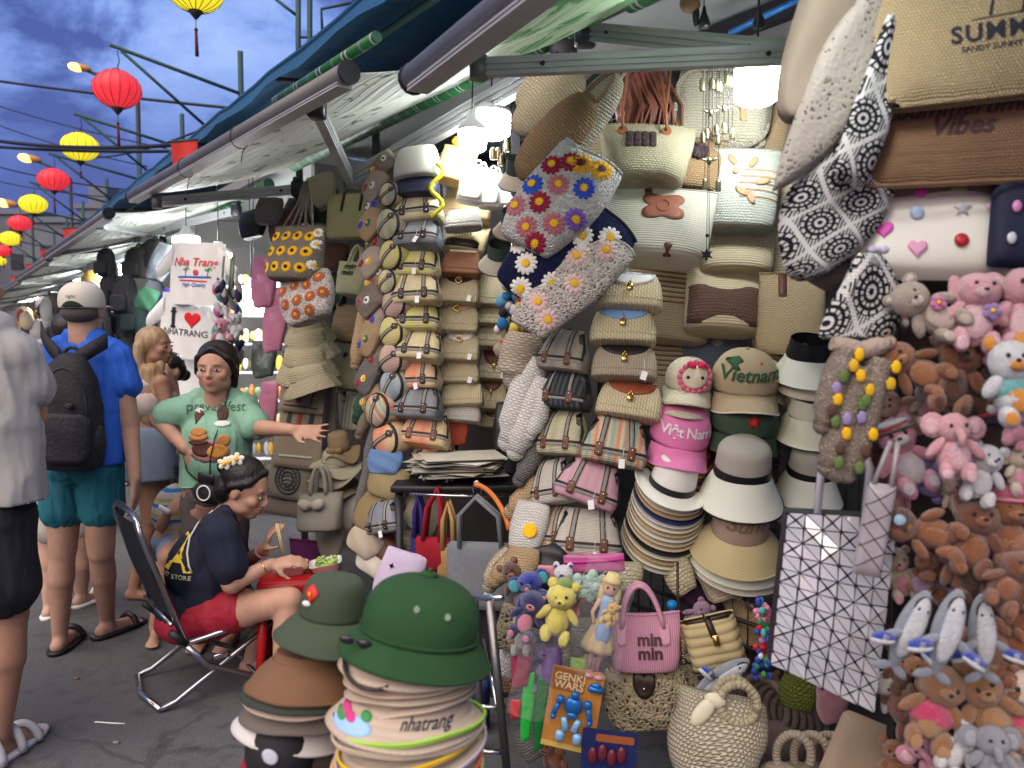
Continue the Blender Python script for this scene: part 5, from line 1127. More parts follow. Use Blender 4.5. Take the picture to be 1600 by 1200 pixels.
def fedora(label,px,py,d,w,h,mat,band=BLK,full=True,roll=14,yaw=-6,pitch=16,tw=.0):
 s=k(d);w*=s;h*=s;t=thing('fedora_hat',label,'hat',at(px,py,d),(pitch,roll,yaw),'fedora hats stacked in a leaning fan')
 def br(q,a,s_):e=max(0,(s_[1]/w-.30)/.22);return V((q.x,q.y,q.z+w*.10*e*abs(math.cos(a))**3-w*.03*e*abs(math.sin(a))))
 if full:
  obj('crown',loft([(-h*.05,w*.32,w*.36),(h*.25,w*.30,w*.33),(h*.50,w*.27,w*.29),(h*.60,w*.23,w*.25),(h*.62,w*.12,w*.15),(h*.54,w*.04,w*.10)],36,sub=2,fn=lambda q,a,s_:V((q.x*(1-.12*max(0,-math.sin(a))*(s_[0]>h*.4)),q.y,q.z))),mat,t)
  obj('ribbon_band',loft([(h*.0,w*.325,w*.365),(h*.13,w*.318,w*.355)],36,cap=(0,0)),band,t)
 else:obj('crown',loft([(-h*.05,w*.31,w*.35),(h*.1,w*.30,w*.34)],30,cap=(0,0)),mat,t)
 g=loft([(0,w*.31,w*.35),(-h*.03,w*.42,w*.46),(-h*.06,w*.52,w*.55)],44,fn=br,cap=(0,0),sub=3)
 g2=loft([(-.004,w*.31,w*.35),(-h*.03-.004,w*.42,w*.46),(-h*.06-.004,w*.52,w*.55)],44,fn=br,cap=(0,0),sub=3)
 obj('brim',MB().add(g).add(g2),mat,t);obj('brim_edge',tube(g[0][-44:],.0035,6,True),mat,t)
fedora('white fedora with thin black band on top of the leaning stack',1050,758,2.56,116,80,FW)
fc=[('cream',(.70,.64,.50)),('sand',(.48,.34,.18)),('navy',(.015,.03,.12)),('light grey',(.55,.55,.52)),('ivory',(.72,.68,.55)),('tan',(.50,.38,.22)),('off white',(.70,.68,.60)),('beige',(.55,.44,.30)),('wheat',(.58,.48,.32)),('black',(.015,.014,.014)),('oatmeal',(.60,.56,.46)),('camel',(.42,.30,.17)),('vanilla',(.72,.66,.48)),('stone',(.50,.47,.40))]
for i,(n_,c)in enumerate(fc):fedora('%s fedora brim in the leaning stack under the white fedora'%n_,1048-i*1.6,768+i*6.6,2.60+.004*i,108+i*.6,70,ribs('fed_'+n_.replace(' ','_'),c,230,.0008,1,'UV',cf=.8),BLK,False,roll=13+.5*math.sin(i))
STW=ribs('sunhat_wheat',(.62,.52,.28),210,.0012,1,'UV',cf=.72)
def sunhat(label,px,py,d,w,h,crown,brim,roll=0,yaw=-8,pitch=20,lettering=None,fullc=True,wav=0):
 s=k(d);w*=s;h*=s;t=thing('sun_hat',label,'hat',at(px,py,d),(pitch,roll,yaw),'wide brimmed sun hats in the middle stack')
 if fullc:
  g=loft([(-h*.05,w*.30,w*.30),(h*.20,w*.285,w*.285),(h*.34,w*.23,w*.23),(h*.41,w*.10,w*.10),(h*.42,w*.02,w*.02)],36,sub=3);b=bvh(g);obj('crown',g,crown,t)
  if lettering:obj('lettering',wrap(b,xf(text(lettering,w*.22,shear=.4,bold=.015),t=(0,0,h*.22)),.004),pm('sequin_script',(.22,.13,.09),.4),t,smooth=False)
 g=loft([(0,w*.29,w*.29),(-h*.10,w*.40,w*.40),(-h*.26,w*.50,w*.52)],48,cap=(0,0),sub=5,fn=lambda q,a,s_:V((q.x,q.y,q.z+wav*h*math.sin(a*7)*max(0,s_[1]/w-.33)*4)))
 obj('brim',MB().add(g).add(xf(g,t=(0,0,-.004))),brim,t);obj('brim_edge',tube(g[0][-48:],.004,6,True),brim,t)
visor('white visor with grey mesh crown and black edges in the middle stack',1159,742,2.5,122,108,VW,BLK,2,mesh_top=knit('visor_mesh',(0,0,0)),trim=BLK)
sunhat('wheat straw sun hat with taupe cloth crown and dark script',1156,828,2.5,148,150,pm('taupe_mesh',(.36,.27,.20),.9,0,.1,30,.001,500),STW,2,lettering='Sum')
sunhat('pale mint sun hat brim under the wheat one',1157,842,2.53,152,140,None,pm('pale_mint',(.60,.62,.50),.85),3,fullc=False)
sunhat('ivory sun hat brim, third in the wide stack',1158,852,2.55,150,140,None,pm('ivory_brim',(.66,.63,.52),.85),4,fullc=False)
sunhat('frayed beige sun hat brim at the bottom of the wide stack',1150,868,2.58,140,140,None,K_BG,10,fullc=False,wav=.12)
t=thing('wire_shelf','black metal shelf carrying the hat stacks','shelf',st(-.55,.3,.95))
o0=t.location
obj('board',(lambda g:([v-o0 for v in g[0]],g[1],g[2]))(sbox(-1.2,.22,.28,1.1,.66,.69)),BLK,t,smooth=False)
for z in(.60,.52):obj('rail',tube([st(-1.2,.26,z)-o0,st(.24,.26,z)-o0],.008,6),DKM,t)
for i in range(24):obj('wire',tube([st(-1.2+i*.06,.262,.69)-o0,st(-1.2+i*.06,.262,.50)-o0],.0025,4),DKM,t)
def hang(label,name,cat,pts,d,r,mat,group=None,sub=None,fl=1):
 P=[at(x,y,d)for x,y in pts];o=P[0].copy();t=thing(name,label,cat,o,group=group)
 out=[]
 for i in range(len(P)-1):
  for q in range(6):out.append(P[i].lerp(P[i+1],q/6)-o)
 out.append(P[-1]-o);n=len(out);s=k(d)
 rr=[r*s*(.55+.45*math.sin(math.pi*min(1,(i+2)/(n*.5))/2))*(1 if i<n-2 else .7)for i in range(n)]
 obj('body',tube(out,rr,14),mat,t);obj('tip',ball(out[-1],rr[-1]*.98,12,8),mat,t);return t
KG=knit('grey_knit',(.22,.21,.20),70,60,.006);KBK=knit('black_knit',(.015,.015,.018),70,60,.006)
G_T='knitted tubes and tails hanging left of the front column'
for a in[('long white knitted tail left of the taupe pouch',[(842,560),(820,610),(795,690)],2.75,26,K_WH),('second white knitted tail in front of the black one',[(850,590),(828,650),(806,706)],2.72,22,K_WH),('beige perforated round bag above the white tails',[(820,520),(812,565),(808,590)],2.78,34,K_BG),('black knitted tail between the white and grey ones',[(850,640),(825,690),(800,730)],2.78,18,KBK),('grey knitted tail right of the black one',[(858,660),(840,700),(812,750)],2.74,17,KG),('thin ivory tail beside the olive pouch',[(850,610),(845,650),(830,680)],2.68,13,K_WH),('tan braided cord bundle below the tails',[(850,740),(830,770),(800,800)],2.76,20,K_NT),('beige braided bundle above the smiley bag',[(850,780),(830,800),(808,820)],2.72,19,K_BG),('braided jute bundle next to the smiley bag',[(830,850),(800,880),(775,905)],2.74,20,K_NT),('jute tassel bundle left of the toys',[(800,860),(780,885),(765,915)],2.8,18,K_BG)]:
 hang(a[0],'knitted_tail','knitted tail',a[1],a[2],a[3],a[4],G_T)
t,b,w,h=softbag('white fluffy bag with a yellow smiley in the lower left of the column',826,826,2.66,64,84,K_WH,8,-30)
obj('smiley',grid_poly([(w*.15+w*.18*math.cos(a),w*.18*math.sin(a))for a in[2*math.pi*i/18 for i in range(18)]],.006,b),YC,t)
random.seed(3)
PC=[(.02,.16,.36),(.05,.07,.16),(.55,.55,.55),(.62,.58,.52),(.02,.02,.04),(.30,.24,.18),(.12,.30,.45),(.60,.50,.10),(.45,.04,.08)]
t=thing('pompom_garland','cluster of blue, white and grey yarn pompoms beside the navy daisy bag','pompoms',at(790,450,2.8))
for i in range(46):
 x=775+random.random()*44+(i%7)*2;y=435+random.random()*130;s=k(2.8)
 obj('pompom',ball(at(x,y,2.76+random.random()*.12)-t.location,random.uniform(7,11)*s,9,7,fn=lambda v:v*(1+.14*math.sin(v.x*500+v.z*300))),pm('pom%d'%(i%9),PC[i%9],.95),t)
for(x,y,w_,h_,c,lab)in[(780,400,66,54,(.40,.38,.30),'grey lined straw visor with dark green band behind the crochet bags'),(800,348,60,50,(.28,.22,.17),'taupe straw visor above the grey one'),(806,270,54,60,(.50,.46,.38),'beige straw visor under the round straw bags')]:
 s=k(3.0);t=thing('straw_visor',lab,'visor',at(x,y,3.0),(20,30,-50));m=ribs('vis_%d'%y,c,200,.001,1,'UV')
 obj('brim',loft([(0,w_*s*.30,w_*s*.28),(-h_*s*.3,w_*s*.5,w_*s*.48),(-h_*s*.32,w_*s*.5,w_*s*.48),(-.004,w_*s*.29,w_*s*.27)],30,sub=2,cap=(0,0)),m,t);obj('band',loft([(0,w_*s*.30,w_*s*.28),(h_*s*.4,w_*s*.28,w_*s*.26)],26,cap=(0,0)),pm('vis_band',(.04,.06,.05),.8),t)
rowL=[(598,262,24,C_TP),(588,290,26,K_BG),(592,318,26,C_TP),(582,348,28,K_NT),(592,378,25,C_TP),(582,408,27,K_BG),(590,438,25,K_NT),(580,468,28,C_TP),(588,498,26,K_BG),(578,528,28,K_NT),(586,560,26,C_TP),(574,590,26,KG),(580,620,25,K_NT)]
nm=['topmost','second','third','fourth','fifth','sixth','seventh','eighth','ninth','tenth','eleventh','twelfth','lowest']
fcol=[YC,YOG,WP,YB,yarn('green',(.03,.16,.08)),YR]
for i,(x,y,r,m)in enumerate(rowL):
 t,b,w,h=softbag('folded crochet bag, %s in the pile left of the round ended pouches'%nm[i],x,y,3.62,r*2.2,r*1.7,m,-35 if i<8 else-55,-30,group='folded crochet bags piled left of the duffel column')
 for q in range(3 if i%2==0 else 2):petals(b,(-.25+.25*q)*w,(.1-.18*(q%2))*h,w*.11,9,fcol[(i+q)%6],fcol[(i+q+2)%6],t,.005)
for a in[('taupe knitted tube low left of the pouches',[(600,560),(585,620),(562,680)],12,C_TP),('dark green tube among the crochet pile',[(590,570),(575,610),(558,655)],13,pm('bottle_green_knit',(.02,.06,.04),.9,bump=.004,bs=120)),('dark knitted strap tube',[(606,600),(592,660),(572,730)],11,KG),('grey tube hanging by the blue bag',[(582,700),(576,740),(560,800)],11,KG),('brown braided tube at the very left',[(574,470),(566,520),(556,570)],13,K_NT)]:
 hang(a[0],'knitted_tube','knitted tube',a[1],3.66,a[2],a[3],'knitted tubes left of the duffel column')
softbag('blue denim pouch under the peach round pouch',601,722,3.5,62,38,pm('denim_blue',(.10,.19,.36),.85),4,-20)
softbag('tan woven bag rolled up under the blue pouch',606,752,3.5,66,54,knit('tan_herring',(.42,.34,.18),90,80,.004),24,-20)
softbag('second tan woven bag below, hanging down left',590,800,3.52,70,70,knit('tan_herring2',(.38,.29,.15),90,80,.004),34,-20)
duffel('grey leather duffel lying sideways at the bottom of stall two',602,808,3.42,66,50,pm('grey_leather',(.17,.185,.21),.45),-14,-30,-10)
for i,(x,y,w_,h_)in enumerate([(668,790,70,86),(650,806,74,80),(636,822,70,70)]):
 t,b,w,h=tote(['cream woven handbag in front, with pale loop handles','cream woven handbag in the middle of the tilted row','cream woven handbag at the back of the tilted row'][i],x,y,3.45+.06*i,w_,h_,K_IV,roll=24,yaw=-30,pitch=-10,top=.9,bot=.9,dp=.3,group='cream woven handbags in a tilted row')
 for q in range(2):obj('handle',tube(arch(w*.28,h*.55,14,-.03+.04*q,h*.4),w*.035,8),WLT,t)
for i,(x,y,rl)in enumerate([(570,846,40),(600,858,30),(584,876,34)]):
 softbag(['beige leather bag at the lower left of stall two','brown and beige bag under the grey duffel','cream bag lying low beside the lilac bag'][i],x,y,3.5,60,44,[pm('beige_leather',(.42,.36,.28),.6),BRL,pm('cream_leather',(0,0,0))][i],rl,-20)
t,b,w,h=softbag('lilac cloth bag printed with dark stars near the helmet',622,905,3.1,74,90,pm('lilac_cloth',(.46,.38,.52),.85,0,.15,10,.003,50),20,-10)
for x,z in[(-.2,.2),(.1,0),(-.05,-.25)]:obj('star_print',wrap(b,slab(star2(w*x,h*z,w*.07,4),0,0),.005),NLT,t)
t=thing('mat_pile','pile of thin woven place mats on the shelf','mats',at(716,740,3.45));random.seed(5)
for i in range(16):
 m=pm('mat%d'%(i%5),[(.50,.47,.40),(.36,.34,.30),(.60,.57,.50),(.30,.33,.24),(.46,.40,.32)][i%5],.9)
 a=random.uniform(-.5,.5)
 obj('mat',box((random.uniform(-.03,.03),random.uniform(-.03,.03),.004+i*.0055),(.36,.26,.003),rot=Matrix.Rotation(a,3,'Z')@Matrix.Rotation(random.uniform(-.02,.02),3,'X')),m,t,smooth=False)
t=thing('table_shelf','black shelf under the place mats','shelf',at(725,748,3.45));obj('board',box((0,.1,-.02),(.62,.5,.03),.004),BLK,t)
for sx in(-.28,.28):obj('leg',box((sx,-.1,-.5),(.03,.03,.95)),DKM,t)
softbag('small dark camouflage pouch above the place mats',690,688,3.7,60,46,pm('camo',(.05,.055,.03),.9,0,.9,30),4,0);softbag('small orange red printed pouch above the place mats',715,676,3.65,34,40,pm('orange_red',(.40,.07,.03),.8,0,.5,40),0,0)
softbag('black bag beside the brown flap clutch',792,666,3.6,44,76,BLK,4,-10)
def shoptote(label,px,py,d,w,h,mat,hmat,hh,roll=0,yaw=-12,hx=.22,lean=0):
 t,b,w,h=flatbag(label,px,py,d,w,h,mat,roll,yaw,0,.05)
 for sy in(-.02,.02):obj('handle',tube([V((-w*hx,sy,h*.42)),V((-w*hx*.9+lean*.5,sy,h*.5+hh*k(d)*.6)),V((lean,sy,h*.5+hh*k(d))),V((w*hx*.9+lean*.3,sy,h*.5+hh*k(d)*.6)),V((w*hx,sy,h*.42))],.012,4,sq=True),hmat,t)
 return t,b,w,h
FELT=pm('grey_felt',(.17,.19,.21),.95,0,.25,40,.002,260);CRM=pm('crimson_felt',(.30,.008,.022),.95,0,.1,20,.001,200);OCH=pm('ochre_felt',(.40,.24,.09),.95,0,.1,20,.001,200)
shoptote('crimson cloth tote hanging under the mats shelf',676,866,3.3,56,56,CRM,CRM,80,0,-10,.25,.03)
shoptote('indigo cloth tote half hidden behind the crimson one',656,862,3.36,30,58,pm('indigo_felt',(.03,.025,.16),.95),pm('indigo_felt',(0,0,0)),60)
shoptote('ochre cloth tote between the crimson and the grey one',702,880,3.28,40,56,OCH,OCH,70)
t,b,w,h=shoptote('large grey felt tote with a tiny conical hat figure',752,900,3.15,112,110,FELT,FELT,72,0,-8,.3,-.02)
t2=obj('figure_print',MB().add(grid_poly([(w*.12,-h*.12),(w*.20,-h*.24),(w*.04,-h*.24)],.005,b,rings=1),0).add(grid_poly([(w*.10,-h*.25),(w*.14,-h*.25),(w*.17,-h*.40),(w*.07,-h*.40)],.004,b,rings=1),1),[WHT,pm('print_pink',(.65,.05,.20),.8)],t)
tag(obj('orange_strap',tube(bez(at(742,756,3.2),at(772,762,3.2),at(790,800,3.15),at(796,828,3.12),10),.012,4,sq=True),pm('orange_webbing',(.75,.22,.05),.8)),'bright orange bag strap above the grey felt tote','strap')
tag(obj('coat_hanger',MB().add(tube(bez(at(740,770,3.2),at(735,745,3.2),at(755,745,3.2),at(752,772,3.2),10),.003,6)).add(tube([at(640,772,3.2),at(800,778,3.2)],.006,6)),CHR),'chrome hanger rail with hook above the cloth totes','hanger')
# RIGHT FOREGROUND COLUMN (about 1.5 m away)
def jute(name,c,f=260):return knit(name,c,f,f,.0035,c2=dkc(c,.48),var=.3,chev=.05)
JT1=jute('light_jute',(.50,.37,.20),95);JT2=jute('brown_jute',(.30,.17,.09),95);BWN=knit('bw_yarn',(.6,.6,.6),160,160,.003)
INK=pm('ink',(.02,.018,.03),.8)
D1_=1.50
t,b,w,h=flatbag('light jute beach tote printed SUMMER with palm trees, top right corner',1532,22,D1_,300,262,JT1,-3,-14,-4,.05,name='jute_tote')
obj('print',MB().add(wrap(b,xf(text('SUMMER',h*.135,bold=.03,spacing=1.15),t=(w*.09,0,-h*.14)),.0015)).add(wrap(b,xf(text('SANDY SUNNY BEACH',h*.045,bold=.015),t=(w*.09,0,-h*.225)),.0015)),INK,t,smooth=False)
mb=MB();palm_shape(mb,w*.02,-h*.05,h*.17,b,off=.0015);palm_shape(mb,w*.16,-h*.05,h*.14,b,off=.0015);mb.add(ribbon(b,seg2((-w*.06,-h*.06),(w*.26,-h*.05)),h*.01,.001));obj('palm_print',mb,INK,t)
obj('hem',ribbon(b,[(w*.49*q,-h*.488)for q in[-1+i/10 for i in range(21)]],h*.02,.003),JT1,t)
flatbag('second light jute tote right behind the SUMMER one, its lower edge showing',1540,30,D1_+.035,304,260,JT1,-3,-14,-4,.05,name='jute_tote')
t,b,w,h=flatbag('brown jute tote printed Summertime Vibes',1505,172,D1_+.06,300,236,JT2,0,-14,-6,.05,name='jute_tote')
obj('print',MB().add(wrap(b,xf(text('Summertime',h*.15,shear=.35,bold=.02),t=(-w*.02,0,-h*.015)),.0015)).add(wrap(b,xf(text('Vibes',h*.17,shear=.35,bold=.025),t=(-w*.03,0,-h*.13)),.0015)),pm('plum_ink',(.06,.025,.03),.8),t,smooth=False)
for q in range(3):obj('woven_line',ribbon(b,seg2((-w*.48,-h*(.24+.055*q)),(w*.48,-h*(.235+.055*q)),14),h*.004,.0006),pm('plum_thread',(.20,.11,.06),.9),t)
obj('piping',tube([V((x,-.02,z))for x,z in rrect(w*.99,h*.99,.02,3)],.004,6,True),pm('plum_thread',(0,0,0)),t)
flatbag('dark brown jute tote behind the Summertime Vibes one',1500,186,D1_+.10,310,236,pm('dark_jute',(.16,.10,.08),.9),0,-14,-6,.05,name='jute_tote')
t,b,w,h=flatbag('cream rubber bag decorated with stuck on charms',1455,350,D1_+.13,232,182,pm('cream_rubber',(.74,.70,.60),.42,0,.04,10,.0003,60),2,-12,-14,.10,name='rubber_bag')
CH=[(-.36,.12,'orange',(.70,.28,.03),'b'),(-.36,-.12,'hot_magenta',(.75,.10,.45),'h'),(-.40,-.30,'violet_grey',(.55,.50,.65),'bow'),(-.12,.20,'magenta',(.72,.08,.42),'b'),(-.14,.02,'pale_blue',(.45,.55,.72),'b'),(-.14,-.28,'pink',(.75,.35,.50),'h'),(.14,-.22,'ruby',(.45,.015,.03),'b'),(.14,.04,'silver',(.5,.5,.52),'star'),(.12,.22,'moss',(.35,.34,.20),'box'),(.36,.26,'graphite',(.10,.11,.16),'b'),(.36,.06,'rose',(.70,.40,.60),'bow'),(.40,-.16,'yellow',(.85,.60,.03),'x'),(-.02,.34,'brown',(.12,.09,.06),'box'),(.26,.38,'dark',(.05,.05,.06),'star'),(-.40,.30,'dark',(.05,.05,.06),'box'),(-.20,.34,'dark',(.05,.05,.06),'b')]
for x,z,n_,c,kd in CH:
 m=pm('charm_'+n_,c,.35);q=proj(b,w*x*.92,h*z,.003);s_=w*.045
 if kd=='b':g=ball(q,(s_,s_*.5,s_),12,8)
 elif kd=='h':g=grid_poly(heart2(w*x*.92,h*z,s_*1.4),.006,b,rings=3)
 elif kd=='bow':g=MB().add(ball(q+V((-s_*.8,0,0)),(s_*.8,s_*.4,s_*.6),10,6)).add(ball(q+V((s_*.8,0,0)),(s_*.8,s_*.4,s_*.6),10,6)).add(ball(q,s_*.4,8,6))
 elif kd=='star':g=grid_poly(star2(w*x*.92,h*z,s_*1.2),.005,b,rings=2)
 elif kd=='x':g=MB().add(ribbon(b,seg2((w*x*.92-s_,h*z-s_),(w*x*.92+s_,h*z+s_)),s_*.6,.006)).add(ribbon(b,seg2((w*x*.92-s_*.4,h*z+s_*1.2),(w*x*.92+s_*.9,h*z+s_*.8)),s_*.6,.006))
 else:g=grid_poly([(w*x*.92+a*s_*2,h*z+c_*s_*1.2)for a,c_ in rrect(1,1,.2,2)],.005,b,rings=2)
 obj('charm',g,m,t)
t,b,w,h=flatbag('navy bag with pink and white charms at the right edge',1606,350,D1_+.03,110,140,pm('navy_canvas',(.012,.012,.04),.7),4,-10,-4,.06,name='charm_bag',cat='bag')
for x,z,c in[(-.24,.15,(.70,.25,.50)),(-.28,-.2,(.6,.6,.62))]:obj('charm',ball(proj(b,w*x,h*z,.004),(.009,.005,.012),10,6),pm('ncharm%g'%z,c,.4),t)
def leafshape(label,name,cat,pts_l,pts_r,d,mat,th=.03,pitch=0):
 """closed hanging shape between a left and a right outline (photo pixels at depth d)"""
 n=len(pts_l);o=at((pts_l[0][0]+pts_r[0][0])/2,pts_l[n//2][1],d);t=thing(name,label,cat,o)
 vs,fs,uv=[],[],[];nu=14
 L_=[at(x,y,d)-o for x,y in pts_l];R_=[at(x,y,d+.03)-o for x,y in pts_r]
 def cr(P,u):
  m=len(P)-1;f=u*m;i=min(int(f),m-1);q=f-i;p0,p1,p2,p3=P[max(i-1,0)],P[i],P[i+1],P[min(i+2,m)]
  return .5*((2*p1)+(p2-p0)*q+(2*p0-5*p1+4*p2-p3)*q*q+(3*p1-p0-3*p2+p3)*q**3)
 nv=26
 for sg in(-1,1):
  for j in range(nv+1):
   v=j/nv;a=cr(L_,v);c=cr(R_,v)
   for i in range(nu+1):
    u=i/nu;p=a.lerp(c,u);e=(1-abs(2*u-1)**4)**.5*(1-abs(2*v-1)**6)**.5
    vs.append(p+V((0,sg*th*e*(1+.15*math.sin(u*5+v*6)),0)));uv.append(((u-.5)*(c-a).length,v*(L_[0]-L_[-1]).length))
 m=(nu+1)*(nv+1)
 for j in range(nv):
  for i in range(nu):
   a=j*(nu+1)+i;f=(a,a+nu+1,a+nu+2,a+1);fs.append(f);fs.append(tuple(m+q for q in f[::-1]))
 g=(vs,fs,uv);ob=obj('body',g,mat,t)
 return t,bvh(g),g
leafshape('plain beige cloth bag hanging at the top beside the lace bag','cloth_bag','bag',[(1268,-60),(1236,40),(1218,110),(1214,168),(1232,190)],[(1420,-60),(1400,10),(1330,80),(1280,150),(1246,196)],1.62,pm('beige_canvas',(.33,.26,.19),.85,0,.1,8,.001,260),.035)
def lace():
 m,n,l,b=_base('lace_cloth',.85,0,.3);t=n.new('ShaderNodeTexCoord')
 vo=n.new('ShaderNodeTexVoronoi');vo.inputs['Scale'].default_value=110;l.new(t.outputs['Object'],vo.inputs[0])
 f=_m(n,l,'LESS_THAN',vo.outputs['Distance'],.30);f2=_m(n,l,'GREATER_THAN',_noise(n,l,22,2),.50)
 l.new(_mix(n,l,_m(n,l,'MULTIPLY',f,f2),(.34,.30,.25),(.08,.065,.055)),b.inputs['Base Color']);_bump(n,l,vo.outputs['Distance'],.002,b);return m
LC=lace()
leafshape('grey beige eyelet lace bag hanging diagonally in front of the plain one','lace_bag','bag',[(1395,-60),(1300,50),(1255,150),(1225,230),(1206,300)],[(1450,-60),(1392,60),(1346,170),(1296,240),(1232,290)],1.54,LC,.02)
def bwmat():
 m,n,l,b=_base('bw_crochet',.9,0,.2);t=n.new('ShaderNodeTexCoord')
 mp=n.new('ShaderNodeMapping');mp.inputs['Rotation'].default_value=(0,0,R(38));mp.inputs['Scale'].default_value=(11,11,11);l.new(t.outputs['UV'],mp.inputs[0])
 s=n.new('ShaderNodeSeparateXYZ');l.new(mp.outputs[0],s.inputs[0])
 cx=_m(n,l,'SUBTRACT',_m(n,l,'FRACT',s.outputs[0]),.5);cy=_m(n,l,'SUBTRACT',_m(n,l,'FRACT',s.outputs[1]),.5)
 sq=_m(n,l,'MAXIMUM',_m(n,l,'ABSOLUTE',cx),_m(n,l,'ABSOLUTE',cy))
 rd=_m(n,l,'SQRT',_m(n,l,'ADD',_m(n,l,'MULTIPLY',cx,cx),_m(n,l,'MULTIPLY',cy,cy)))
 rings=_m(n,l,'GREATER_THAN',_m(n,l,'SINE',_m(n,l,'ADD',_m(n,l,'MULTIPLY',rd,44),3.6)),.1)
 ang=n.new('ShaderNodeMath');ang.operation='ARCTAN2';l.new(cy,ang.inputs[0]);l.new(cx,ang.inputs[1])
 dots=_m(n,l,'GREATER_THAN',_m(n,l,'SINE',_m(n,l,'MULTIPLY',ang.outputs[0],14)),-.45)
 inner=_m(n,l,'MULTIPLY',rings,_m(n,l,'MAXIMUM',dots,_m(n,l,'LESS_THAN',rd,.15)))
 edge=_m(n,l,'GREATER_THAN',sq,.45)
 dots2=_m(n,l,'MULTIPLY',_m(n,l,'GREATER_THAN',rd,.44),_m(n,l,'GREATER_THAN',_m(n,l,'SINE',_m(n,l,'MULTIPLY',_m(n,l,'ADD',cx,cy),60)),.0))
 body=_m(n,l,'MULTIPLY',inner,_m(n,l,'LESS_THAN',rd,.44))
 w_=_m(n,l,'MAXIMUM',_m(n,l,'MAXIMUM',edge,body),dots2)
 l.new(_mix(n,l,w_,(.012,.012,.016),(.60,.58,.55)),b.inputs['Base Color'])
 t2=_m(n,l,'MULTIPLY',_m(n,l,'SINE',_m(n,l,'MULTIPLY',s.outputs[0],75)),_m(n,l,'SINE',_m(n,l,'MULTIPLY',s.outputs[1],75)))
 _bump(n,l,_m(n,l,'ADD',w_,_m(n,l,'MULTIPLY',t2,.4)),.003,b);return m
BW=bwmat()
leafshape('black and white crochet bag with round medallions hanging beside the jute totes','crochet_bag','handbag',[(1398,60),(1310,190),(1236,290),(1216,350),(1226,420),(1252,440)],[(1412,30),(1420,200),(1400,290),(1376,350),(1330,400),(1268,438)],1.60,BW,.05)
leafshape('narrow black and white crochet strap between lace bag and jute totes','crochet_bag','handbag',[(1388,20),(1350,120),(1320,200),(1300,270)],[(1404,20),(1400,130),(1384,220),(1345,300)],1.52,BW,.02)
leafshape('grey brown lining of a bag under the black and white medallion bag','bag_lining','bag',[(1330,330),(1290,390),(1262,440)],[(1400,330),(1350,420),(1290,456)],1.66,pm('greige',(.20,.16,.15),.9),.02)
leafshape('smaller black and white crochet bag with a diamond pattern under the rubber bag','crochet_bag','handbag',[(1340,395),(1318,440),(1294,480),(1280,520),(1284,530)],[(1376,395),(1400,440),(1410,490),(1396,524),(1392,528)],1.55,BW,.03)
FLK=crochet('oatmeal_flower_knit',(.42,.34,.27),170,.004,(.16,.12,.09))
for i,(pts,r,lab)in enumerate([([(1325,545),(1305,590),(1285,665)],25,'oatmeal knitted tube with yellow flowers, left of the hanging pair'),([(1350,575),(1320,650),(1292,730)],26,'middle oatmeal knitted tube with flowers'),([(1376,560),(1350,650),(1322,740)],28,'right oatmeal knitted tube with flowers above the geometric bag'),([(1290,715),(1300,735),(1320,745)],18,'low yellow and white knitted tube end'),([(1300,536),(1345,548),(1390,536)],17,'furry oatmeal roll under the diamond crochet bag')]):
 t=hang(lab,'knitted_tube','knitted tube',pts,1.52,r*.86,FLK if i<4 else pm('fur_oat',(.40,.31,.25),.95,bump=.006,bs=140),'knitted flower tubes of the right foreground');random.seed(i)
 if i<3:
  for q in range(7):
   u=(q+.5)/7;a=random.uniform(-1,1);p=at(pts[0][0]+(pts[2][0]-pts[0][0])*u+a*r*.6,pts[0][1]+(pts[2][1]-pts[0][1])*u,1.52)-t.location
   obj('flower',MB().add(ball(p+V((0,-r*k(1.5)*.95,0)),(.010,.0035,.013),12,8,fn=lambda v:v*(1+.25*noise.noise(v*500)))),[fcol[0],yarn('mustard',(.70,.42,.02)),yarn('moss',(.12,.18,.05)),yarn('lilac',(.32,.24,.45)),fcol[0],yarn('bark',(.10,.05,.03)),yarn('moss',(0,0,0))][q],t)
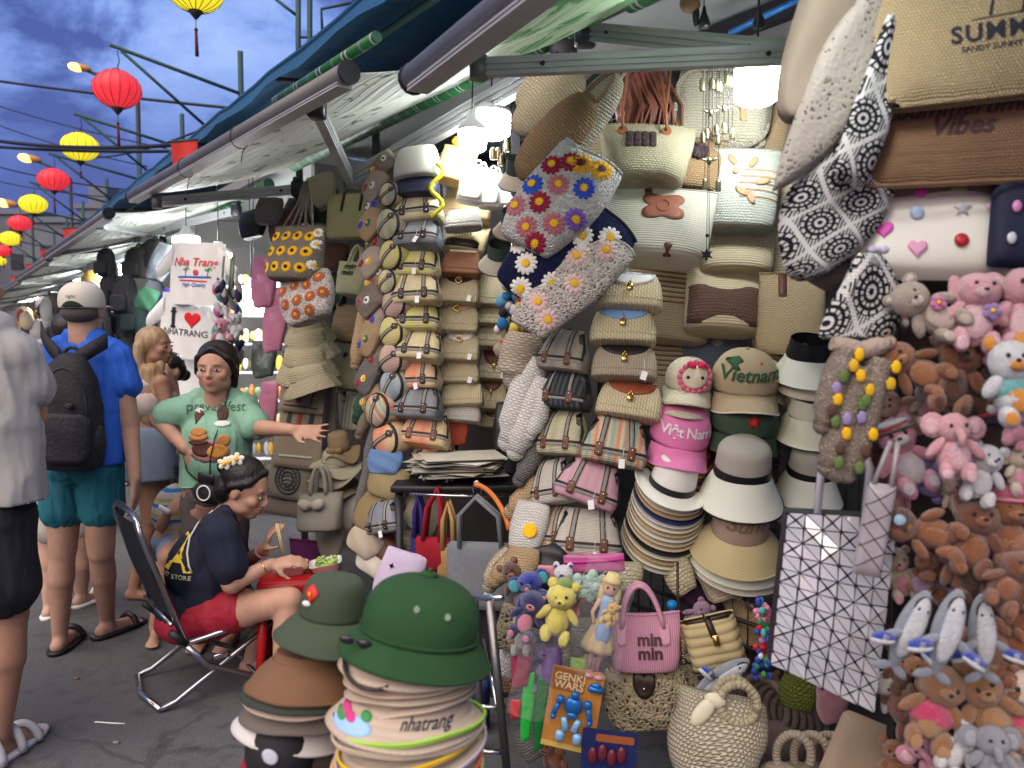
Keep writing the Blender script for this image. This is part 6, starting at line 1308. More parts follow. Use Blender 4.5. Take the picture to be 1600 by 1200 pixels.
def geobag():
 c=at(1302,930,1.62);t=thing('geometric_bag','silver white handbag of black jointed triangle panels','handbag',c,(0,0,-10));s=k(1.62)
 BLKJ=pm('joint_black',(.012,.012,.02),.5);PAN=pm('panel_white',(.62,.62,.68),.10,.15,.08,12,0,spec=.8,coat=.5)
 TL,TR,BR_,BL=V((-72,0,130)),V((92,0,128)),V((66,0,-186)),V((-94,0,-118))
 nx,nz_=6,11
 def P(u,v):return(TL.lerp(TR,u)).lerp(BL.lerp(BR_,u),v)*s
 th=.05
 def Q(u,v):
  p=P(u,v);bulge=-.028*math.sin(math.pi*min(1,max(0,u)))*math.sin(math.pi*min(1,max(0,v)))
  return p+V((0,bulge,0))
 g=sheet(lambda u,v:Q(u,v)+V((0,.003,0)),12,20);g=(g[0],[f[::-1]for f in g[1]],g[2])
 bk=[q+V((0,th,0))for q in g[0]];mb=MB().add(g).add((bk,[f[::-1]for f in g[1]],g[2]))
 ring=[0,12,13*21-1,13*20]
 pts=[Q(0,0),Q(1,0),Q(1,1),Q(0,1)];sd=[p+V((0,.003,0))for p in pts]+[p+V((0,th,0))for p in pts]
 for a in range(4):mb.add(([sd[a],sd[(a+1)%4],sd[4+(a+1)%4],sd[4+a]],[(0,1,2,3)],[(0,0)]*4))
 obj('lining',mb,BLKJ,t,smooth=False)
 random.seed(11);cnt=0
 G=[[(i/nx,j/nz_)for i in range(nx+1)]for j in range(nz_+1)]
 def tri(a,b_,c_):
  nonlocal cnt
  pa,pb,pc=[Q(*q)for q in(a,b_,c_)];ce=(pa+pb+pc)/3
  nrm=(pb-pa).cross(pc-pa).normalized();
  if nrm.y>0:nrm=-nrm
  tip=Matrix.Rotation(random.uniform(-.14,.14),3,'X')@Matrix.Rotation(random.uniform(-.14,.14),3,'Z')
  top=[];bot=[]
  for q in(pa,pb,pc):
   dv=q-ce;e=ce+dv*(1-.0016/max(dv.length*.5,.004));top.append(ce+tip@(e-ce)+nrm*.0022);bot.append(e)
  vs=top+bot;obj('panel',(vs,[(0,1,2),(5,4,3),(0,3,4,1),(1,4,5,2),(2,5,3,0)],[(0,0)]*6),PAN,t,smooth=False);cnt+=1
 for j in range(nz_):
  for i in range(nx):
   a,b_,c_,d_=G[j][i],G[j][i+1],G[j+1][i+1],G[j+1][i];m=((a[0]+c_[0])/2,(a[1]+c_[1])/2)
   if(i+j)%2==0:
    tri(a,b_,m);tri(b_,c_,m);tri(c_,d_,m);tri(d_,a,m)
   else:tri(a,b_,c_);tri(a,c_,d_)
 mb=MB()
 for j in range(nz_+1):
  for i in range(nx+1):
   if(i+j)%2==0:mb.add(ball(Q(*G[j][i])+V((0,-.003,0)),(.0045,.002,.0045),6,4))
 r_=obj('rivets',mb,BLKJ,t);r_['kind']='stuff'
 for sx in(.28,.72):obj('handle',tube([Q(sx,0)+V((0,.01,-.01)),Q(sx,0)+V((.01,.02,.10)),Q(.5,0)+V((.02,.03,.2))],.010,4,sq=True),PAN,t)
geobag()
t,b,w,h=flatbag('greyish see through panel pouch hanging over the geometric bag',1366,828,1.5,44,150,pm('pinkish_panel',(.34,.31,.33),.2),8,-12,0,.03,name='panel_pouch',cat='pouch')
for q in range(4):obj('seam',ribbon(b,seg2((-w*.45,h*(-.4+.22*q)),(w*.45,h*(-.2+.22*q))),.0018,.0012),BLK,t);obj('seam',ribbon(b,seg2((-w*.45,h*(-.15+.2*q)),(w*.45,h*(-.42+.2*q))),.0018,.0012),BLK,t)
for sx in(-.3,.3):obj('strap',tube([V((sx*w,0,h*.48)),V((sx*w*.4+.01,.01,h*.95))],.006,4,sq=True),pm('pinkish_panel',(0,0,0)),t)
def fuzz(n_,c):return pm('plush_'+n_,c,.97,0,.38,38,.007,330,.1,sheen=.5)
def plush(label,px,py,d,size,col,roll=0,yaw=0,pitch=0,kind='bear',col2=None,ear=None,acc=None,name='plush_toy',sit=True):
 s=k(d)*size/89;t=thing(name,label,'plush toy',at(px,py,d),(pitch,roll,yaw),'plush toys hanging in the right foreground');u=s
 m=fuzz(*col);m2=fuzz(*(col2 or col));fz=lambda v:v*(1+.07*noise.noise(v*420+V((px,0,py)))+.05*noise.noise(v*1000/max(.2,size/100)))
 sq=random.Random(px*7+py)
 B=lambda nm,c,r,mm=None,rot=None,par=None:obj(nm,ball(V(c)*u+V((sq.uniform(-2,2)*u,0,sq.uniform(-2,2)*u)),tuple(q*u*sq.uniform(.9,1.12)for q in r),*((26,18)if size>80 else(16,11)),rot,fz),mm or m,par or t)
 B('torso',(0,0,-22),(22,18,27));B('head',(0,-4,20),(25,22,23)if kind!='ele' else(24,20,22));B('belly',(0,-12,-23),(15,9,19),m2)
 for sx in(-1,1):
  B('arm',(sx*25,-7,-10),(8,9,17),None,Matrix.Rotation(sx*-.7,3,'Y'));B('leg',(sx*16,-14,-45),(10,13,15),None,Matrix.Rotation(sx*.2,3,'Y'))
  B('foot_pad',(sx*16,-26,-48),(7,3,8),m2)
  if kind=='bear':B('ear',(sx*20,-2,40),(9,5,9));B('inner_ear',(sx*20,-6,40),(5,3,5),m2)
  elif kind=='rabbit':B('ear',(sx*19,0,14),(9,7,26),None,Matrix.Rotation(sx*.25,3,'Y'))
  elif kind=='ele':B('ear',(sx*28,2,22),(16,5,17));B('inner_ear',(sx*28,-3,22),(10,3,11),m2)
  elif kind=='cat':
   B('ear',(sx*16,-2,42),(8,5,10),m2)
  B('eye',(sx*9,-24,24),(2.6,2,3),BLK)
 if kind=='ele':obj('trunk',tube([V((0,-22,16))*u,V((0,-34,6))*u,V((0,-32,-8))*u],[7*u,5.5*u,4*u],12),m,t)
 else:B('muzzle',(0,-24,14),(9,7,7),m2);B('nose',(0,-31,17),(3,2,2.2),BLK)
 if acc:acc(t,B,u)
 return t
def flower_acc(c,x=12,z=-8):
 def f(t,B,u):
  for q in range(5):a=q*1.257;obj('flower_petal',ball(V((x+6*math.cos(a),-24,z+6*math.sin(a)))*u,(5*u,2.5*u,5*u),8,6),fuzz('petal'+str(c[0]),c),t)
  obj('flower_centre',ball(V((x,-27,z))*u,3*u,8,6),YC,t)
 return f
def hat_acc(c,nm='red'):
 def f(t,B,u):B('hat',(0,2,38),(26,23,12),fuzz('hat'+nm,c));B('hat_brim',(0,-8,32),(27,24,4),fuzz('hat'+nm,c))
 return f
def shirt_acc(c,nm):return lambda t,B,u:B('shirt',(0,-1,-16),(24,20,17),fuzz('shirt'+nm,c))
def band_acc(t,B,u):B('headband',(0,-6,30),(26,20,7),fuzz('band_red',(.55,.03,.08)));B('badge',(4,-27,22),(7,4,7),fuzz('badge',(.6,.6,.58)))
def stripehat(t,B,u):B('hat',(0,0,34),(27,24,9),fuzz('hatred',(.45,.02,.03)));B('hat_band',(0,-3,40),(25,22,6),fuzz('hwhite',(.7,.7,.72)));B('hat_edge',(0,-4,30),(28,25,3),fuzz('hblack',(.02,.02,.02)))
PB,PK1,PK2,BRN,BRN2,LV,GY,WH=('beige',(.42,.33,.26)),('pink',(.72,.36,.40)),('rose',(.66,.26,.36)),('brown',(.26,.085,.022)),('dkbrown',(.085,.028,.012)),('lavender',(.28,.19,.52)),('grey',(.28,.29,.34)),('white',(.66,.66,.68))
CRM_=('cream',(.66,.52,.44))
pl=[('beige plush bunny with a pink flower under the rubber bag',1443,482,100,PB,'bear',CRM_,flower_acc((.70,.20,.42)),-50,0),('pink long eared plush bunny with a lilac flower',1522,480,112,PK1,'rabbit',('palepink',(.78,.50,.54)),flower_acc((.35,.22,.55)),6,0),('pale pink plush pig cut off by the right edge',1598,478,130,PK1,'ele',('palepink',(0,0,0)),None,0,0),('brown plush bear leaning left under the beige bunny',1420,572,96,BRN,'bear',('lbrown',(.34,.13,.045)),None,-60,0),('brown plush bear with dark ears in the middle of the toy column',1492,578,110,BRN,'bear',BRN2,None,15,0),('dark brown plush bear wearing a red headband upside down',1536,610,96,BRN2,'bear',BRN2,band_acc,165,0),('white plush cat with orange patch in a teal shirt',1580,590,118,WH,'cat',('orangepatch',(.75,.30,.04)),shirt_acc((.16,.46,.46),'teal'),-8,0),('pink and grey plush pup wearing a red black and white cap',1408,706,104,PK2,'bear',('palegrey',(.55,.50,.55)),stripehat,-22,0),('second toy wearing a striped red cap beside the knitted tubes',1364,630,60,BRN,'bear',BRN,stripehat,-45,0),('pink plush elephant with small red eyes',1490,690,96,PK1,'ele',('palepink',(0,0,0)),None,0,0),('white plush bear beside the pink elephant',1535,735,84,WH,'bear',WH,None,20,0),('lavender plush bear half hidden under the pink elephant',1462,738,84,LV,'bear',('lilacb',(.45,.35,.60)),None,200,0),('brown plush bear with a pale blue eye patch, seen from its side',1432,826,104,BRN,'bear',BRN,lambda t,B,u:(B('eye_patch',(8,-22,26),(16,10,15),fuzz(*BRN2)),B('eye_dot',(9,-32,27),(8,3,7),fuzz('skyp',(.35,.55,.72)))),-75,0),('dark brown plush bear sitting in the middle of the brown group',1520,830,108,('midbrown',(.18,.055,.018)),'bear',BRN,None,10,0),('brown plush bear wearing a pink hat at the right edge',1578,820,112,BRN,'bear',('lbrown',(0,0,0)),hat_acc((.72,.16,.30),'pink'),0,0),('brown plush bear at the right edge under the pink hat bear',1580,900,92,('midbrown',(0,0,0)),'bear',BRN,None,30,0),('reddish brown plush bear behind the grey dolphins',1500,880,92,('midbrown',(0,0,0)),'bear',BRN2,None,-20,0),('big brown round plush behind the rightmost dolphin',1570,1010,130,BRN,'bear',BRN,None,90,0),('tan plush monkey in a pink skirt below the dolphins',1462,1095,120,('tan',(.32,.14,.045)),'bear',('tan2',(.42,.22,.09)),shirt_acc((.62,.04,.14),'skirt'),20,0),('tan plush goat with white eye right of the skirt monkey',1540,1095,116,('tan',(0,0,0)),'bear',('tan2',(0,0,0)),None,-20,0),('cream faced plush doll with orange hair in a pink dress at the right edge',1592,1100,120,('creamdoll',(.70,.58,.48)),'bear',('creamdoll',(0,0,0)),lambda t,B,u:(B('hair',(0,6,34),(27,22,14),fuzz('orangehair',(.65,.20,.03))),B('dress',(0,-2,-22),(27,22,25),fuzz('dresspink',(.62,.07,.16)))),0,0),('grey plush elephant at the bottom edge',1548,1176,92,GY,'ele',('greyl',(.40,.41,.46)),None,0,0),('pink plush piglet at the bottom right corner',1450,1178,80,PK2,'ele',('palepink',(0,0,0)),None,-50,0),('dark reddish plush dog left of the tan monkey',1424,1120,90,('redbrown',(.17,.045,.02)),'bear',BRN2,None,-30,0),('light plush lamb under the skirt monkey',1500,1165,76,WH,'bear',WH,None,40,0)]
for i,(lab,x,y,sz,c,kd,c2,acc,rl,yw)in enumerate(pl):
 plush(lab,x,y,dl(x,-.22)+.05*((i*7)%3)-.03,sz,c,rl,-12+yw,-8,kd,c2,None,acc)
random.seed(66)
fk=[('caramel',(.36,.15,.05)),BRN,('rosepink',(.70,.28,.36)),('snow',(.62,.60,.60)),('coffee',(.13,.045,.018)),('peachp',(.70,.42,.30)),('mauvep',(.38,.22,.34)),('creamp',(.62,.52,.40))]
fn_=['caramel','chestnut brown','rose pink','snow white','coffee brown','peach','mauve','cream'];fp=[(1395,478),(1482,540),(1560,540),(1450,628),(1400,640),(1595,665),(1590,730),(1365,700),(1400,770),(1490,770),(1545,780),(1462,868),(1405,892),(1545,885),(1590,955),(1450,920),(1405,1040),(1590,1050),(1500,1060),(1390,1080),(1400,1185),(1505,1120),(1590,1180),(1440,1050),(1470,500)]
near=['under the rubber bag','below the pink bunny','left of the orange eared cat','behind the red capped pup','behind the knitted tube','right of the pink elephant','under the teal shirt cat','beside the striped cap toy','above the geometric bag pouch','under the pink elephant','above the pink hat bear','left of the dark sitting bear','above the left dolphin','right of the reddish bear','near the right edge by the dolphins','between the dolphin noses','left of the skirt monkey head','behind the orange haired doll','right of the dolphin tails','left of the dark reddish dog','bottom left of the plush wall','between monkey and goat','at the bottom right corner','under the left dolphin shoe','between the two bunnies']
for i,(x,y)in enumerate(fp):
 j=(i*5+i//4)%8;plush('small %s plush toy %s'%(fn_[j],near[i]),x,y,dl(x,-.22)+.07,random.uniform(58,76),fk[j],random.uniform(-70,70),random.uniform(-30,20),-5,['bear','rabbit','ele','cat'][i%4],fk[(j+3)%8]if i%3==0 else None)
def dolphin(label,px,py,d,size,roll,yaw=-10,group='grey plush dolphins with blue shoes'):
 s=k(d)*size/100;t=thing('plush_dolphin',label,'plush toy',at(px,py,d),(0,roll,yaw),group);u=s
 m=fuzz('dolphin_grey',(.25,.28,.34));wm=fuzz('dolphin_white',(.62,.64,.68));bl=fuzz('shoe_blue',(.012,.05,.42))
 g=loft([(-62,3,3),(-50,8,8),(-25,16,15),(5,20,19),(35,17,16),(55,11,11),(66,4,4)],26,sub=3);g=xf(g,sc=u);b=bvh(g);obj('body',g,m,t)
 obj('belly',grid_poly([(13*u*math.cos(a),(8+50*math.sin(a))*u)for a in[2*math.pi*i/24 for i in range(24)]],.002,b,rings=5),wm,t)
 obj('mouth_line',ribbon(b,[(11*u*math.cos(a),(38+20*math.sin(a))*u)for a in[math.pi*i/14 for i in range(15)]],1.4*u,.003),BLK,t)
 for sx in(-1,1):
  obj('eye',ball(proj(b,sx*15*u,44*u,.001),(2.4*u,1.6*u,2.8*u),8,6),BLK,t)
  f=obj('fin',MB().add(ball(V((sx*24,-12,-12))*u,(7*u,7*u,16*u),14,9,Matrix.Rotation(sx*-.9,3,'Y'))),m,t)
  q=V((sx*36,-20,-20))*u
  sh=obj('shoe',ball(q,(17*u,9*u,9*u),14,9,Matrix.Rotation(sx*.35,3,'Y')),bl,t);obj('shoe_sole',ball(q+V((0,-2*u,-5*u)),(18*u,9*u,5*u),14,8,Matrix.Rotation(sx*.35,3,'Y')),wm,t)
  for z in(-1,2,5):obj('lace',tube([q+V((-4*u,-8.5*u,z*u)),q+V((4*u,-8.5*u,z*u))],.9*u,5),wm,sh)
  obj('tail_fin',ball(V((sx*13,0,-64))*u,(15*u,5*u,7*u),12,8,Matrix.Rotation(sx*.5,3,'Y')),m,t)
 obj('back_fin',ball(V((0,20,5))*u,(4*u,10*u,12*u),12,8),m,t)
dolphin('grey plush dolphin with blue shoes, left of the three',1420,985,1.40,106,22)
dolphin('grey plush dolphin with blue shoes, middle of the three and nearest',1478,990,1.36,112,14)
dolphin('grey plush dolphin with blue shoes, right of the three',1535,995,1.40,104,-2)
t=thing('display_rack','black hanging rack behind the plush toys','rack',at(1500,1300,1.75)*1);X0=t.location.copy()
for x in(1400,1500,1610):obj('rail',tube([at(x,360,1.74)-X0,at(x,1400,1.74)-X0],.010,6),DKM,t)
for y in range(420,1250,80):obj('hook_bar',tube([at(1390,y,1.72)-X0,at(1640,y,1.66)-X0],.005,6),DKM,t)
vs=[at(1385,440,1.80)-X0,at(1680,440,1.62)-X0,at(1680,1350,1.62)-X0,at(1385,1350,1.80)-X0];vs+=[v+V((.02,.03,0))for v in vs]
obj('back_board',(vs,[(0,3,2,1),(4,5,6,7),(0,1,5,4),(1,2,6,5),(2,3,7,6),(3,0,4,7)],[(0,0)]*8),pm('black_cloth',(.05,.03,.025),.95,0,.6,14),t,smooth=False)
t=thing('keychain_cluster','bunch of red, blue and pink toy keychains beside the geometric bag','keychains',at(1195,1000,2.2));random.seed(8)
KC=[(.60,.02,.02),(.03,.08,.45),(.70,.25,.40),(.10,.50,.48),(.05,.35,.12),(.3,.2,.55),(.65,.65,.66)]
for i in range(70):
 y=940+random.random()*120;c=KC[(2 if y<975 else 0 if y<1035 and random.random()<.5 else 1)]if random.random()<.65 else KC[i%7]
 obj('keychain',ball(at(1200-(y-940)*.05+random.uniform(-18,18),y,2.2+random.uniform(-.03,.03))-t.location,(random.uniform(4,7)*k(2.2),4*k(2.2),random.uniform(4,8)*k(2.2)),9,6),pm('kcm%d'%KC.index(c),c,.4),t)
 # LOWER CENTRE: toys and small bags
LD=2.35
t,b,w,h=tote('pink ribbed min min handbag hanging by its two handles',1007,1000,LD,118,96,ribs('pink_pleats',(.62,.30,.42),150,.0016,0,cf=.7),roll=-3,yaw=-6,pitch=-4,top=1,bot=.86,dp=.3,droop=.16,p=3)
minmin(t,b,w*.06,-h*.06,w*.22,pm('oxblood_letters',(.06,.02,.02),.5),.035,off=.006)
for sy in(-.02,.02):obj('handle',tube(bez((-w*.30,sy,h*.22),(-w*.22,sy,h*1.15),(w*.12,sy,h*1.15),(w*.26,sy,h*.22),16),.0075,8),pm('pink_handle',(.62,.30,.42),.5),t)
for sx in(-.31,.27):obj('handle_tab',grid_poly([(sx*w+a*w,h*.12+c*h)for a,c in rrect(.13,.34,.06,3)],.004,b),pm('pink_handle',(0,0,0)),t)
for i in range(9):obj('chain_link',ring(V((w*.50,-.01,h*(.3-.08*i))),.004,.0012,10,5),GLD,t)
t,b,w,h=softbag('half moon open crochet jute bag with dark leather tab',1008,1092,2.36,136,96,C_JT,0,-6,-4,dp=.4)
obj('leather_tab',grid_poly([(w*-.02+w*.13*math.cos(a),h*.36+h*.30*math.sin(a))for a in[2*math.pi*i/22 for i in range(22)]],.006,b),DBL,t);obj('stud',ball(proj(b,-w*.02,h*.24,.008),.005,8,6),STL,t)
softbag('second jute crochet bag half hidden behind the half moon one',1062,1085,2.42,70,90,C_JT,0,-20)
t,b,w,h=flatbag('small rectangular straw bag with dark leather top and gold clasp',1115,1002,2.32,86,88,ribs('small_straw',(.58,.47,.25),34,.003,2,cf=.55),-16,-10,-4,.08,name='straw_bag',cat='handbag')
obj('leather_top',ribbon(b,seg2((-w*.49,h*.47),(w*.49,h*.47),14),h*.08,.004),DBL,t);obj('closure',ribbon(b,seg2((-w*.02,h*.62),(w*.04,h*.16),8),w*.13,.007),DBL,t)
obj('clasp',MB().add(box(proj(b,w*.06,h*.10,.008),(w*.12,.006,h*.20),.002)).add(ball(proj(b,w*.06,h*.12,.014),.004,8,6)),GLD,t);obj('strap',tube([V((-w*.45,0,h*.48)),V((-w*.42,0,h*.9)),V((-w*.25,.02,h*1.5))],.005,6),DBL,t)
obj('leather_base',ribbon(b,seg2((-w*.48,-h*.48),(w*.48,-h*.48),14),h*.07,.004),DBL,t)
t,b,w,h=tote('round straw basket bag with double twisted handles behind the small straw bag',1185,975,2.5,76,80,K_NT,roll=4,yaw=-8,pitch=-4,top=1,bot=.9,dp=.5)
for q in range(3):obj('handle',tube(arch(w*(.2+.06*q),h*(.65+.1*q),14,-.04+.04*q,h*.35),.009,8),K_CR,t)
t,b,w,h=softbag('big cream open woven basket bag with round twisted ring handles',1120,1150,2.0,150,130,knit('openweave_cream',(.60,.54,.40),44,52,.008,c2=(.14,.10,.07)),12,-10,-14,dp=.6,taper=.9)
for y0 in(-.05,.03):obj('ring_handle',tube([V((w*.12+w*.19*math.cos(a),y0,h*.48+w*.19*math.sin(a)))for a in[2*math.pi*i/24 for i in range(24)]],.0115,10,True),K_CR,t)
obj('scarf_knot',MB().add(ball((-w*.12,-.05,h*.44),(.03,.015,.02),12,8)).add(ball((-w*.22,-.055,h*.28),(.022,.01,.045),12,8,Matrix.Rotation(.5,3,'Y'))),pm('ivory_ribbon',(.66,.60,.44),.6),t)
for i in range(5):
 x=1240+i*27;t=thing('ring_handle_bag',['leftmost straw bag with twisted ring handle at the bottom edge','second ring handle straw bag at the bottom edge','middle ring handle straw bag at the bottom edge','fourth ring handle straw bag at the bottom edge','rightmost ring handle straw bag under the geometric bag'][i],'handbag',at(x,1180,1.95+.03*i),(0,14,-30),'straw bags with ring handles at the bottom edge');s=k(1.95)
 obj('ring_handle',tube([V((26*s*math.cos(a),0,36*s*math.sin(a)))for a in[2*math.pi*j/22 for j in range(22)]],7*s,8,True),K_BG,t)
 obj('body',ball((0,0,-58*s),(46*s,18*s,40*s),16,10),K_BG,t)
for i in range(6):
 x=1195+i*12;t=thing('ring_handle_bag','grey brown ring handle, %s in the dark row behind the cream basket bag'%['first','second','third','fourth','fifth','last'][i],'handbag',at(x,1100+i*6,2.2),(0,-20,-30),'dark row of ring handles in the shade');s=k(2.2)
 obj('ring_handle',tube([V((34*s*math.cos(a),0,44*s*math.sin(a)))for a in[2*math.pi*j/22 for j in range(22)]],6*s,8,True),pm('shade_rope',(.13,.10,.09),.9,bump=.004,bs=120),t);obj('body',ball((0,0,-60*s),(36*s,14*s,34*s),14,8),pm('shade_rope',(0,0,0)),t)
t,b,w,h=flatbag('tan shopping bag leaning at the bottom edge',1350,1180,1.9,110,120,pm('tan_card',(.34,.26,.18),.8),20,-10,0,.06)
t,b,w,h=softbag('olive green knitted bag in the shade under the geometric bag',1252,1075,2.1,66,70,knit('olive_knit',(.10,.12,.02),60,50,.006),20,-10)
softbag('pink scrunched pouch under the geometric bag',1300,1100,2.05,50,56,fuzz('mauve',(.30,.12,.16)),0,0)
dolphin('grey and white plush dolphin with blue shoes lying over the basket bag',1125,1060,2.15,84,62,10)
def simple_plush(label,px,py,d,size,col,col2=None,kind='bear',roll=0,acc=None):
 t=plush(label,px,py,d,size,col,roll,-10,-5,kind,col2,None,acc);t['group']='plush toys and dolls in the lower middle';return t
simple_plush('royal blue plush toy with turquoise face at the top left of the toy bundle',832,925,2.3,74,('royal',(.01,.03,.30)),('turq',(.05,.35,.38)),'ele',-20)
simple_plush('navy plush toy with pink muzzle below the royal blue one',826,955,2.24,70,('navyp',(.01,.012,.10)),('pk',(.62,.20,.28)),'bear',20)
simple_plush('yellow plush lamb with a green leaf hat',875,950,2.22,82,('yellowp',(.72,.62,.12)),('yellowp',(0,0,0)),'bear',10,lambda t,B,u:B('leaf_hat',(0,2,42),(16,14,12),fuzz('leafg',(.22,.34,.06))))
simple_plush('small white and blue plush bird above the yellow lamb',880,906,2.32,50,WH,('royal',(0,0,0)),'bear',0)
simple_plush('coral pink plush toy behind the yellow lamb',890,925,2.36,60,('coral',(.62,.16,.16)),None,'bear',0)
simple_plush('brown plush monkey at the left of the bundle',806,905,2.38,60,BRN2,BRN,'bear',-30)
simple_plush('dark violet plush toy deep in the bundle',852,1030,2.34,76,('violetd',(.10,.05,.22)),('lav3',(.25,.16,.40)),'bear',0)
simple_plush('grey plush mouse under the navy toy',815,985,2.3,56,('greym',(.35,.35,.36)),None,'bear',0)
simple_plush('brown grey plush behind the yellow lamb',856,990,2.36,56,('taupep',(.14,.11,.10)),None,'bear',10)
t=thing('fluffy_charm','mint green fluffy cloud shaped charm above the doll','plush charm',at(920,915,2.3));random.seed(2);s=k(2.3)
for i in range(46):
 a=random.random()*6.28;r_=random.random()**.5;obj('tuft',ball(V((26*r_*math.cos(a),random.uniform(-12,8)*(1-r_),20*r_*math.sin(a)))*s,random.uniform(6,9)*s,8,6),fuzz('mint',(.42,.62,.54)),t)
for i in range(26):obj('tuft',tube([V((random.uniform(-22,22),-6,random.uniform(-16,16)))*s,V((random.uniform(-34,34),-12,random.uniform(-28,28)))*s],[2*s,.5*s],5),fuzz('mint',(0,0,0)),t)
t=thing('doll','blond doll in a blue and cream dress wrapped in plastic','doll',at(945,960,2.26),(0,12,-8));s=k(2.26)
SKD=pm('doll_skin',(.62,.36,.25),.4);HRD=pm('doll_hair',(.55,.42,.20),.6,st=(1,1,.1),bump=.002)
hd=obj('head',ball(V((0,0,46))*s,(13*s,12*s,15*s),16,12),SKD,t);obj('hair',MB().add(ball(V((0,3,50))*s,(16*s,14*s,15*s),16,10)).add(ball(V((-12,2,30))*s,(6*s,6*s,22*s),10,8)).add(ball(V((13,2,32))*s,(6*s,6*s,18*s),10,8)),HRD,hd)
for sx in(-1,1):obj('eye',ball(V((sx*5,-11.5,47))*s,(2.2*s,1*s,2.6*s),8,6),BLK,hd);obj('arm',tube([V((sx*12,0,24))*s,V((sx*20,-3,0))*s,V((sx*14,-10,-14))*s],[4*s,3.4*s,2.6*s],8),SKD,t);obj('leg',tube([V((sx*6,0,-50))*s,V((sx*7,-2,-90))*s],[5.5*s,4*s],8),pm('doll_tights',(.45,.22,.26),.7),t);obj('shoe',ball(V((sx*8+4,-6,-98))*s,(10*s,12*s,6*s),10,7),pm('doll_shoe',(.55,.28,.32),.3),t)
obj('hat',loft([(56*s,18*s,18*s),(60*s,12*s,12*s),(68*s,10*s,10*s),(70*s,3*s,3*s)],20),pm('doll_hat',(.62,.52,.22),.8),hd)
obj('bodice',loft([(-16*s,12*s,9*s),(8*s,10*s,8*s),(28*s,12*s,8*s),(32*s,4*s,4*s)],18,sub=2),pm('doll_blue',(.25,.38,.62),.5),t)
obj('skirt',loft([(-58*s,27*s,22*s),(-40*s,23*s,19*s),(-10*s,12*s,9*s)],30,fn=lambda q,a,s_:V((q.x*(1+.07*math.sin(a*8)),q.y*(1+.07*math.sin(a*8)),q.z)),sub=2),pm('doll_cream',(.52,.40,.22),.7),t)
obj('apron',ball(V((3,-14,-24))*s,(13*s,6*s,22*s),12,8),pm('doll_blue',(0,0,0)),t)
simple_plush('small yellow smiling plush ball held next to the pink handbag',954,957,2.18,34,('yol',(.66,.44,.10)),None,'bear',30)
def plastic(label,px,py,d,w,h,roll=0,tint=(1,1,1)):
 s=k(d);w*=s;h*=s;t=thing('plastic_bag',label,'plastic bag',at(px,py,d),(0,roll,-12),'clear plastic wraps')
 key=('pl',tint)
 if key not in MC:
  m,n,l,b=_base('clear_plastic',.08,0,.5);b.inputs['Base Color'].default_value=(*tint,1);b.inputs['Alpha'].default_value=.07 if tint==(1,1,1)else .55
  b.inputs['Coat Weight'].default_value=1;_bump(n,l,_noise(n,l,45,4),.012,b);MC[key]=m
 g=sheet(lambda u,v:V(((u-.5)*w*(1-.15*v+.05*math.sin(v*9)),-.02*math.sin(u*3.14)+.010*noise.noise(V((u*7,v*9,px))),(v-.5)*h)),18,22)
 obj('film',g,MC[key],t);return t
plastic('crinkled clear plastic over the blond doll',940,965,2.17,90,190,12)
plastic('crinkled clear plastic over the dark toys at the left of the bundle',835,1050,2.2,70,150,8)
plastic('clear plastic bag in front of the white shirts stall',300+70,470,5.4,60,160,-6)
t,b,w,h=flatbag('pink zip pouch with magenta zipper above the mint charm',928,880,2.35,96,30,pm('pink_vinyl',(.45,.10,.26),.3),-4,-8,0,.02,name='zip_pouch',cat='pouch')
obj('zipper',ribbon(b,seg2((-w*.48,h*.1),(w*.48,h*.2),10),h*.16,.003),pm('magenta',(.45,.02,.25),.4),t)
t,b,w,h=flatbag('small dusty pink card purse with a heart above the navy toy',854,895,2.34,28,24,pm('dusty_pink',(.55,.22,.24),.5),0,-8,0,.01,name='card_purse',cat='purse');obj('heart',grid_poly(heart2(0,0,w*.2),.003,b),pm('dusty_rose',(.40,.12,.14),.5),t)
softbag('black pouch under the rainbow striped duffel',855,880,2.55,70,56,BLK,-10,-10)
t=thing('toy_pack','orange GENKI WARS blister card with a blue toy robot','toy package',at(895,1108,2.25),(0,9,-8));s=k(2.25)
obj('card',slab([(a*s,c*s)for a,c in rrect(84,132,4,3)],-.001,.002),pm('card_orange',(.52,.22,.04),.5,0,.35,14),t,smooth=False)
obj('card_header',slab([(a*s-14*s,c*s+46*s)for a,c in rrect(54,36,3,3)],-.0035,-.0015),pm('card_dark',(.30,.12,.03),.5),t,smooth=False)
obj('lettering',MB().add(xf(text('GENKI\nWARS',17*s,bold=.03,lsp=.8),t=(-12*s,-.005,44*s))),pm('card_letters',(.68,.50,.28),.5),t,smooth=False)
obj('card_edge',slab([(a*s,c*s-63*s)for a,c in rrect(84,8,1,2)],-.0035,-.0015),pm('card_yellow',(.62,.45,.10),.5),t,smooth=False)
RB=pm('robot_blue',(.02,.16,.50),.25,.3,.1,10,0);RBL=pm('robot_light',(.25,.50,.75),.3,.2)
rb=obj('robot',MB().add(box(V((0,-9,10))*s,(28*s,10*s,24*s),4*s)).add(box(V((0,-9,-6))*s,(16*s,9*s,10*s),2*s)).add(box(V((0,-10,28))*s,(12*s,10*s,11*s),2*s)),RB,t)
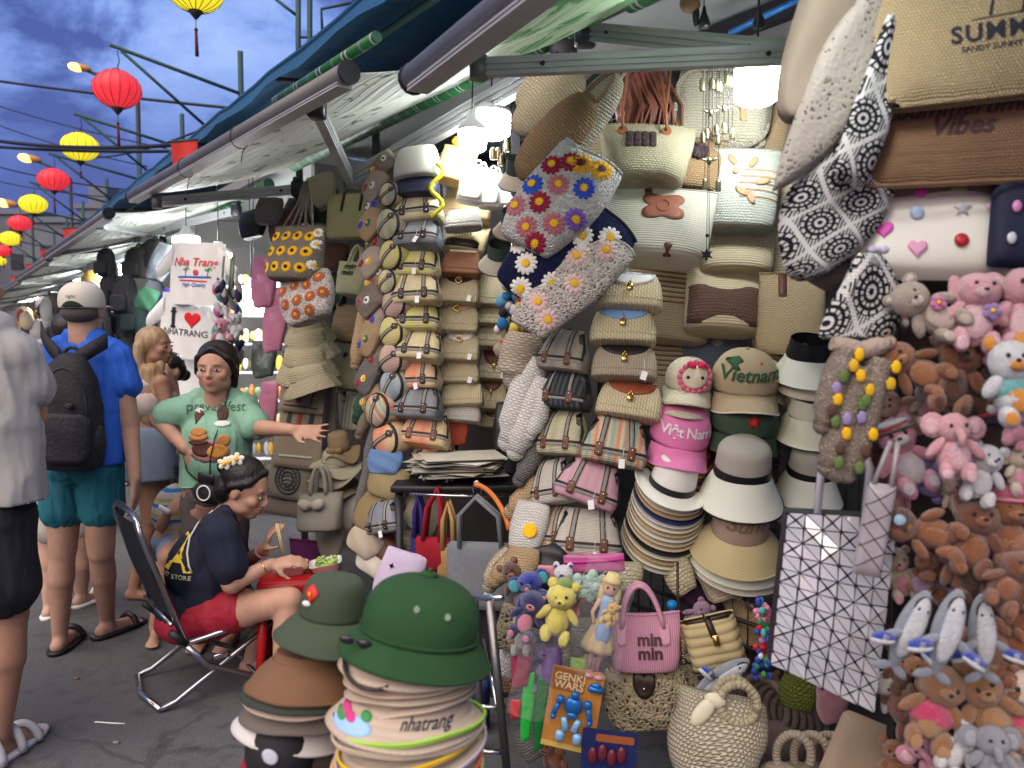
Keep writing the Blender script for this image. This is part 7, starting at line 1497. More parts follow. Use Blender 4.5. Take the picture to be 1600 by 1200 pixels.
for sx in(-1,1):
 obj('arm',MB().add(box(V((sx*22,-9,16))*s,(12*s,10*s,12*s),2*s)).add(box(V((sx*27,-11,0))*s,(8*s,8*s,22*s),2*s,Matrix.Rotation(sx*-.3,3,'Y'))).add(ball(V((sx*29,-12,-12))*s,5*s,8,6)),RB,rb)
 obj('leg',MB().add(box(V((sx*9,-9,-22))*s,(10*s,9*s,22*s),2*s,Matrix.Rotation(sx*.3,3,'Y'))).add(box(V((sx*14,-11,-42))*s,(14*s,11*s,18*s),3*s)),RBL,rb)
obj('car',MB().add(box(V((30,-6,42))*s,(26*s,8*s,10*s),4*s)).add(ball(V((30,-6,48))*s,(9*s,4*s,5*s),10,6)),RB,t)
t=thing('toy_pack','dark blue toy blister card at the bottom edge below the jute bag','toy package',at(952,1175,2.22),(0,3,-8));obj('card',slab([(a*s,c*s)for a,c in rrect(88,70,4,3)],-.001,.002),pm('card_blue',(.015,.025,.12),.4,0,.4,20),t,smooth=False)
for q in range(4):obj('toy',ball(V((-26+q*15,-6,-6+6*(q%2)))*s,(8*s,5*s,14*s),10,7),pm('toy_maroon',(.14,.02,.035),.3),t)
obj('card_header',slab([(a*s+8*s,c*s+22*s)for a,c in rrect(60,12,3,3)],-.0035,-.0015),pm('card_orange2',(.35,.10,.03),.5),t,smooth=False)
for i,(x,y,w_,h_,c,lab)in enumerate([(824,1105,20,110,(.02,.45,.05),'bright green narrow toy bag hanging left of the robot card'),(845,1115,22,120,(.012,.16,.035),'darker green narrow toy bag beside the bright one'),(805,1108,18,30,(.50,.01,.01),'small red toy at the left of the green bags'),(862,1040,30,60,(.18,.10,.32),'violet toy bag under the yellow lamb'),(905,1040,30,26,(.25,.45,.06),'lime green toy part above the robot card'),(815,1030,34,90,(.30,.04,.08),'crimson wrapped toys in plastic under the navy plush')]):
 softbag(lab,x,y,2.3,w_,h_,pm('toybag%d'%i,c,.3,0,.3,20,.002,60),4,-10,0,name='toy_bag',cat='toy bag')
softbag('round crochet net pouch left of the crimson wrapped toys',800,980,2.4,50,70,C_JT,10,-20)
softbag('white crochet net pouch below at the left',800,1020,2.42,40,80,C_WH,14,-20)
t=thing('toy_pump','bright blue toy head sticking up behind the pink handbag','toy',at(1050,945,2.45));obj('knob',ball((0,0,0),(.018,.016,.016),14,10),pm('cyan_plastic',(.01,.25,.65),.3),t);obj('stem',tube([(0,0,-.08),(0,0,0)],.008,10),pm('cyan_plastic',(0,0,0)),t)
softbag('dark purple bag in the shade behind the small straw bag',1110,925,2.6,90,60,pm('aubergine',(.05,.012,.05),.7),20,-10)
random.seed(12)
lx=[(815,880),(838,985),(870,1012),(905,990),(925,1050),(800,1060),(1062,900),(1090,960),(1150,930),(1170,1010),(1062,1000),(1160,1080),(1225,1010),(1205,1075),(980,900),(830,1160),(860,1175),(1270,1040)]
lw=['left of the violet toys','under the royal blue toy','below the yellow lamb','between lamb and doll','beside the doll legs','above the red toy at left','right of the pink bag handle','above the small straw bag','under the wide hats','right of the small straw bag','between pink bag and straw bag','behind the basket bag','left of the geometric bag','under the keychain bunch','behind the pink bag handle','under the green toy bags','left of the blue card','under the silver bag corner']
for i,(x,y)in enumerate(lx):
 j=(i*3+1)%8;nmk=['woven coin purse','plush keyring','knitted pouch'][i%3];D_=2.5
 if i%3==1:plush('small %s plush keyring %s'%(fn_[j],lw[i]),x,y,D_,52,fk[j],random.uniform(-60,60),-10,0,'bear')['group']='plush toys and dolls in the lower middle'
 else:softbag('small %s %s %s'%(['tan','brown','cream','grey'][i%4],nmk,lw[i]),x,y,D_+.03,random.uniform(46,64),random.uniform(40,56),[K_NT,K_DB,K_CR,KG][i%4],random.uniform(-30,30),-14,group='small pouches hanging low in the stall')
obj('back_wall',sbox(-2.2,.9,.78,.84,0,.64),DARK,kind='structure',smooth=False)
t=thing('steel_rack','brushed steel rack frame between the grey felt tote and the toys','rack',at(780,1300,2.35));X0=t.location.copy();RK=pm('rack_steel',(.22,.21,.20),.35,.9,.4,8)
for(x0,y0,x1,y1,d)in[(765,938,795,1230,2.35),(742,938,755,1230,2.75)]:obj('leg',tube([at(x0,y0,d)-X0,at(x1,y1,d)-X0],.018,4,sq=True),RK,t)
obj('rail',tube([at(690,934,2.9)-X0,at(784,934,2.33)-X0],.012,4,sq=True),CHR,t)
obj('rail',tube([at(756,1000,2.8)-X0,at(778,1108,2.4)-X0],.008,6),CHR,t)
for y in(1105,1175):obj('rail',tube([at(700,y,2.4)-X0,at(790,y,2.35)-X0],.009,6),CHR,t)
t,b,w,h=flatbag('navy blue box shape behind the steel rack',744,1100,2.9,44,80,pm('navy_box',(.01,.015,.08),.6),0,0,0,.1,name='storage_box',cat='box')
t,b,w,h=flatbag('dark cloth covered table front under the mats shelf',700,1050,3.3,230,260,pm('dark_cloth',(.015,.013,.018),.95),0,-20,0,.1,name='table_cloth',cat='cloth')
# FOREGROUND HAT STACKS (about 1.4 m away)
HG1='hats stacked at the front left';HG2='hats stacked under the green helmet'
def fn_brim(w,droop,tiltx=0):return lambda q,a,s_:q
def fhat(label,px,py,d,w,h,mat,roll=0,pitch=8,yaw=0,group=None,crown=(.30,.62),drop=.30,edge=None,prof=None,cat='hat',name='bucket_hat',inner=None,n=56,top=False):
 pitch-=17;top=top or prof
 s=k(d);w*=s;h*=s;t=thing(name,label,cat,at(px,py,d),(pitch,roll,yaw),group)
 c,ch=crown
 g=loft(prof and[(z*h,r*w,r*w*.96)for z,r in prof]or[(ch*h*.0,w*c,w*c*.95),(ch*h*.45,w*c*.97,w*c*.93),(ch*h*.85,w*c*.84,w*c*.8),(ch*h,w*c*.6,w*c*.56),(ch*h*1.03,w*c*.1,w*c*.1)],n,sub=4);b=bvh(g)
 obj('crown',g,mat,t)if top else obj('crown',loft([(0,w*c*.99,w*c*.94),(h*.12,w*c*.9,w*c*.86)],n,cap=(0,1)),mat,t)
 ws=px*3+py;gb=loft([(0,w*c,w*c*.95),(-h*drop*.4,w*(c+.5)/2,w*(c+.5)/2*.97),(-h*drop,w*.5,w*.49)],n,cap=(0,0),sub=5,fn=(lambda q,a,s_:q)if prof else(lambda q,a,s_:V((q.x,q.y,q.z+w*.045*max(0,s_[1]/w-c)*(math.sin(a*2+ws)+.6*math.sin(a*3+ws*2)+.3*math.sin(a*7+ws))))))
 obj('brim',MB().add(gb).add(xf(gb,t=(0,0,-.003))),inner or mat,t)
 obj('brim_edge',tube(gb[0][-n:],.0020,6,True),edge or mat,t)
 return t,b,w,h,gb
HEL=knit('helmet_cloth',(.034,.105,.036),500,500,.0008,(.020,.066,.022),.85)
t,b,w,h,gb=fhat('green army pith helmet on top of the right foreground stack',655,988,1.42,244,134,HEL,10,12,0,HG2,prof=[(0,.375),(.18,.380),(.36,.360),(.52,.300),(.62,.205),(.665,.11),(.675,.02)],drop=.27,name='pith_helmet',cat='helmet',crown=(.375,.7))
vent=obj('vent_cap',loft([(h*.66,w*.055,w*.055),(h*.71,w*.055,w*.055),(h*.73,w*.03,w*.03)],20),HEL,t);obj('vent_button',ball((0,0,h*.745),w*.015,10,6),pm('dark_button',(.02,.05,.03),.4),vent)
EY=pm('eyelet',(.30,.40,.30),.4,.3)
for x,z in((-.02,.42),(.17,.38)):q=proj(b,x*w,z*h,.002);obj('eyelet',tube([q+V((0,.003,0)),q+V((0,-.003,0))],.0055,14),EY,t)
hb=[V((w*.383*math.cos(a),w*.368*math.sin(a),h*.015))for a in[2*math.pi*i/50 for i in range(50)]];obj('hat_band',tube(hb,.004,6,True),HEL,t)
obj('chin_strap',tube(bez((-w*.44,-w*.1,-h*.32),(-w*.40,-w*.40,-h*.48),(-w*.2,-w*.48,-h*.5),(-w*.1,-w*.42,-h*.4),12),.004,6),pm('strap_dark',(.03,.02,.02),.5),t)
t=thing('sunglasses','dark sunglasses tucked under the green helmet brim','sunglasses',at(556,1003,1.33),(0,14,0));s=k(1.2)
for sx in(-1,1):obj('lens',ball(V((sx*16,0,0))*s,(14*s,5*s,8*s),14,8),pm('dark_glass',(.02,.015,.02),.1),t)
obj('bridge',tube([V((-4,-3,2))*s,V((4,-3,2))*s],2*s,6),BLK,t);obj('temple',tube([V((30,0,2))*s,V((60,20,-6))*s],2.5*s,6),BLK,t)
CV=ribs('cream_canvas',(.52,.42,.33),70,.0008,1,'UV',cf=.80,rough=.9)
fhat('dusty cream cloth hat right under the green helmet',645,1014,1.42,226,90,CV,6,8,0,HG2,drop=.34)
bands=[('cream hat with a yellow and red edge',(.60,.50,.12)),('pale hat with a peach edge',(.62,.46,.34)),('cream hat with a lime edge',(.55,.46,.34)),('beige hat with a plain edge',(.60,.48,.36))]
for i,(n_,c)in enumerate(bands):fhat(n_+', %s below the helmet'%['second','third','fourth','fifth'][i],642,1030+i*12,1.42,208,80,CV,2+(i*7)%3,7,i*20,HG2,drop=.22,edge=pm('edge%d'%i,c,.8),inner=CV if i!=0 else pm('multi_edge',(.60,.42,.22),.9,0,.5,30))
t,b,w,h,gb=fhat('cream hat painted with blue sky and pink flowers, widest in the right stack',636,1078,1.40,248,110,CV,3,12,0,HG2,drop=.40)
bb=bvh(gb)
obj('sky_print',MB().add(grid_poly([(w*(-.30+.15*math.cos(a)),-h*.24+h*.10*math.sin(a))for a in[2*math.pi*i/20 for i in range(20)]],.0015,bb,rings=4)),pm('print_sky',(.32,.52,.75),.85),t)
for x,z,c in[(-.34,-.14,0),(-.30,-.18,0),(-.37,-.20,1),(-.20,-.13,1)]:obj('flower_print',grid_poly([(w*x+w*.035*math.cos(a),h*z+h*.05*math.sin(a))for a in[2*math.pi*i/12 for i in range(12)]],.003,bb,rings=2),pm('print_hotpink',(.62,.05,.22),.8)if c==0 else pm('print_green',(.05,.28,.08),.8),t)
obj('lettering',wrap(bb,xf(text('nhatrang',w*.085,shear=.3,bold=.01),t=(w*.16,0,-h*.16)),.002),INK,t,smooth=False)
ST2=[('lime edged',(.35,.60,.08)),('cream',(.60,.50,.38)),('yellow edged',(.78,.50,.03)),('lilac grey',(.50,.44,.46)),('orange red edged',(.72,.16,.06)),('straw yellow',(.60,.52,.18)),('soft lime',(.45,.52,.18)),('pale peach',(.62,.44,.32))]
for i,(n_,c)in enumerate(ST2):
 t,b,w,h,gb=fhat('%s cloth hat in the lower right stack, %s under the sky hat'%(n_,['first','second','third','fourth','fifth','sixth','seventh','eighth'][i]),638+(i*5)%4,1104+i*15,1.40,244-5*(i%3),84,CV,-1-.6*i+3*(i%2),8+2*(i%2),i*33,HG2,drop=.22,edge=pm('e2_%d'%i,c,.8))
 obj('brim_stripe',tube([v*1.004+V((0,0,.005))for v in gb[0][-56:]][:],.0036,6,True),pm('e2_%d'%i,(0,0,0)),t)
fhat('red cloth hat at the bottom of the right stack',640,1240,1.42,262,100,CRM,0,8,0,HG2,drop=.3)
MIL=pm('military_green',(.045,.065,.038),.85,0,.12,8,.001,260)
t,b,w,h,gb=fhat('olive soldier hat with a red badge on top of the left foreground stack',520,960,1.58,176,118,MIL,6,14,-16,HG1,drop=.30,crown=(.30,.52),top=True)
obj('badge',MB().add(grid_poly([(w*(-.10),h*.46),(w*(-.02),h*.37),(w*(-.08),h*.24),(w*(-.17),h*.34)],.005,b,rings=2)),pm('badge_red',(.62,.03,.02),.5),t);obj('badge_star',wrap(b,slab(star2(-w*.09,h*.35,w*.025),0,0),.009),YC,t);obj('badge_white',ball(proj(b,-w*.12,h*.22,.004),(.010,.003,.006),10,6),WHT,t)
STK=[('brown straw sun hat under the soldier hat',482,1028,176,96,(.20,.105,.055),.46,5),('dark green hat brim under the brown straw one',478,1052,184,70,(.035,.045,.035),.45,4),('cream rimmed hat in the left stack',476,1068,180,60,(.46,.36,.28),.35,3),('grey brown cloth hat in the left stack',472,1078,178,74,(.13,.11,.095),.5,2),('white mesh hat with a black button in the left stack',466,1096,178,76,(.56,.54,.52),.6,10)]
for lab,x,y,w_,h_,c,dr,rl in STK:fhat(lab,x,y,1.56,w_*1.05,h_,ribs('fs%d'%y,c,230,.001,1,'UV',cf=.75)if y==1028 else pm('fs%d'%y,c,.9,0,.15,8,.001,300),rl,10,0,HG1,drop=dr)
t,b,w,h=cap('black baseball cap with white emblem low in the left stack',442,1166,1.50,124,96,pm('cap_black',(.010,.010,.014),.8),pm('cap_black',(0,0,0)),6,20,14,None,HG1)
obj('emblem',grid_poly([(-w*.18+w*.09*math.cos(a),h*.32+w*.07*math.sin(a))for a in[2*math.pi*i/16 for i in range(16)]],.004,b),pm('emblem_grey',(.42,.45,.52),.6),t)
cap('crimson cap with its bill at the bottom of the left stack',446,1205,1.52,150,80,CRM,CRM,6,20,14,None,HG1)
cap('dark brown cap bill sticking out at the right of the left stack',495,1150,1.56,140,70,pm('cap_bark',(.06,.05,.045),.8),None,24,10,14,None,HG1)
t=thing('hat_stand','black wire stand carrying the foreground hat stacks','stand',at(560,1190,1.55));X0=t.location.copy();obj('post',tube([at(640,1260,1.45)-X0,V((at(640,1260,1.45)-X0).to_tuple())+V((0,0,-1.2))],.02,8),DKM,t);obj('post',tube([at(470,1240,1.58)-X0,(at(470,1240,1.58)-X0)+V((0,0,-1.2))],.02,8),DKM,t)
obj('board',box(at(560,1300,1.5)-X0,(.5,.3,.02)),BLK,t)
# TABLE WITH FOOD, CHAIR
tb=at(470,890,3.45);t=thing('low_table','low red plastic table carrying the foam food box','table',(tb.x,tb.y,0),(0,0,10));hz_=tb.z;RP=pm('red_plastic',(.48,.012,.015),.35,0,.08,5,.0003,40)
obj('tabletop',box((0,0,hz_-.03),(.34,.34,.06),.012),RP,t);obj('apron',box((0,0,hz_-.09),(.31,.31,.07),.01),RP,t)
for sx in(-1,1):
 for sy in(-1,1):obj('leg',tube([(sx*.14,sy*.14,hz_-.06),(sx*.165,sy*.165,0)],[.024,.018],8,sq=True),RP,t)
obj('sticker',box((.02-.06,-.173,hz_-.035),(.035,.002,.028)),pm('sticker',(.6,.42,.3),.7),t)
tag(obj('crate',box((0,0,0),(.30,.30,.24),.01),pm('blue_crate',(.015,.04,.22),.5)),'dark blue crate under the red table','crate');bpy.data.objects['crate'].location=(tb.x+.06,tb.y+.02,.13)
fb=at(482,884,3.42);t=thing('food_box','open white foam food box with green salad','food container',(fb.x,fb.y,hz_+.002),(0,0,12));FOAM=pm('foam',(.78,.77,.75),.6,0,.04,20,.0006,200)
def tray(cx):return xf(MB().add(loft([(0,.055,.058,5),(.038,.068,.072,5),(.040,.074,.078,5),(.036,.064,.068,5),(.006,.052,.055,5)],32,cap=(1,1))).geo(),t=(cx,0,0))
obj('tray',tray(-.076),FOAM,t);obj('lid',xf(tray(0),t=(.080,0,0),rot=(0,-8,0)),FOAM,t)
random.seed(4);sal=obj('salad',MB().add(ball((.078,0,.030),(.052,.052,.020),16,8)),pm('salad_green',(.30,.42,.10),.6,0,.5,60,.003,90),t)
for i in range(26):obj('leaf',ball((.078+random.uniform(-.045,.045),random.uniform(-.045,.045),.044+random.uniform(0,.014)),(.014,.009,.004),8,5,Euler((random.random(),random.random(),random.random()*6)).to_matrix()),pm('leaf%d'%(i%3),[(.35,.52,.12),(.55,.62,.30),(.16,.32,.06)][i%3],.5),t)
obj('noodles',ball((-.076,0,.026),(.05,.05,.016),14,7),pm('noodles',(.62,.52,.36),.6,0,.3,80,.004,120),t)
ch=at(300,985,3.35);t=thing('folding_chair','folding steel tube chair with dark grey mesh back','chair',(ch.x+.11,ch.y+.03,0),(0,0,38));MESHC=knit('chair_mesh',(.030,.032,.040),300,300,.001,co='Object',ax=(0,2))
TB=pm('tube_steel',(.40,.40,.42),.25,.95,.2,8,0)
W2=.225;rt=.0125
top=[(-.36,-W2,.74),(-.37,-W2+.02,.79),(-.37,-W2+.08,.815),(-.37,W2-.08,.815),(-.37,W2-.02,.79),(-.36,W2,.74)]
obj('back_frame',tube([(-.20,-W2,.26)]+top+[(-.20,W2,.26)],rt,10),TB,t)
for sy in(-1,1):
 y=sy*W2
 obj('front_leg',tube([(-.20,y,.26),(-.12,y,.16),(.10,y*.97,.045),(.17,y*.97,.02)],rt,8),TB,t)
 obj('back_leg',tube([(.22,y*.9,.30),(.0,y*.9,.17),(-.24,y*.9,.03),(-.30,y*.9,.015)],rt,8),TB,t)
 obj('seat_rail',tube([(-.20,y,.27),(.22,y,.315)],rt,8),TB,t)
 obj('hinge',box((-.06,y*1.03,.185),(.07,.006,.022),.003),CHR,t)
 obj('slot_plate',tube([(-.20,y,.27),(-.26,y,.33)],rt*1.3,8),DKM,t)
obj('foot_bar',tube([(-.30,-W2*.9,.015),(-.33,0,.015),(-.30,W2*.9,.015)],rt,8),TB,t)
obj('foot_bar',tube([(.17,-W2*.97,.02),(.19,0,.02),(.17,W2*.97,.02)],rt,8),TB,t)
obj('cross_bar',tube([(-.255,-W2,.36),(-.255,W2,.36)],rt*.7,8),TB,t);obj('cross_bar',tube([(.10,-W2,.05),(.10,W2,.05)],rt*.7,8),TB,t)
g1=sheet(lambda u,v:V((-.240-.125*v-.02*math.sin(math.pi*v)-.02*math.sin(math.pi*u),(u-.5)*2*W2,.38+.40*v)),8,10);obj('mesh_back',MB().add(g1).add(xf(g1,t=(.006,0,0))),MESHC,t)
g1=sheet(lambda u,v:V((-.19+.41*v,(u-.5)*2*W2,.275+.045*v-.035*math.sin(math.pi*u))),8,8);obj('mesh_seat',MB().add(g1).add(xf(g1,t=(0,0,-.006))),MESHC,t)
rc=at(206,800,6.2);t=thing('plastic_chair','red plastic chair standing behind the blue shirt man','chair',(rc.x,rc.y,0),(0,0,30))
obj('seat',box((0,0,.42),(.40,.40,.03),.01),RP,t);obj('backrest',box((0,.2,.66),(.40,.03,.12),.01),RP,t);obj('backrest',box((0,.2,.50),(.40,.03,.06),.01),RP,t)
for sx in(-1,1):
 for sy in(-1,1):obj('leg',tube([(sx*.18,sy*.18,.42),(sx*.22,sy*.22,0)],.02,6),RP,t)
 obj('post',tube([(sx*.19,.2,.42),(sx*.19,.2,.74)],.02,6),RP,t)
 # SHIRT STALL AND FAR STALLS
def tshirt(label,px,py,d,w,h,mat,roll=0,yaw=-20,prints=None,group='white tourist t-shirts hanging one over another',cat='t-shirt',name='hanging_tshirt'):
 s=k(d);w*=s;h*=s;t=thing(name,label,cat,at(px,py,d),(0,roll,yaw),group)
 ol=[(-.14,.47),(-.34,.42),(-.60,.10),(-.50,-.02),(-.36,.10),(-.37,-.5),(.37,-.5),(.36,.10),(.50,-.02),(.60,.10),(.34,.42),(.14,.47),(.06,.40),(-.06,.40)]
 bod=sheet(lambda u,v:V(((u-.5)*w*.76,-.03*math.sin(math.pi*u)-.010*math.sin(u*16+v*4)*(1-v),(v-.5)*h)),20,14);b2=bod
 bk=xf((bod[0],[f[::-1]for f in bod[1]],bod[2]),t=(0,.05,0));obj('body',MB().add(bod).add(bk),mat,t);b=bvh(bod)
 for sx in(-1,1):
  sl=sheet(lambda u,v:V((sx*w*(.34+.24*u),-.018*math.sin(math.pi*v),h*(.47-.05*u-.30*u-.34*(1-v)+.12*u*(1-v)))),8,8);obj('sleeve',MB().add(sl).add(xf(sl,t=(0,.03,0))),mat,t)
 obj('collar',tube([V((w*.13*math.cos(a),-.02*abs(math.sin(a)),h*(.49+.08*math.sin(a))))for a in[math.pi+math.pi*i/12 for i in range(13)]],.008,6),mat,t)
 if prints:prints(t,b,w,h)
 return t
def pr_heart(t,b,w,h):
 obj('lettering',MB().add(wrap(b,xf(text('I',w*.34,bold=.04),t=(-w*.17,0,h*.10)),.004)).add(wrap(b,xf(box((0,0,0),(w*.10,0,h*.03)),t=(-w*.17,0,h*.21)),.004)).add(wrap(b,xf(box((0,0,0),(w*.10,0,h*.03)),t=(-w*.17,0,-h*.02)),.004)).add(wrap(b,xf(text('NHATRANG',w*.115,bold=.004),t=(w*.0,0,-h*.10)),.004)),INK,t,smooth=False)
 obj('heart',grid_poly(heart2(w*.10,h*.12,w*.12),.004,b,rings=3),pm('heart_red',(.72,.01,.015),.7),t)
def pr_nt(t,b,w,h):
 obj('lettering',wrap(b,xf(text('Nha Trang',w*.15,shear=.3,bold=.02),t=(0,0,h*.18)),.004),pm('script_red',(.65,.06,.07),.7),t,smooth=False)
 mb=MB()
 for x in(-.12,.20):palm_shape(mb,w*x,-h*.04,h*.11,b,0,.004)
 mb.add(ribbon(b,seg2((-w*.25,-h*.06),(w*.25,-h*.05)),h*.035,.003),1);mb.add(ribbon(b,seg2((-w*.22,-h*.11),(w*.20,-h*.12)),h*.03,.003),2);mb.add(grid_poly([(w*.03+w*.04*math.cos(a),h*.02+w*.04*math.sin(a))for a in[2*math.pi*i/12 for i in range(12)]],.004,b,rings=2),2)
 obj('beach_print',mb,[pm('print_green',(0,0,0)),pm('print_blue',(.04,.12,.50),.8),pm('script_red',(0,0,0))],t);obj('small_lettering',wrap(b,xf(text('High Quality',w*.07,shear=.3,bold=.01),t=(0,0,-h*.18)),.004),pm('print_blue',(0,0,0)),t,smooth=False)
tshirt('white t-shirt printed Nha Trang with palm trees under the lamp',306,428,5.9,118,96,WHT,3,-14,pr_nt)
tshirt('white t-shirt printed I love NHATRANG with a red heart',292,510,6.0,124,100,WHT,6,-14,pr_heart)
for i,y in enumerate((582,650)):tshirt(['plain white t-shirt below the heart one','lowest plain white t-shirt behind the women'][i],300+i*4,y,6.1+.05*i,118,110,WHT,4,-14)
random.seed(90)
gx=[(420,330),(445,352),(500,322),(590,300),(470,330),(600,350),(515,400),(520,455),(590,410),(600,470),(505,560),(512,610),(585,560),(500,300),(395,350),(560,396)]
gn=['under the left awning arm','left of the sunflower bag','above the sunflower bag cords','right of the yellow green tote','behind the sunflower cords','beside the top crochet pouches','between sunflower bag and min min tote','left of the tan basket bag','right of the min min tote','right of the tan basket bag','left of the pistachio bag','left of the striped ivory bag','right of the pistachio bag','below the elbow of the awning arm','above the pink wrapped garment','under the yellow green tote']
for i,(x,y)in enumerate(gx):softbag('small %s bag in the shade %s'%(['grey','brown','dark green','cream','black'][i%5],gn[i]),x,y,4.85+.1*(i%3),random.uniform(44,66),random.uniform(40,62),[KG,K_DB,pm('bottle_green_knit',(0,0,0)),K_CR,BLK][i%5],random.uniform(-20,20),-20,group='bags filling the back of the sunflower bag stall')
BP=[pm('pack%d'%i,c,.75,0,.3,8,.004,60)for i,c in enumerate([(.014,.014,.018),(.022,.022,.028),(.008,.009,.014),(.012,.03,.028),(.012,.012,.10),(.03,.03,.03)])]
def bpack(label,px,py,d,w,h,m,roll=0):
 s=k(d);w*=s;h*=s;t=thing('backpack',label,'backpack',at(px,py,d),(0,roll,-24),'backpacks hanging at the second stall');g=loft([(-h*.5,w*.42,w*.22,3.5),(-h*.44,w*.49,w*.30,3.5),(0,w*.5,w*.32,3),(h*.32,w*.44,w*.26,3),(h*.47,w*.28,w*.14,2.5),(h*.5,w*.1,w*.05)],24,sub=2);b=bvh(g);obj('body',g,m,t)
 obj('front_pocket',grid_poly([(a*w*.72,-h*.22+c*h*.42)for a,c in rrect(1,1,.2,3)],.03,b),m,t);obj('zip',ribbon(b,[(w*.36*math.cos(a),h*.12+h*.26*math.sin(a))for a in[math.pi*i/14 for i in range(15)]],w*.03,.006),DKM,t);obj('handle',tube(arch(w*.12,h*.12,8,0,h*.47),w*.03,6),m,t)
nm=iter(['black backpack beside the white cap','black backpack above the blond woman','charcoal backpack high under the awning','small black backpack left of the shirts','black backpack lower behind the blond woman','dark backpack at the far left of the second stall','grey black backpack under the lamp','black backpack behind the blue shirt shoulder','black bag next to the green net bag','dark teal backpack among the black ones','low black backpack near the woman with long hair','slim black bag at the corner'])
for x,y,w_,h_,i,r_ in[(196,460,34,56,0,0),(184,520,40,60,1,0),(216,410,38,44,5,4),(172,452,28,50,2,0),(200,574,44,66,2,0),(160,500,26,60,0,0),(240,398,34,44,5,10),(178,582,30,60,1,0),(228,515,34,60,2,0),(210,490,30,56,3,0),(226,600,40,80,0,0),(166,410,26,40,2,0)]:bpack(next(nm),x,y,6.7+.15*(i%3),w_*1.15,h_*1.1,BP[i],r_)
softbag('green net bag with crossed pattern right of the backpacks',230,468,6.4,40,36,knit('green_net',(.02,.10,.05),50,50,.006,c2=(.10,.25,.14)),20,-20);softbag('cobalt blue bag beside the green net bag',258,470,6.35,22,40,BP[4],16,-20)
softbag('crumpled grey plastic covered bag above the green net bag',252,410,6.4,40,60,pm('grey_plastic',(.16,.17,.19),.25,0,.4,12,.01,20),20,-20)
random.seed(21);t=thing('keychain_rack','rack of hanging slippers, toys and keychains right of the white shirts','keychains',at(358,480,5.3));X0=t.location.copy();KR=[(.012,.012,.05),(.55,.55,.56),(.55,.12,.30),(.02,.02,.02),(.03,.30,.30),(.60,.56,.50),(.03,.05,.25),(.35,.33,.30)]
for i in range(64):
 x=336+random.random()*42;y=440+random.random()*130;s=k(5.3);c=i%8
 obj('keychain',ball(at(x,y,5.3+random.uniform(-.1,.1))-X0,(random.uniform(3,6)*s,3*s,random.uniform(6,14)*s),8,6,Matrix.Rotation(random.uniform(-.6,.6),3,'Y')),pm('kr%d'%c,KR[c],.6),t)
for x in(350,362,366):obj('string',tube([at(x,400,5.3)-X0,at(x-6,470,5.3)-X0],.008,5),pm('lime_cord',(.25,.36,.20),.7),t)
simple_plush('pink and white plush hanging right of the heart shirt',348,520,5.2,44,PK2,WH,'bear');simple_plush('small white plush right above the green shirt woman',368,508,5.2,36,WH,WH,'bear')
PKP=pm('pink_plastic',(.52,.20,.30),.22,0,.25,6,.012,14)
for i,(x,y,w_,h_,r_)in enumerate([(412,440,46,80,3),(430,500,44,100,8),(418,640,34,90,8)]):softbag(['pink plastic wrapped garment under the grey arm','pink plastic wrapped garment beside the straw hats','pale pink wrapped garment behind the canvas pouches'][i],x,y,5.0,w_,h_,PKP,r_,-20,0,dp=.3,name='wrapped_garment',cat='wrapped garment')
random.seed(31);sh=thing('toy_shelf','brightly lit shelf of yellow and red toys deep in the shop','toy shelf',at(402,560,6.6));X0=sh.location.copy()
TS=[(.75,.45,.05),(.70,.20,.05),(.75,.62,.30),(.60,.60,.62),(.20,.30,.18),(.72,.35,.10)]
for j in range(7):
 y=430+j*44;obj('board',box(at(402,y+20,6.6)-X0,(.62,.3,.02)),WHT,sh)
 for i in range(8):
  s=k(6.6);obj('toy',ball(at(366+i*10+random.uniform(-3,3),y+6,6.5)-X0,(random.uniform(4,7)*s,4*s,random.uniform(6,13)*s),9,7),pm('ts%d'%((i*3+j)%6),TS[(i*3+j)%6],.5),sh)
bulb('shop lamp lighting the toy shelf',at(392,452,6.1),.06,.09,70)
softbag('grey green plastic wrapped toy above the open hand',412,560,5.4,40,60,pm('greengrey',(.14,.18,.15),.2,0,.4,10,.01,20),0,0,name='wrapped_toy',cat='wrapped toy')
random.seed(41)
FC=[(.5,.5,.5),(.03,.03,.04),(.20,.03,.03),(.04,.10,.28),(.55,.48,.35),(.10,.22,.12),(.6,.35,.08),(.3,.3,.33),(.62,.62,.6),(.02,.02,.02)]
fm=[pm('far%d'%i,c,.8,0,.2,6)for i,c in enumerate(FC)]
adj=['white','black','wine red','blue','straw coloured','green','amber','grey','pale','dark']
for i in range(110):
 m=random.uniform(7,24);o=random.uniform(-.35,.5);z=random.uniform(.5,2.25);c=random.randrange(10);w_=random.uniform(.16,.34);h_=random.uniform(.25,.5)
 g=ball((0,0,0),(w_/2,.07,h_/2),9,7,fn=lambda v:V((v.x*(1.1-.5*v.z),v.y,v.z)))
 oo=obj('hanging_goods',g,fm[c],loc=st(m,o,z));tag(oo,'%s bundle of goods %s, %s, %s'%(adj[c],['round','narrow','wide','tall'][int(w_*50+h_*20)%4]+' in shape','near eye height' if 1.2<z<1.7 else('high up' if z>1.7 else 'low down'),'in the third stall' if m<10 else('in the fourth stall' if m<14 else('in the fifth stall' if m<18 else 'in the farthest stalls'))),'goods','goods hanging in the far stalls')
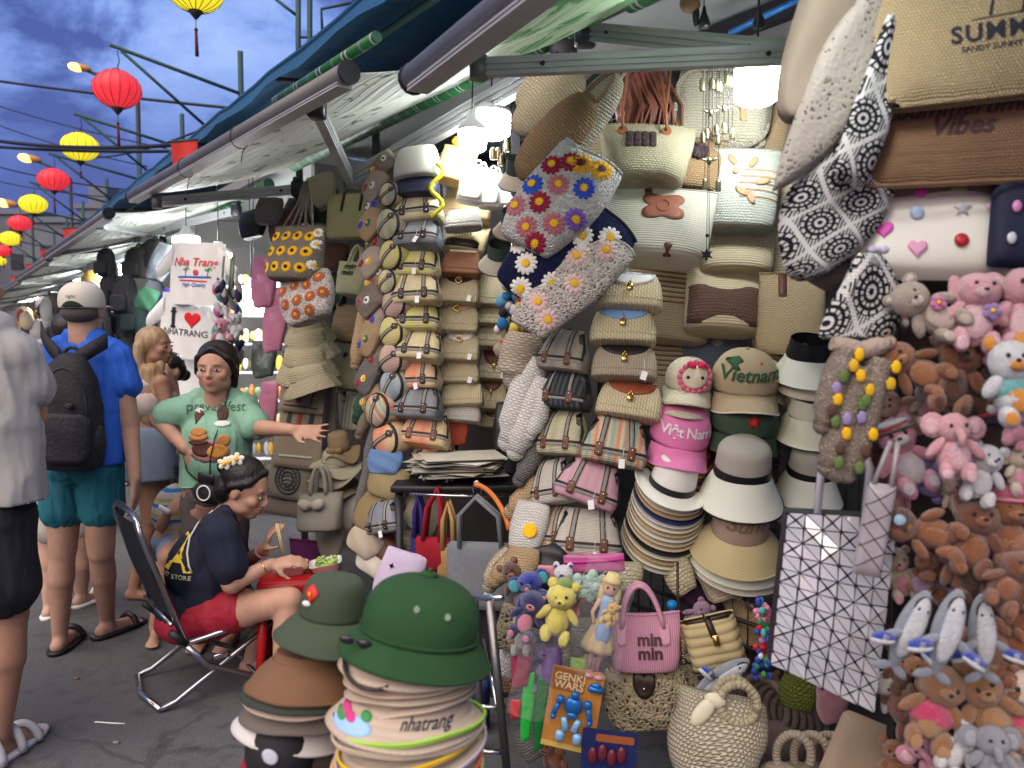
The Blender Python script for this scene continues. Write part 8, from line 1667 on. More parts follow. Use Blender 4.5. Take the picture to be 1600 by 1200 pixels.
 # PEOPLE
def skin(n_,c):
 key=('sk',n_)
 if key not in MC:
  m,n,l,b=_base('skin_'+n_,.58,0,.3);f=_noise(n,l,16,8);l.new(_mix(n,l,f,dkc(c,.70),dkc(c,1.2)),b.inputs['Base Color'])
  b.inputs['Subsurface Weight'].default_value=.12;b.inputs['Subsurface Radius'].default_value=(.02,.008,.005);_bump(n,l,_noise(n,l,180,5),.0012,b);MC[key]=m
 return MC[key]
def torso(c,sL,sR,hL,hR,r1,r2,dz=0):
 sL,sR,hL,hR=V(sL),V(sR),V(hL),V(hR)
 for q in(0,.5,1):
  a=sL.lerp(sR,q*.8+.1);b_=hL.lerp(hR,q);m_=a.lerp(b_,.5)
  c.append(('c',a+V((0,0,dz)),r1*.92,m_,(r1+r2)*.5));c.append(('c',m_,(r1+r2)*.5,b_,r2))
def blob(caps,vox,sm=8,wr=0,wf=9,wseed=0,hem=None):
 """fuse capsules ('c',p0,r0,p1,r1) and ellipsoids ('e',c,(rx,ry,rz),rot) into one continuous surface"""
 mb=MB()
 for c in caps:
  if c[0]=='c':
   a,ra,b_,rb=V(c[1]),c[2],V(c[3]),c[4];ax=(b_-a);ln=ax.length;q=V((0,0,1)).rotation_difference(ax.normalized()if ln>1e-6 else V((0,0,1))).to_matrix()
   n,m=16,10;vs,fs=[],[]
   for j in range(m+1):
    th=-math.pi/2+math.pi*j/m;th=max(-1.55,min(1.55,th));lo=j<=m//2-.5
    r_=ra if j<m/2 else rb;z0=0 if j<m/2 else ln
    if j==m//2:r_=rb;z0=ln
    for i in range(n):
     u=2*math.pi*i/n;vs.append(a+q@V((r_*math.cos(th)*math.cos(u),r_*math.cos(th)*math.sin(u),z0+r_*math.sin(th))))
    if j==m//2-1:
     pass
   for j in range(m):
    for i in range(n):x=j*n+i;y=j*n+(i+1)%n;fs.append((x,y,y+n,x+n))
   fs.append(tuple(range(n-1,-1,-1)));fs.append(tuple(range(m*n,m*n+n)));mb.add((vs,fs,[(0,0)]*len(vs)))
   mb.add(ball(a,ra,16,10))
  else:mb.add(ball(c[1],c[2],20,14,c[3]if len(c)>3 else None))
 me=bpy.data.meshes.new('t');me.from_pydata([tuple(v)for v in mb.v],[],mb.f)
 ob=bpy.data.objects.new('t',me);COL.objects.link(ob)
 r=ob.modifiers.new('r','REMESH');r.mode='VOXEL';r.voxel_size=vox;s_=ob.modifiers.new('s','SMOOTH');s_.factor=.6;s_.iterations=sm
 em=bpy.data.meshes.new_from_object(ob.evaluated_get(bpy.context.evaluated_depsgraph_get()));bpy.data.objects.remove(ob)
 vs=[v.co.copy()for v in em.vertices];nr=[v.normal.copy()for v in em.vertices];fs=[tuple(p.vertices)for p in em.polygons];bpy.data.meshes.remove(em)
 if wr:
  o=V((wseed*3.1,0,0))
  for i,v in enumerate(vs):
   q=V((v.x*wf*1.6+v.z*1.5,v.y*wf*1.6,v.z*wf*.33-v.x*1.5))+o;f=noise.noise(q)+.5*noise.noise(q*2.3)+.3*noise.noise(V((q.x*4,q.y*4,q.z*2)));vs[i]=v+nr[i]*wr*.8*(1-abs(f)*1.9)
 if hem is not None:
  for v in vs:
   if v.z<hem:v.z=hem-.004*math.sin(v.x*40)
 return vs,fs,[(v.x,v.z)for v in vs]
def ref(a,b_,t):return V(a).lerp(V(b_),t)
def person(label,base,rot=None):
 p=thing('person',label,'person',(base[0],base[1],0));return p,V((base[0],base[1],0))
def hand(c,wrist,d_,nrm,s=1.0,curl=.3,spread=.25,thumb=1,grip=0):
 """d_: pointing direction, nrm: back-of-hand normal"""
 d_=V(d_).normalized();nrm=V(nrm);nrm=(nrm-d_*nrm.dot(d_)).normalized();sd=d_.cross(nrm)
 w=V(wrist);pc=w+d_*.048*s
 for q in(-1,-.33,.33,1):c.append(('c',w+sd*q*.014*s+d_*.012*s,.016*s,w+d_*.085*s+sd*q*.029*s,.0135*s))
 for i,(q,L_)in enumerate(((-1,.062),(-.33,.076),(.33,.080),(1,.070))):
  a=w+d_*.088*s+sd*q*.029*s;dd=(d_+sd*q*spread*.35-nrm*curl*.5).normalized();b_=a+dd*L_*.55*s;d2=(dd-nrm*curl*1.2).normalized();e=b_+d2*L_*.5*s
  c.append(('c',a,.0098*s,b_,.0088*s));c.append(('c',b_,.0088*s,e,.0074*s))
 a=w+sd*thumb*.026*s+d_*.022*s;b_=a+(sd*thumb*.8+d_*.75-nrm*(.2+grip)).normalized()*.042*s;e=b_+(sd*thumb*.35+d_*1-nrm*(.3+grip)).normalized()*.034*s
 c.append(('c',a,.0145*s,b_,.0115*s));c.append(('c',b_,.0115*s,e,.0088*s))
def head(c,C,f,up,s=1.0,ears=True,chin=1.0,wide=1.0):
 """adds head volumes; C centre of skull, f facing dir, up"""
 f=V(f).normalized();up=V(up);up=(up-f*up.dot(f)).normalized();r=f.cross(up);M=Matrix((r,f,up)).transposed()
 P=lambda x,y,z:V(C)+M@V((x*s,y*s,z*s));E=lambda x,y,z,a,b_,d_:c.append(('e',P(x,y,z),(a*s,b_*s,d_*s),M))
 E(0,-.008,.022,.074*wide,.092,.086);E(0,.022,-.035,.060*wide,.064,.074*chin);E(0,.058,-.082*chin,.026*wide,.026,.022)
 for q in(-1,1):E(q*.037*wide,.058,-.022,.026,.026,.024);E(q*.040*wide,.02,-.060,.023*wide,.04,.028)
 E(0,.074,.026,.046,.012,.012)
 c.append(('c',P(0,.088,.008),.0085*s,P(0,.101,-.022),.0105*s));E(0,.096,-.029,.0165,.010,.0078)
 E(0,.086,-.052,.024,.010,.006);E(0,.084,-.061,.021,.010,.007)
 if ears:
  for q in(-1,1):E(q*.077*wide,-.004,-.008,.008,.018,.030)
 return P,M
def face_parts(t,P,M,s,skm,lipc=(.40,.10,.09),eyes=True,wide=1.0):
 lm=pm('lips_%g'%lipc[0],lipc,.45)
 for q in(-1,1):
  e=obj('eye',ball(P(q*.030*wide,.083,.002),(.0130*s,.006*s,.0050*s),12,8,M),pm('eye_white',(.62,.58,.54),.3),t)
  obj('iris',ball(P(q*.030*wide,.0885,.002),(.0058*s,.0020*s,.0058*s),10,6,M),pm('iris',(.015,.01,.008),.2),e)
  obj('eyelid',tube([P(x*.001+q*.030*wide,.0865-abs(x)*.0003,.0062-abs(x)**2*.00003)for x in(-14,-7,0,7,14)],.0019*s,6),pm('lash',(.05,.03,.025),.6),e)
  obj('eyebrow',tube([P(q*(.030*wide+x*.001),.0915-abs(x)*.0004,.024-abs(x-2)*.0003)for x in(-14,-7,0,7,15)],[.0012*s,.0019*s,.0021*s,.0017*s,.0008*s],6),pm('brow',(.03,.02,.016),.8),t)
 obj('lips',MB().add(tube([P(x*.001,.0945-abs(x)*.00045,-.0545+abs(x)*.00042-(.0015 if x==0 else 0))for x in(-22,-12,-5,0,5,12,22)],[.0012*s,.003*s,.0042*s,.0036*s,.0042*s,.003*s,.0012*s],8)).add(tube([P(x*.001,.0935-abs(x)*.00045,-.0610+abs(x)*.00036)for x in(-18,-9,0,9,18)],[.0012*s,.004*s,.005*s,.004*s,.0012*s],8)),lm,t)
def hairmat(n_,c,st=(1,1,.12)):return pm('hair_'+n_,c,.42,0,.55,60,.004,160,st=st)
DEN=pm('denim',(.20,.26,.36),.85,0,.2,9,.0012,350)
def foot(c,ank,d_,s=1.0):
 d_=V(d_).normalized();a=V(ank);g=V((a.x,a.y,0));c.append(('c',a,.034*s,g+V((0,0,.034)),.034*s));c.append(('c',g+V((0,0,.034))-d_*.03*s,.032*s,g+d_*.13*s+V((0,0,.026)),.030*s))
 sd=d_.cross(V((0,0,1)))
 for q in range(5):c.append(('c',g+d_*.12*s+sd*(q-2)*.015*s+V((0,0,.024)),.013*s,g+d_*(.185-abs(q-1.5)*.008)*s+sd*(q-2)*.017*s+V((0,0,.016)),.0095*s))
def sandal(t,base,ank,d_,mat,kind='slide',s=1.0):
 d_=V(d_).normalized();g=V((ank[0],ank[1],0))-base;a=math.degrees(math.atan2(d_.y,d_.x));o=thing
 M_=Matrix.Translation(g+d_*.07)@Matrix.Rotation(math.atan2(d_.y,d_.x),4,'Z')
 sh=obj('sandal',xf(loft([(0,.135*s,.046*s,2.6),(.018,.14*s,.050*s,2.6),(.022,.132*s,.044*s,2.6)],28),M=M_),mat,t)
 xs=(.05,)if kind!='strap' else(.05,-.02,-.10)
 for x in xs:obj('strap',xf(tube([V((x*s,.05*s*math.cos(a_),.012+(.062 if x>0 else .095)*math.sin(a_)))for a_ in[math.pi*i/12 for i in range(13)]],.013*s,6),M=M_,sc=None),mat,sh)
def woman_green():
 d=3.75;A=lambda x,y,dd=0:at(x,y,d+dd);b0=A(338,900);t,B=person('smiling woman in a mint green print t-shirt holding one open hand out',b0);L_=lambda*a:A(*a)-B
 sk=skin('asian',(.47,.27,.19));C=L_(338,576,-.02)
 c=[];P,M=head(c,C,(.02,-1,-.06),(0.02,0,1),1.08,wide=1.12)
 c+=[('c',L_(340,600),.062,L_(340,640,.02),.066),('c',L_(300,648,.03),.07,L_(382,648,.03),.07),('e',L_(340,700,.03),(.16,.11,.20)),('e',L_(338,770,.03),(.17,.12,.14))]
 sR,eR,wR=L_(290,652,.02),L_(252,690,.10),L_(296,712,-.05)
 eR=L_(246,655,.02);wR=L_(290,700,-.10)
 c+=[('c',L_(292,640,.02),.062,eR,.046),('c',eR,.045,wR,.028)];hand(c,wR,L_(300,728,-.10)-wR,(-.5,-.8,.2),.95,.5,.1,-1)
 sL,eL,wL=L_(386,642,.02),L_(404,668,-.06),L_(458,672,-.16)
 c+=[('c',sL,.060,eL,.046),('c',eL,.045,wL,.028)];hand(c,wL,(1,-.12,-.10),(-.1,.8,-.55),1.0,.05,.8,-1)
 for q in(-1,1):c+=[('c',L_(338+q*20,790,.03),.10,L_(338+q*20,900,.03),.065),('c',L_(338+q*20,900,.03),.06,V((q*.065,.03,.08)),.04)];foot(c,V((q*.065,.03,.08)),(0,-1,0))
 obj('body',blob(c,.0075,5),sk,t);face_parts(t,P,M,1.08,sk,wide=1.12)
 sh=[('c',L_(306,643,.03),.074,L_(374,643,.03),.074),('e',L_(337,690,.01),(.165,.135,.16)),('c',L_(298,640,.02),.080,L_(262,648,.02),.070),('c',L_(380,640,.02),.080,L_(398,664,-.03),.072),('e',L_(336,712,-.01),(.15,.12,.14)),('c',L_(312,618,.03),.04,L_(366,618,.03),.04)]
 torso(sh,L_(308,645,.03),L_(372,645,.03),L_(314,770,.02),L_(360,770,.02),.092,.10);g=blob(sh,.009,8,.010,7,1,L_(338,757).z);G=pm('mint_cotton',(.22,.42,.30),.9,0,.15,6,.014,13,st=(1,1,.5));obj('t_shirt',g,G,t);b=bvh(g);PR=ribs
 cx=L_(338,700).x;z=lambda y:L_(338,y).z;s=k(d)
 obj('lettering',wrap(b,xf(text('preveglifest',20*s,bold=.0),t=(cx+8*s,0,z(634))),.004),pm('thin_print',(.06,.14,.09),.8),t,smooth=False)
 X=lambda x:L_(x,700).x
 def blobp(x,y,rx,ry,m,off=.004,n=14):return obj('print',grid_poly([(X(x)+rx*s*math.cos(a),z(y)+ry*s*math.sin(a))for a in[2*math.pi*i/n for i in range(n)]],off,b,rings=3),m,t)
 BR_,YE,RW=pm('print_brown',(.09,.03,.02),.7,0,.8,60),pm('print_fries',(.52,.24,.04),.7,0,.7,70),pm('print_check',(.40,.20,.18),.8,0,.6,90)
 blobp(342,700,30,17,RW,.003);blobp(334,696,17,12,BR_,.006);blobp(354,700,14,11,YE,.007);blobp(326,678,15,5,pm('print_bun',(.48,.20,.05),.7),.008);blobp(326,686,15,4,BR_,.008);blobp(326,671,12,6,pm('print_bun',(0,0,0)),.009);blobp(362,684,9,9,pm('print_bun',(0,0,0)),.005)
 blobp(320,646,8,14,BR_,.006,4);blobp(320,640,9,4,WHT,.007,4);blobp(356,644,9,12,pm('print_mascot',(.10,.05,.03),.8,0,.9,50),.006);blobp(358,660,11,4,WHT,.007)
 obj('phone_cord',tube([proj(b,X(x),z(y),.007)for x,y in[(362,604),(360,625),(356,650),(350,680),(345,710),(342,735)]],.0028,6),BLK,t)
 obj('phone_cord',tube([proj(b,X(x),z(y),.007)for x,y in[(300,690),(302,710),(306,730),(318,744)]],.0028,6),BLK,t)
 tr=[('e',L_(337,770,.03),(.16,.125,.10))]
 for q in(-1,1):tr.append(('c',L_(337+q*24,785,.03),.098,L_(337+q*22,930,.03),.075))
 obj('trousers',blob(tr,.012,5,.005,8),pm('grey_trousers',(.10,.085,.085),.9),t)
 hr=[('e',P(0,-.022,.046),(.098,.097,.092),M),('e',P(0,-.06,-.02),(.090,.060,.085),M),('c',P(.004,.055,.094),.017,P(.066,.040,.050),.019),('c',P(.066,.040,.050),.019,P(.084,-.005,-.02),.020),('c',P(-.004,.055,.094),.017,P(-.066,.040,.050),.019),('c',P(-.066,.040,.050),.019,P(-.084,-.005,-.02),.020),('e',P(-.068,-.022,.02),(.022,.04,.055),M),('e',P(.068,-.022,.02),(.022,.04,.055),M),('c',P(.074,-.03,.03),.026,P(.062,-.045,-.085),.024),('c',P(-.074,-.03,.03),.026,P(-.060,-.045,-.08),.022)]
 obj('hair',blob(hr,.008,5),hairmat('black',(.010,.008,.008)),t)
 br=obj('bracelet',tube([wR+V((.032*math.cos(a),.02*math.sin(a)*.5,.032*math.sin(a)*.9))for a in[2*math.pi*i/18 for i in range(18)]],.005,6,True),BLK,t)
 tt=thing('phone','black phone hanging on a cord at the green shirt woman\'s waist','phone',A(322,748,-.20),(10,12,-10));obj('case',box((0,0,0),(.085,.012,.05),.004),BLK,tt)
 tb_=thing('waist_bag','black waist bag with white oval logo on the green shirt woman','bag',A(330,768,-.17),(0,0,0));obj('body',ball((0,0,0),(.09,.04,.06),18,10),pm('bag_black',(.015,.015,.018),.7),tb_);obj('logo',tube([V((.05*math.cos(a)*.6-.02,-.04,.035*math.sin(a)))for a in[2*math.pi*i/18 for i in range(18)]],.004,6,True),WHT,tb_)
woman_green()
def woman_blond():
 d=4.5;A=lambda x,y,dd=0:at(x,y,d+dd);t,B=person('young woman with very long blond hair and a denim skirt, seen in profile',A(243,900));L_=lambda*a:A(*a)-B
 sk=skin('tan',(.35,.19,.125));C=L_(243,541)
 c=[];P,M=head(c,C,(1,-.15,0),(0,0,1),1.0,ears=False);c+=[('c',L_(238,560),.052,L_(236,585),.056),('e',L_(240,620),(.12,.15,.17)),('e',L_(240,680),(.13,.15,.15)),('c',L_(252,598,-.12),.048,L_(266,648,-.14),.036),('c',L_(266,648,-.14),.035,L_(284,690,-.10),.026),('c',L_(246,598,.14),.046,L_(262,650,.16),.034)]
 hand(c,L_(284,690,-.10),(.4,0,-1),(0,-1,0),.9)
 for q,dx in((-.09,-4),(.09,6)):c+=[('c',L_(238+dx,720,q),.095,L_(242+dx,810,q),.060),('c',L_(242+dx,810,q),.055,V((.02*dx,q,.09)),.036)];foot(c,V((.02*dx,q,.09)),(1,-.1,0))
 obj('body',blob(c,.009,5),sk,t);face_parts(t,P,M,1.0,sk)
 obj('tank_top',blob([('e',L_(240,628),(.132,.165,.13)),('e',L_(240,600),(.10,.14,.06))],.011,5,.004),pm('cream_top',(.55,.46,.42),.9),t)
 obj('denim_skirt',loft([(L_(240,744).z,.175,.21),(L_(240,741).z,.18,.215),(L_(240,700).z,.17,.205),(L_(240,668).z,.145,.175),(L_(240,664).z,.12,.145)],40,sub=3,fn=lambda q,a,s_:V((q.x+L_(240,700).x+.006*math.sin(a*7),q.y,q.z))),DEN,t)
 hr=[('e',P(0,-.02,.035),(.085,.098,.085),M),('e',P(0,-.07,-.02),(.082,.05,.085),M)]
 for i in range(7):
  x=(i-3)*.032;hr+=[('c',P(x*.7,-.06,0),.034,L_(222+abs(i-3)*1.0,600)+V((-.0,-x*.9,0)),.036),('c',L_(222+abs(i-3),600)+V((0,-x*.9,0)),.036,L_(217,655)+V((-.02*(i%2),-x*1.1,-.03*(i%3))),.024)]
 hr+=[('c',P(-.06,.02,.04),.022,L_(246,600,-.10),.030),('c',L_(246,600,-.10),.030,L_(238,665,-.12),.022),('c',L_(236,580,-.08),.05,L_(232,655,-.10),.04)]
 obj('hair',blob(hr,.010,4,.0015,60),pm('hair_blond',(.36,.24,.13),.45,0,.5,50,.005,90,st=(1,1,.06)),t)
woman_blond()
def woman_back():
 d=4.9;A=lambda x,y,dd=0:at(x,y,d+dd);t,B=person('dark haired woman in a black top, her face showing between the two women',A(268,850));L_=lambda*a:A(*a)-B;sk=skin('pale',(.52,.33,.25));C=L_(262,580)
 c=[];P,M=head(c,C,(-.45,-1,-.05),(0,0,1),1.05);c+=[('c',L_(266,600),.05,L_(268,622),.055),('c',L_(252,634),.06,L_(292,634),.06),('e',L_(270,690),(.14,.10,.25))]
 for q in(-1,1):c+=[('c',L_(270+q*12,740),.08,V((q*.08,0,.1)),.04),('c',L_(272+q*24,640),.045,L_(274+q*28,720),.03)];foot(c,V((q*.08,0,.1)),(0,-1,0));hand(c,L_(274+q*28,720),(0,0,-1),(q,0,0),.9)
 obj('body',blob(c,.010,5),sk,t);face_parts(t,P,M,1.05,sk)
 obj('top',blob([('c',L_(252,636),.07,L_(290,636),.07),('e',L_(270,690),(.16,.12,.24))],.012,5,.006),pm('black_top',(.014,.014,.016),.9),t);obj('trousers',blob([('c',L_(258,740),.095,V((-.08,0,.15)),.07),('c',L_(282,740),.095,V((.08,0,.15)),.07)],.014,5),pm('dark_trousers',(.03,.03,.04),.9),t)
 obj('hair',blob([('e',P(0,-.025,.04),(.086,.09,.083),M),('e',P(0,-.07,.0),(.075,.05,.07),M),('e',P(0,-.12,-.03),(.045,.045,.045),M),('e',P(.055,.01,.04),(.028,.05,.05),M),('e',P(-.055,.01,.045),(.026,.04,.045),M)],.009,3),hairmat('dark',(.020,.012,.010)),t)
woman_back()
def man_blue():
 d=3.64;A=lambda x,y,dd=0:at(x,y,d+dd);t,B=person('man walking away in a bright blue t-shirt, teal shorts and cream cap',A(130,1010));L_=lambda*a:A(*a)-B;sk=skin('fair',(.42,.25,.18))
 C=L_(130,486);c=[];P,M=head(c,C,(-.10,1,0),(0,0,1),1.10)
 c+=[('c',L_(130,505),.066,L_(132,535),.072),('c',L_(96,552),.07,L_(170,556),.07),('e',L_(132,620),(.18,.12,.24)),('e',L_(128,710),(.16,.12,.13))]
 e1,w1=L_(203,665,.02),L_(211,748,-.04)
 c+=[('c',L_(182,562),.062,e1,.046),('c',e1,.046,w1,.030)];hand(c,w1,(-.02,0,-1),(1,.1,0),1.08,.35,.1,-1)
 e2,w2=L_(66,660,.02),L_(78,740,.14);c+=[('c',L_(84,562),.06,e2,.044),('c',e2,.044,w2,.03)];hand(c,w2,(0,.2,-1),(-1,0,0),1.0)
 kL,aL=L_(98,862),L_(94,992,.03);kR,aR=L_(158,862,.02),L_(168,978,.22)
 c+=[('c',L_(102,730),.10,kL,.062),('c',kL,.058,L_(95,905),.062),('c',L_(95,905),.062,aL,.037),('c',L_(154,730),.10,kR,.062),('c',kR,.058,L_(162,900,.08),.060),('c',L_(162,900,.08),.060,aR,.036)]
 aL.z=.09;aR.z=.09;foot(c,aL,(-.15,1,0),1.1);foot(c,aR,(.45,1,0),1.1);obj('body',blob(c,.0085,5),sk,t)
 s1=[('c',L_(98,553),.085,L_(168,556),.085),('e',L_(132,600),(.17,.135,.18)),('e',L_(130,660),(.17,.135,.18)),('c',L_(178,560),.080,L_(196,600,.01),.072),('c',L_(88,560),.078,L_(72,600,.01),.070),('c',L_(112,530),.05,L_(150,530),.05)]
 torso(s1,L_(96,556),L_(170,558),L_(100,715),L_(160,715),.095,.105);obj('t_shirt',blob(s1,.009,8,.012,7,3,L_(130,722).z),pm('royal_blue_cotton',(.018,.105,.52),.8,0,.22,5,.018,11,st=(1,1,.45)),t)
 s2=[('e',L_(129,728),(.172,.14,.09)),('c',L_(100,735),.105,L_(99,795),.100),('c',L_(156,735),.105,L_(159,795,.02),.100)]
 obj('shorts',blob(s2,.009,6,.010,8,5),pm('teal_shorts',(.008,.13,.18),.7,0,.4,5,.018,14,st=(1,1,.3)),t)
 sandal(t,B,aL+B,(-.15,1,0),BLK,s=1.15);sandal(t,B,aR+B,(.45,1,0),BLK,s=1.15)
 obj('hair',blob([('e',P(0,-.035,-.005),(.083,.075,.055),M)],.008,3),pm('grey_hair',(.10,.085,.075),.9,bump=.003,bs=300),t)
 CPM=pm('cap_cream',(.58,.54,.46),.85,0,.08,8,.001,300);g=loft([(-.02,.094,.112),(.02,.096,.114),(.06,.088,.104),(.09,.062,.075),(.105,.03,.035),(.107,.005,.005)],40,sub=3);g=xf(g,M=Matrix.Translation(P(0,-.01,.028))@M.to_4x4());cp=obj('cap',g,CPM,t);b=bvh(g)
 obj('bill',xf(ball((0,.13,-.005),(.08,.08,.008),18,8),M=Matrix.Translation(P(0,-.01,.028))@M.to_4x4()),CPM,cp);q=P(0,-.12,.02)
 obj('opening',grid_poly([(q.x+.052*math.cos(a),q.z-.030+.050*math.sin(a))for a in[math.pi*i/14 for i in range(15)]],.003,b),pm('opening_green',(.012,.03,.02),.9),cp);obj('embroidery',wrap(b,xf(text('right',.022,shear=.3),t=(q.x-.004,0,q.z+.040)),.002),pm('thread_dark',(.06,.04,.04),.8),cp)
 bp=thing('backpack','large black backpack worn by the man in the blue t-shirt','backpack',A(110,640,-.17),(4,3,6));s=k(3.45);m=BP[0]
 g=loft([(-92*s,36*s,22*s,3.5),(-86*s,46*s,34*s,3.5),(-30*s,46*s,36*s,3),(20*s,42*s,32*s,3),(60*s,34*s,24*s,2.6),(84*s,20*s,12*s,2.4),(90*s,6*s,4*s)],36,sub=4,fn=lambda q,a,s_:q+V((0,0,0))*0+V((.003*math.sin(q.z*60),.004*math.sin(q.z*40+a*3),0)));b=bvh(g);obj('body',g,m,bp)
 obj('front_pocket',grid_poly([(a*62*s+8*s,-40*s+c_*78*s)for a,c_ in rrect(1,1,.2,4)],.018,b,rings=5),BP[1],bp);obj('side_pocket',ball(V((42,-4,-50))*s,(12*s,18*s,30*s),14,10),BP[1],bp);obj('zip',ribbon(b,[(36*s*math.cos(a),-10*s+78*s*math.sin(a))for a in[math.pi*i/20 for i in range(21)]],.006,.004),DKM,bp);obj('handle',tube(arch(12*s,14*s,10,8*s,84*s),3*s,6),m,bp);obj('logo',grid_poly([(14*s+5*s*math.cos(a),12*s+4*s*math.sin(a))for a in[2*math.pi*i/12 for i in range(12)]],.020,b,rings=2),BP[5],bp)
 O=bp.location
 for pts in([(118,560),(150,540),(168,532)],[(96,560),(76,540),(70,520)]):
  q=[A(x,y,(-.155,-.125,-.06)[i])-O for i,(x,y)in enumerate(pts)];vs=[]
  q=bez(q[0],q[1],q[1],q[2],10);g=MB()
  for sgn in(0,1):pass
  obj('shoulder_strap',(lambda P_:([p+V((0,-.012*e,0))+V((0,0,1))*w_*.038 for p in P_ for e,w_ in((0,-1),(1,-1),(1,1),(0,1))],[(4*i+j,4*i+(j+1)%4,4*i+4+(j+1)%4,4*i+4+j)for i in range(len(P_)-1)for j in range(4)]+[(3,2,1,0),(4*len(P_)-4,4*len(P_)-3,4*len(P_)-2,4*len(P_)-1)],[(0,0)]*4*len(P_)))(q),m,bp)
 obj('lower_strap',tube([A(150,690,-.14)-O,A(160,660,-.08)-O,A(163,622,-.05)-O],.012,6),m,bp)
man_blue()
def man_grey():
 d=2.70;A=lambda x,y,dd=0:at(x-14,y,d+dd);t,B=person('man cut off by the left edge in a light grey t-shirt and black shorts',A(-20,1180));L_=lambda*a:A(*a)-B;sk=skin('sun',(.36,.19,.12));C=L_(-30,445)
 c=[];P,M=head(c,C,(0,1,0),(0,0,1),1.1);c+=[('c',L_(-28,480),.07,L_(-22,520),.075),('c',L_(-70,556),.07,L_(30,556),.07),('e',L_(-20,660),(.19,.13,.26)),('e',L_(-20,790),(.17,.13,.13))]
 e1,w1=L_(66,650,.05),L_(64,730,.16);c+=[('c',L_(44,560),.06,e1,.048),('c',e1,.044,w1,.03)];hand(c,w1,(-.3,.4,-1),(1,0,0),1.05)
 c+=[('c',L_(-90,560),.06,L_(-112,670,.05),.048),('c',L_(-112,670,.05),.044,L_(-100,760,.1),.03)];hand(c,L_(-100,760,.1),(0,.3,-1),(-1,0,0))
 kR,aR=L_(28,962,.02),L_(10,1150,-.02);kL,aL=L_(-72,960,.1),L_(-78,1130,.2)
 c+=[('c',L_(14,810),.105,kR,.066),('c',kR,.062,L_(22,1030),.068),('c',L_(22,1030),.068,aR,.042),('c',L_(-60,810),.105,kL,.066),('c',kL,.062,aL,.042)];aR.z=.09;aL.z=.09;foot(c,aR,(.1,1,0),1.1);foot(c,aL,(0,1,0),1.1)
 obj('body',blob(c,.0085,5),sk,t)
 gg=[];torso(gg,L_(-78,556),L_(32,556),L_(-66,775),L_(30,775),.10,.115);obj('t_shirt',blob(gg+[('c',L_(-70,552),.088,L_(22,552),.088),('e',L_(-20,630),(.19,.145,.2)),('e',L_(-20,700),(.195,.155,.22)),('c',L_(36,560),.086,L_(60,606,.03),.076),('c',L_(-80,560),.086,L_(-100,606),.076),('c',L_(-60,512),.06,L_(10,512),.06)],.009,9,.014,5,8,L_(0,782).z),pm('grey_marl',(.34,.33,.32),.9,0,.2,5,.02,9,st=(1,1,.4)),t)
 obj('shorts',blob([('e',L_(-22,800),(.19,.15,.10)),('c',L_(10,810),.122,L_(22,915),.112),('c',L_(-58,810),.122,L_(-66,915),.112)],.010,6,.010,7,9),pm('black_shorts',(.012,.013,.018),.85,0,.3,5,.016,12,st=(1,1,.4)),t)
 obj('hair',blob([('e',P(0,-.03,.03),(.088,.095,.09),M),('e',P(0,-.04,-.03),(.078,.07,.05),M)],.009,3),hairmat('darkbrown',(.02,.013,.010)),t)
 gs=pm('grey_sandal',(.42,.42,.44),.6);sandal(t,B,aR+B,(.1,1,0),gs,'strap',1.2);sandal(t,B,aL+B,(0,1,0),gs,'strap',1.2)
man_grey()
def walker():
 d=4.12;A=lambda x,y,dd=0:at(x,y,d+dd);t,B=person('person in white slippers and light shorts, mostly hidden by the blue shirt man',A(102,960));L_=lambda*a:A(*a)-B;sk=skin('pale',(0,0,0));C=L_(112,520)
 c=[];P,M=head(c,C,(0,1,0),(0,0,1),1.0);c+=[('c',L_(112,540),.055,L_(112,565),.06),('c',L_(88,582),.055,L_(136,582),.055),('e',L_(112,650),(.13,.10,.22)),('c',L_(84,590),.04,L_(86,680),.03),('c',L_(140,590),.04,L_(142,680),.03)]
 for x,dd in((78,0),(128,.18)):a=L_(x,950,dd);a.z=.09;c+=[('c',L_(x+6,740,dd*.3),.095,L_(x,850,dd*.6),.058),('c',L_(x,850,dd*.6),.056,L_(x,880,dd*.7),.056),('c',L_(x,880,dd*.7),.056,a,.035)];foot(c,a,(.3 if dd else-.1,1,0));sandal(t,B,a+B,(.3 if dd else-.1,1,0),WHT)
 obj('body',blob(c,.010,5),sk,t);obj('shorts',blob([('c',L_(84,750),.11,L_(80,822),.10),('c',L_(132,750,.05),.11,L_(128,815,.1),.10),('e',L_(108,740),(.17,.12,.10))],.012,5,.005),pm('oat_shorts',(.50,.46,.40),.9),t);obj('t_shirt',blob([('c',L_(88,584),.07,L_(136,584),.07),('e',L_(112,650),(.15,.115,.24))],.012,5,.006),pm('oat_shirt',(.40,.39,.38),.9),t);obj('hair',ball(P(0,-.02,.03),(.085,.095,.09),16,10),hairmat('darkbrown',(0,0,0)),t)
walker()
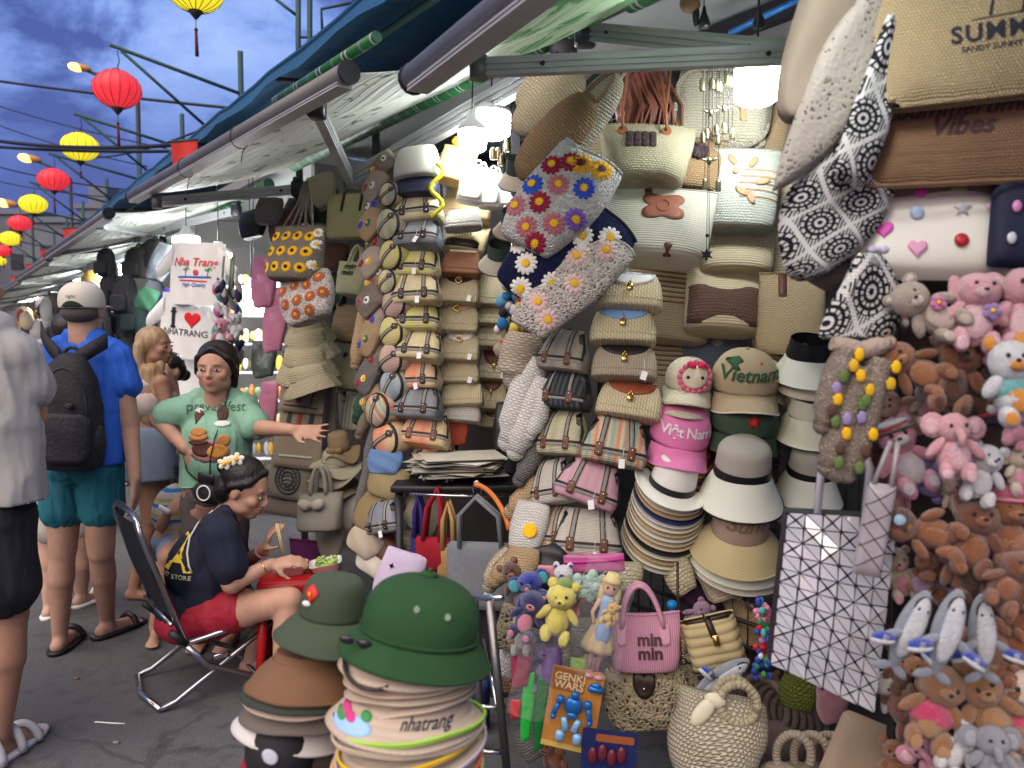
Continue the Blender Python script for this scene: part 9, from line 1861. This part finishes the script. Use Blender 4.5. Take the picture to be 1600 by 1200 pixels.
def child():
 d=4.0;A=lambda x,y,dd=0:at(x,y,d+dd);t,B=person('child in a white, blue and yellow striped shirt crouching behind the eating woman',A(275,900));L_=lambda*a:A(*a)-B;sk=skin('asian',(0,0,0));C=L_(300,742)
 c=[];P,M=head(c,C,(.9,-.3,-.2),(0,0,1),.9);c+=[('c',L_(292,758),.045,L_(285,775),.05),('e',L_(278,805),(.12,.10,.14)),('e',L_(276,840),(.12,.11,.09)),('c',L_(266,785,-.06),.04,L_(252,822,-.10),.032),('c',L_(252,822,-.10),.03,L_(262,800,-.22),.024),('c',L_(276,845,-.05),.068,L_(262,870,-.25),.05),('c',L_(262,870,-.25),.048,V((-.02,-.2,.07)),.034),('c',L_(290,845,.05),.068,L_(300,870,-.1),.05),('c',L_(300,870,-.1),.048,V((.08,-.08,.07)),.034)]
 hand(c,L_(262,800,-.22),(.6,0,.5),(0,-1,0),.75);foot(c,V((-.02,-.2,.07)),(.3,-1,0),.8);foot(c,V((.08,-.08,.07)),(.3,-1,0),.8);obj('body',blob(c,.009,5),sk,t)
 obj('striped_shirt',blob([('e',L_(280,800),(.135,.12,.15)),('c',L_(268,782,-.05),.058,L_(258,806,-.08),.052),('c',L_(292,770),.05,L_(275,780),.06)],.009,5,.006),strp('child_stripes',[(.62,.60,.56),(.05,.25,.62),(.62,.60,.56),(.60,.48,.10),(.62,.60,.56)],.075,2,rf=0,wts=[0,.2,.42,.62,.8]),t)
 obj('denim_shorts',blob([('e',L_(278,845),(.135,.12,.08)),('c',L_(276,848,-.04),.08,L_(266,864,-.17),.07),('c',L_(290,848,.04),.08,L_(296,862,-.05),.07)],.010,5,.004),DEN,t);obj('hair',ball(P(0,-.015,.03),(.080,.090,.082),16,10,M),hairmat('black',(0,0,0)),t)
 ph=thing('phone','small white phone held by the child','phone',A(256,796,-.26),(20,30,0));obj('case',box((0,0,0),(.06,.01,.03),.003),WHT,ph)
child()
def woman_seated():
 d=3.35;A=lambda x,y,dd=0:at(x,y,d+dd);t,B=person('woman with white flowers in her hair, sitting on the folding chair and eating',A(330,1040));L_=lambda*a:A(*a)-B;sk=skin('asian',(0,0,0))
 C=L_(383,764);c=[];P,M=head(c,C,(1,-.12,-.42),(.35,0,1),1.12)
 c+=[('c',L_(372,785),.052,L_(350,812),.062),('c',L_(340,828,-.14),.060,L_(340,826,.14),.060),('e',L_(318,880),(.115,.155,.16),Matrix.Rotation(.35,3,'Y')),('e',L_(305,955),(.14,.165,.12))]
 e1,w1=L_(362,912,-.20),L_(424,882,-.14);c+=[('c',L_(345,835,-.17),.058,e1,.044),('c',e1,.043,w1,.027)];hand(c,w1,(1,.15,.12),(-.1,-.5,.9),.95,.55,0,1,.5)
 e2,w2=L_(372,885,.22),L_(414,858,.04);c+=[('c',L_(348,835,.17),.056,e2,.043),('c',e2,.042,w2,.026)];hand(c,w2,(.42,-.25,.95),(-.9,-.2,.3),.95,.75,0,1,.6)
 k1,a1=L_(452,938,-.16),L_(438,1060,-.22);k2,a2=L_(418,950,.14),L_(393,1030,.06)
 c+=[('c',L_(318,965,-.10),.092,L_(385,950,-.13),.080),('c',L_(385,950,-.13),.080,k1,.058),('c',k1,.056,L_(446,990,-.18),.056),('c',L_(446,990,-.18),.056,a1,.033),('c',L_(318,965,.10),.09,k2,.058),('c',k2,.056,a2,.034)]
 a1.z=.08;a2.z=.08;foot(c,a1,(1,-.25,0),.95);foot(c,a2,(1,-.2,0),.95);obj('body',blob(c,.0075,5),sk,t);face_parts(t,P,M,1.12,sk)
 shc=[('c',L_(342,830,-.13),.084,L_(342,828,.13),.084),('e',L_(316,880),(.135,.185,.17),Matrix.Rotation(.35,3,'Y')),('e',L_(302,940),(.15,.185,.12)),('c',L_(346,838,-.17),.082,L_(358,884,-.19),.078),('c',L_(348,838,.17),.08,L_(364,866,.20),.074),('c',L_(352,806,-.05),.045,L_(352,806,.05),.045),('c',L_(330,900,-.05),.13,L_(322,950,-.05),.13)]
 g=blob(shc,.009,6,.010,7,12);obj('t_shirt',g,pm('navy_cotton',(.010,.013,.032),.88,0,.3,5,.014,12,st=(1,1,.5)),t);b=bvh(g)
 X=lambda x:L_(x,850).x;Z=lambda y:L_(310,y).z;s=k(d);YL=pm('print_letter_yellow',(.75,.52,.04),.8)
 obj('lettering',wrap(b,xf(text('LA',62*s,bold=.045,spacing=.8),t=(X(292),0,Z(853)),rot=(0,4,0)),.006),YL,t,smooth=False);obj('small_lettering',wrap(b,xf(text('OUTLET STORE',9.5*s,bold=.02,spacing=1.1),t=(X(290),0,Z(881)),rot=(0,4,0)),.006),pm('print_cream',(.55,.50,.38),.8),t,smooth=False)
 obj('cord_strap',tube([proj(b,X(x),Z(y),.006)for x,y in[(340,792),(326,800),(318,815),(314,832),(316,850),(322,866),(326,874)]],.0045,7),pm('white_cord',(.62,.60,.54),.8),t)
 obj('shorts',blob([('e',L_(308,965),(.17,.195,.10)),('c',L_(318,962,-.09),.112,L_(340,958,-.10),.108),('c',L_(330,960,-.09),.104,L_(366,952,-.12),.095),('c',L_(330,960,.09),.10,L_(368,955,.11),.092)],.009,5,.006,8),pm('crimson_shorts',(.32,.010,.028),.7,0,.25,6,.012,16),t)
 hr=[('e',P(0,-.026,.046),(.092,.098,.092),M),('e',P(0,-.065,-.02),(.082,.055,.08),M),('e',P(-.062,-.016,.022),(.022,.045,.05),M),('e',P(.062,-.016,.022),(.022,.045,.05),M),('c',P(0,.05,.094),.016,P(.066,.03,.045),.018),('c',P(.066,.03,.045),.018,P(.074,-.03,.01),.02),('c',P(0,.05,.094),.016,P(-.066,.03,.045),.018),('c',P(-.066,.03,.045),.018,P(-.074,-.03,.01),.02)]
 hm=hairmat('black',(0,0,0));hh=obj('hair',blob(hr,.007,3,.002,30),hm,t);obj('bun',blob([('e',P(0,-.105,.055),(.042,.040,.044),M)],.007,2,.002,30),hm,hh)
 WF=pm('flower_white',(.78,.76,.62),.6,0,.05);fl=None
 for(x,y,r_)in((352,724,10),(371,717,10),(360,721,8)):
  q0=A(x,y,-.06)-B;fl=obj('hair_flower',MB().add(ball(q0+V((0,-.014,0)),3.5*s,8,6)),YC,hh)
  for i in range(5):a=i*1.257+x;obj('petal',ball(q0+V((math.cos(a)*r_*.7*s,-.006,math.sin(a)*r_*.55*s)),(r_*.55*s,.005,r_*.42*s),10,6,Matrix.Rotation(-a,3,'Y')),WF,hh)
 for w_,tag_,m in((w1,'bracelet',GLD),(w2,'hair_tie',pm('pink_tie',(.55,.25,.28),.8))):
  ax=((w1-e1)if m is GLD else(w2-e2)).normalized();u=ax.orthogonal().normalized();v=ax.cross(u);cc=w_-ax*.03;obj(tag_,tube([cc+u*.031*math.cos(a)+v*.031*math.sin(a)for a in[2*math.pi*i/20 for i in range(20)]],.003 if m is GLD else .005,6,True),m,t)
 for a_,dx in((a1,(1,-.25,0)),(a2,(1,-.2,0))):sandal(t,B,a_+B,dx,pm('beige_sandal',(.40,.28,.20),.6))
 cs=thing('chopsticks','pair of wooden chopsticks held in the raised hand','chopsticks',A(436,842,.0));O=cs.location
 for q in(0,5):obj('stick',tube([A(431+q*.6,818,-.02)-O,A(441+q*.5,864,-.03)-O],[.0038,.0028],6),pm('bamboo',(.62,.45,.24),.6),cs)
woman_seated()
for i,(x,d,c1,c2,lab)in enumerate([(30,16,(.03,.03,.04),(.02,.02,.03),'distant passer-by in black far down the street'),(58,20,(.35,.33,.3),(.05,.05,.08),'distant passer-by in a light shirt far down the street'),(10,24,(.30,.04,.05),(.03,.03,.05),'distant passer-by in red far down the street'),(222,8.2,(.05,.05,.06),(.03,.03,.03),'dark dressed passer-by half hidden behind the blond woman')]):
 t,B=person(lab,at(x,600,d));c=[];P,M=head(c,V((0,0,1.55)),(0,-1,0),(0,0,1),1.0);c+=[('c',(0,0,1.3),.06,(0,0,1.45),.055),('c',(-.15,0,1.33),.06,(.15,0,1.33),.06),('e',(0,0,1.1),(.17,.11,.26))]
 for q in(-1,1):c+=[('c',(q*.19,0,1.3),.05,(q*.24,.02,.85),.03),('c',(q*.09,0,.9),.09,(q*.1,.08*q,.08),.045)];foot(c,V((q*.1,.08*q,.08)),(0,-1,0))
 obj('body',blob(c,.018,3),skin('asian',(0,0,0)),t);obj('shirt',blob([('c',(-.14,0,1.33),.07,(.14,0,1.33),.07),('e',(0,0,1.08),(.19,.13,.27))],.02,3),pm('ps%d'%i,c1,.9),t);obj('trousers',blob([('c',(q*.09,0,.9),.105,(q*.1,.08*q,.2),.065)for q in(-1,1)],.02,3),pm('pt%d'%i,c2,.9),t);obj('hair',ball((0,.02,1.59),(.085,.09,.085),12,8),hairmat('black',(0,0,0)),t)
